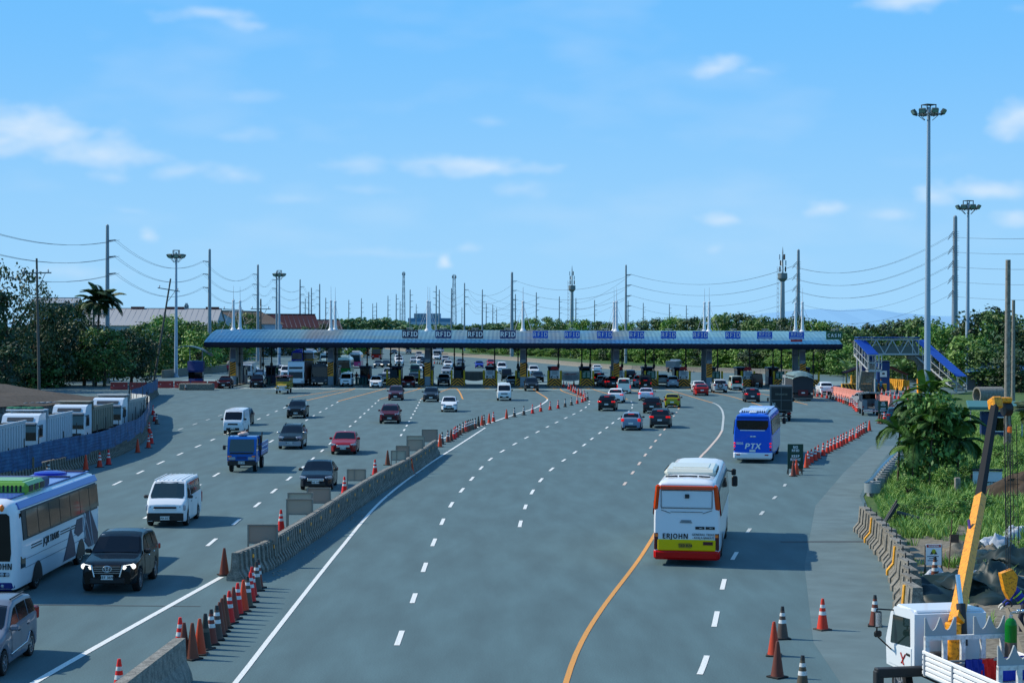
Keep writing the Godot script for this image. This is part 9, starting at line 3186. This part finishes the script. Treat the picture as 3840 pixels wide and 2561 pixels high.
	for i in 30000:
		var z := -rng.randf_range(50, 175)
		var x := verge_edge(z) + 0.4 + pow(rng.randf(), 1.3) * 24.0
		var thick := verge_noise.get_noise_2d(x * 4.0, z * 4.0) + (z + 70.0) * 0.045
		if z < -84.0 or thick < -0.12 or rng.randf() < 0.02:
			where.append(Transform3D(Basis(Vector3.UP, rng.randf() * TAU).scaled(Vector3.ONE * rng.randf_range(0.5, 1.25) * (0.55 if x - verge_edge(z) < 1.0 else 1.0)), V3(x, verge_y(x, z) - 0.02, z)))
	mm.instance_count = where.size()
	for i in where.size(): mm.set_instance_transform(i, where[i])
	var g := MultiMeshInstance3D.new()
	g.name = "grass"
	g.multimesh = mm
	g.material_override = leaf_mat
	g.set_meta("kind", "stuff")
	add_child(g)


# ------------------------------------------------------------------ people: tapered bones joined by a smooth field and meshed by surface nets
func flesh(s: Shape, bones: Array, cell: float, k := 0.035) -> void:   # bones: [a, b, ra, rb, colour]
	var lo := Vector3.ONE * 1e3
	var hi := -lo
	for b in bones:
		for e in 2:
			lo = lo.min(b[e] - Vector3.ONE * (b[2 + e] + 2.0 * cell))
			hi = hi.max(b[e] + Vector3.ONE * (b[2 + e] + 2.0 * cell))
	var n := Vector3i((hi - lo) / cell) + Vector3i.ONE * 2
	var dist := func(p: Vector3) -> float:
		var d := 1e3
		for b in bones:
			var ab: Vector3 = b[1] - b[0]
			var t := clampf((p - b[0]).dot(ab) / maxf(ab.length_squared(), 1e-6), 0.0, 1.0)
			var e: float = p.distance_to(b[0] + ab * t) - lerpf(b[2], b[3], t)
			var h := clampf(0.5 + 0.5 * (d - e) / k, 0.0, 1.0)
			d = lerpf(d, e, h) - k * h * (1.0 - h)
		return d
	var f := PackedFloat32Array()
	f.resize(n.x * n.y * n.z)
	var id := func(x: int, y: int, z: int) -> int: return (z * n.y + y) * n.x + x
	for z in n.z:
		for y in n.y:
			for x in n.x: f[(z * n.y + y) * n.x + x] = dist.call(lo + V3(x, y, z) * cell)
	var vert := {}
	var get_v := func(x: int, y: int, z: int) -> Vector3:
		var key := (z * n.y + y) * n.x + x
		if vert.has(key): return vert[key]
		var sum := Vector3.ZERO
		var c := 0
		for a in 8:
			for ax in 3:
				if a & (1 << ax): continue
				var b := a | (1 << ax)
				var fa: float = f[id.call(x + (a & 1), y + ((a >> 1) & 1), z + (a >> 2))]
				var fb: float = f[id.call(x + (b & 1), y + ((b >> 1) & 1), z + (b >> 2))]
				if (fa < 0.0) != (fb < 0.0):
					var t := fa / (fa - fb)
					sum += V3(a & 1, (a >> 1) & 1, a >> 2).lerp(V3(b & 1, (b >> 1) & 1, b >> 2), t)
					c += 1
		vert[key] = lo + (V3(x, y, z) + sum / maxf(c, 1)) * cell
		return vert[key]
	var shade := func(p: Vector3) -> Array:
		var e := cell * 0.5
		var nn := V3(dist.call(p + V3(e, 0, 0)) - dist.call(p - V3(e, 0, 0)), dist.call(p + V3(0, e, 0)) - dist.call(p - V3(0, e, 0)), dist.call(p + V3(0, 0, e)) - dist.call(p - V3(0, 0, e))).normalized()
		var best := 1e3
		var c := Color.WHITE
		for b in bones:
			var ab: Vector3 = b[1] - b[0]
			var t := clampf((p - b[0]).dot(ab) / maxf(ab.length_squared(), 1e-6), 0.0, 1.0)
			var d: float = p.distance_to(b[0] + ab * t) - lerpf(b[2], b[3], t)
			if d < best:
				best = d
				c = b[4]
		return [nn, c]
	for z in range(1, n.z - 1):
		for y in range(1, n.y - 1):
			for x in range(1, n.x - 1):
				var f0: float = f[id.call(x, y, z)]
				for ax in 3:
					var q := Vector3i(x, y, z)
					q[ax] += 1
					var f1: float = f[id.call(q.x, q.y, q.z)]
					if (f0 < 0.0) == (f1 < 0.0): continue
					var u := Vector3i.ZERO
					u[(ax + 1) % 3] = 1
					var w := Vector3i.ZERO
					w[(ax + 2) % 3] = 1
					var o := Vector3i(x, y, z)
					var p := []
					for r in [o - u - w, o - w, o, o - u]: p.append(get_v.call(r.x, r.y, r.z))
					if f0 >= 0.0: p.reverse()
					var sh := []
					for v in p: sh.append(shade.call(v))
					for t in [0, 2, 1, 0, 3, 2]:
						s.tint = sh[t][1]
						s.vert(p[t], sh[t][0])


func figure(label: String, at: Vector3, yaw: float, top: Color, legs: Color, bend := 0.0, helmet := false, group := "") -> Node3D:   # a standing or stooping adult, facing +z
	var skin := Color(0.28, 0.14, 0.08)
	var key := "man%s%s%.2f" % [top.to_html(), legs.to_html(), bend]
	var o := base("person", label, "person", at, yaw, group)
	var hip := V3(0, 0.92, -0.12 * bend)
	var chest := hip + V3(0, 0.46 * cos(bend), 0.46 * sin(bend))
	var neck := chest + V3(0, 0.13 * cos(bend), 0.13 * sin(bend))
	var head := neck + V3(0, 0.16 * cos(bend * 0.8), 0.16 * sin(bend * 0.8))
	if not cache.has(key):
		var b := [[hip, chest, 0.135, 0.15, top], [chest, neck, 0.12, 0.055, top], [neck, head, 0.055, 0.07, skin], [head - V3(0, 0.02, 0), head + V3(0, 0.05, -0.01), 0.088, 0.098, skin], [head + V3(0, -0.01, 0.085), head + V3(0, 0.03, 0.09), 0.02, 0.012, skin]]
		if not helmet: b.append([head + V3(0, 0.09, -0.02), head + V3(0, 0.0, -0.06), 0.07, 0.06, Color(0.015, 0.012, 0.01)])
		var hands := []
		for s in [-1.0, 1.0]:
			b.append([head + V3(s * 0.092, 0.0, 0), head + V3(s * 0.098, 0.03, -0.01), 0.014, 0.02, skin])
			var sh := chest + V3(s * 0.19, 0.06 * cos(bend), 0.06 * sin(bend))
			var el := sh + V3(s * 0.06, -0.28, 0.02 + 0.1 * bend)
			var wr := el + V3(-s * 0.02, -0.2 + 0.05 * bend, 0.14 + 0.05 * bend)
			b.append([chest + V3(s * 0.08, 0.04, 0), sh, 0.1, 0.065, top])
			b.append([sh, el, 0.06, 0.045, top])
			b.append([el, wr, 0.043, 0.03, skin if not helmet else top])
			var glove := Color(0.62, 0.60, 0.54) if helmet else skin
			var palm_ := wr + (wr - el).normalized() * 0.09
			hands.append([wr, palm_, 0.028, 0.034, glove])
			var dn := (wr - el).normalized()
			for k in 4:
				var root := palm_ + V3((k - 1.5) * 0.02, 0, 0)
				var kn = root + dn * [0.042, 0.048, 0.045, 0.034][k]
				hands.append([root, kn, 0.011, 0.01, glove])
				hands.append([kn, kn + (dn + V3(0, -0.5, -0.4)).normalized() * 0.035, 0.01, 0.008, glove])
			hands.append([wr + dn * 0.03 + V3(-s * 0.025, 0, 0.01), wr + dn * 0.085 + V3(-s * 0.05, 0, 0.02), 0.012, 0.01, glove])
			var kn2 := V3(s * 0.11, 0.48, 0.05 + 0.03 * s)
			var an := V3(s * 0.12, 0.08, -0.02 + 0.06 * s)
			b.append([hip + V3(s * 0.085, 0, 0), kn2, 0.095, 0.065, legs])
			b.append([kn2, an, 0.062, 0.045, legs])
			b.append([an - V3(0, 0.03, 0.03), an + V3(0, -0.035, 0.16), 0.045, 0.04, Color(0.02, 0.02, 0.02)])
		var st := Shape.new()
		st.tinted = true
		flesh(st, b, 0.028)
		if helmet: flesh(st, hands, 0.009, 0.008)
		else: flesh(st, hands, 0.02, 0.012)
		cache[key] = st.mesh()
	var m := StandardMaterial3D.new()
	m.vertex_color_use_as_albedo = true
	m.roughness = 0.85
	part("body", cache[key], m, o)
	if helmet:
		var h := Shape.new()
		h.lathe([[0.15, 0.0], [0.125, 0.02], [0.118, 0.06], [0.08, 0.12], [0.0, 0.14]], 14)
		part("helmet", h, col(Color(0.80, 0.70, 0.05), 0.4), o, head + V3(0, 0.03, 0), Basis(Vector3.RIGHT, bend * 0.8))
		for k in 2:
			var r := Shape.new()
			r.lathe([[0.166, -0.022], [0.168, 0.022]], 16)
			part("reflective_band", r, col(Color(0.62, 0.85, 0.20), 0.4), o, hip.lerp(chest, 0.35 + 0.4 * k), Basis(Vector3.RIGHT, bend))
	return o


func build_people() -> void:
	figure("worker in blue overalls and yellow helmet stooping to guide the crane hook", V3(14.92, 0.0, -51.36), -1.75, Color(0.012, 0.035, 0.28), Color(0.012, 0.016, 0.03), 0.75, true)
	figure("attendant in an orange vest beside the white delivery van", V3(-23.32, 0.0, -264.41), 0.2, Color(0.55, 0.06, 0.03), Color(0.02, 0.02, 0.03), 0.0, false, "toll attendants")
	figure("attendant in an orange vest beside the white crossover's booth", V3(-21.19, 0.0, -260.64), -0.3, Color(0.55, 0.06, 0.03), Color(0.02, 0.02, 0.03), 0.0, false, "toll attendants")
	figure("pedestrian in a red top walking along the low wall under the trees", V3(-50.89, 0.0, -315.6), 0.4, Color(0.45, 0.02, 0.05), Color(0.03, 0.03, 0.04))
	figure("person in teal standing at the corner of the dark blue cabin", V3(48.77, 0.0, -235.54), PI * 0.6, Color(0.03, 0.20, 0.30), Color(0.03, 0.06, 0.10), 0.0, false, "people by the cabin")
	figure("person in pale blue sitting-height stance in front of the cabin notice", V3(49.85, 0.0, -237.84), PI * 0.9, Color(0.05, 0.24, 0.38), Color(0.02, 0.05, 0.10), 0.2, false, "people by the cabin")


func V3(x: float, y: float, z: float) -> Vector3:
	return Vector3(x, y, z)
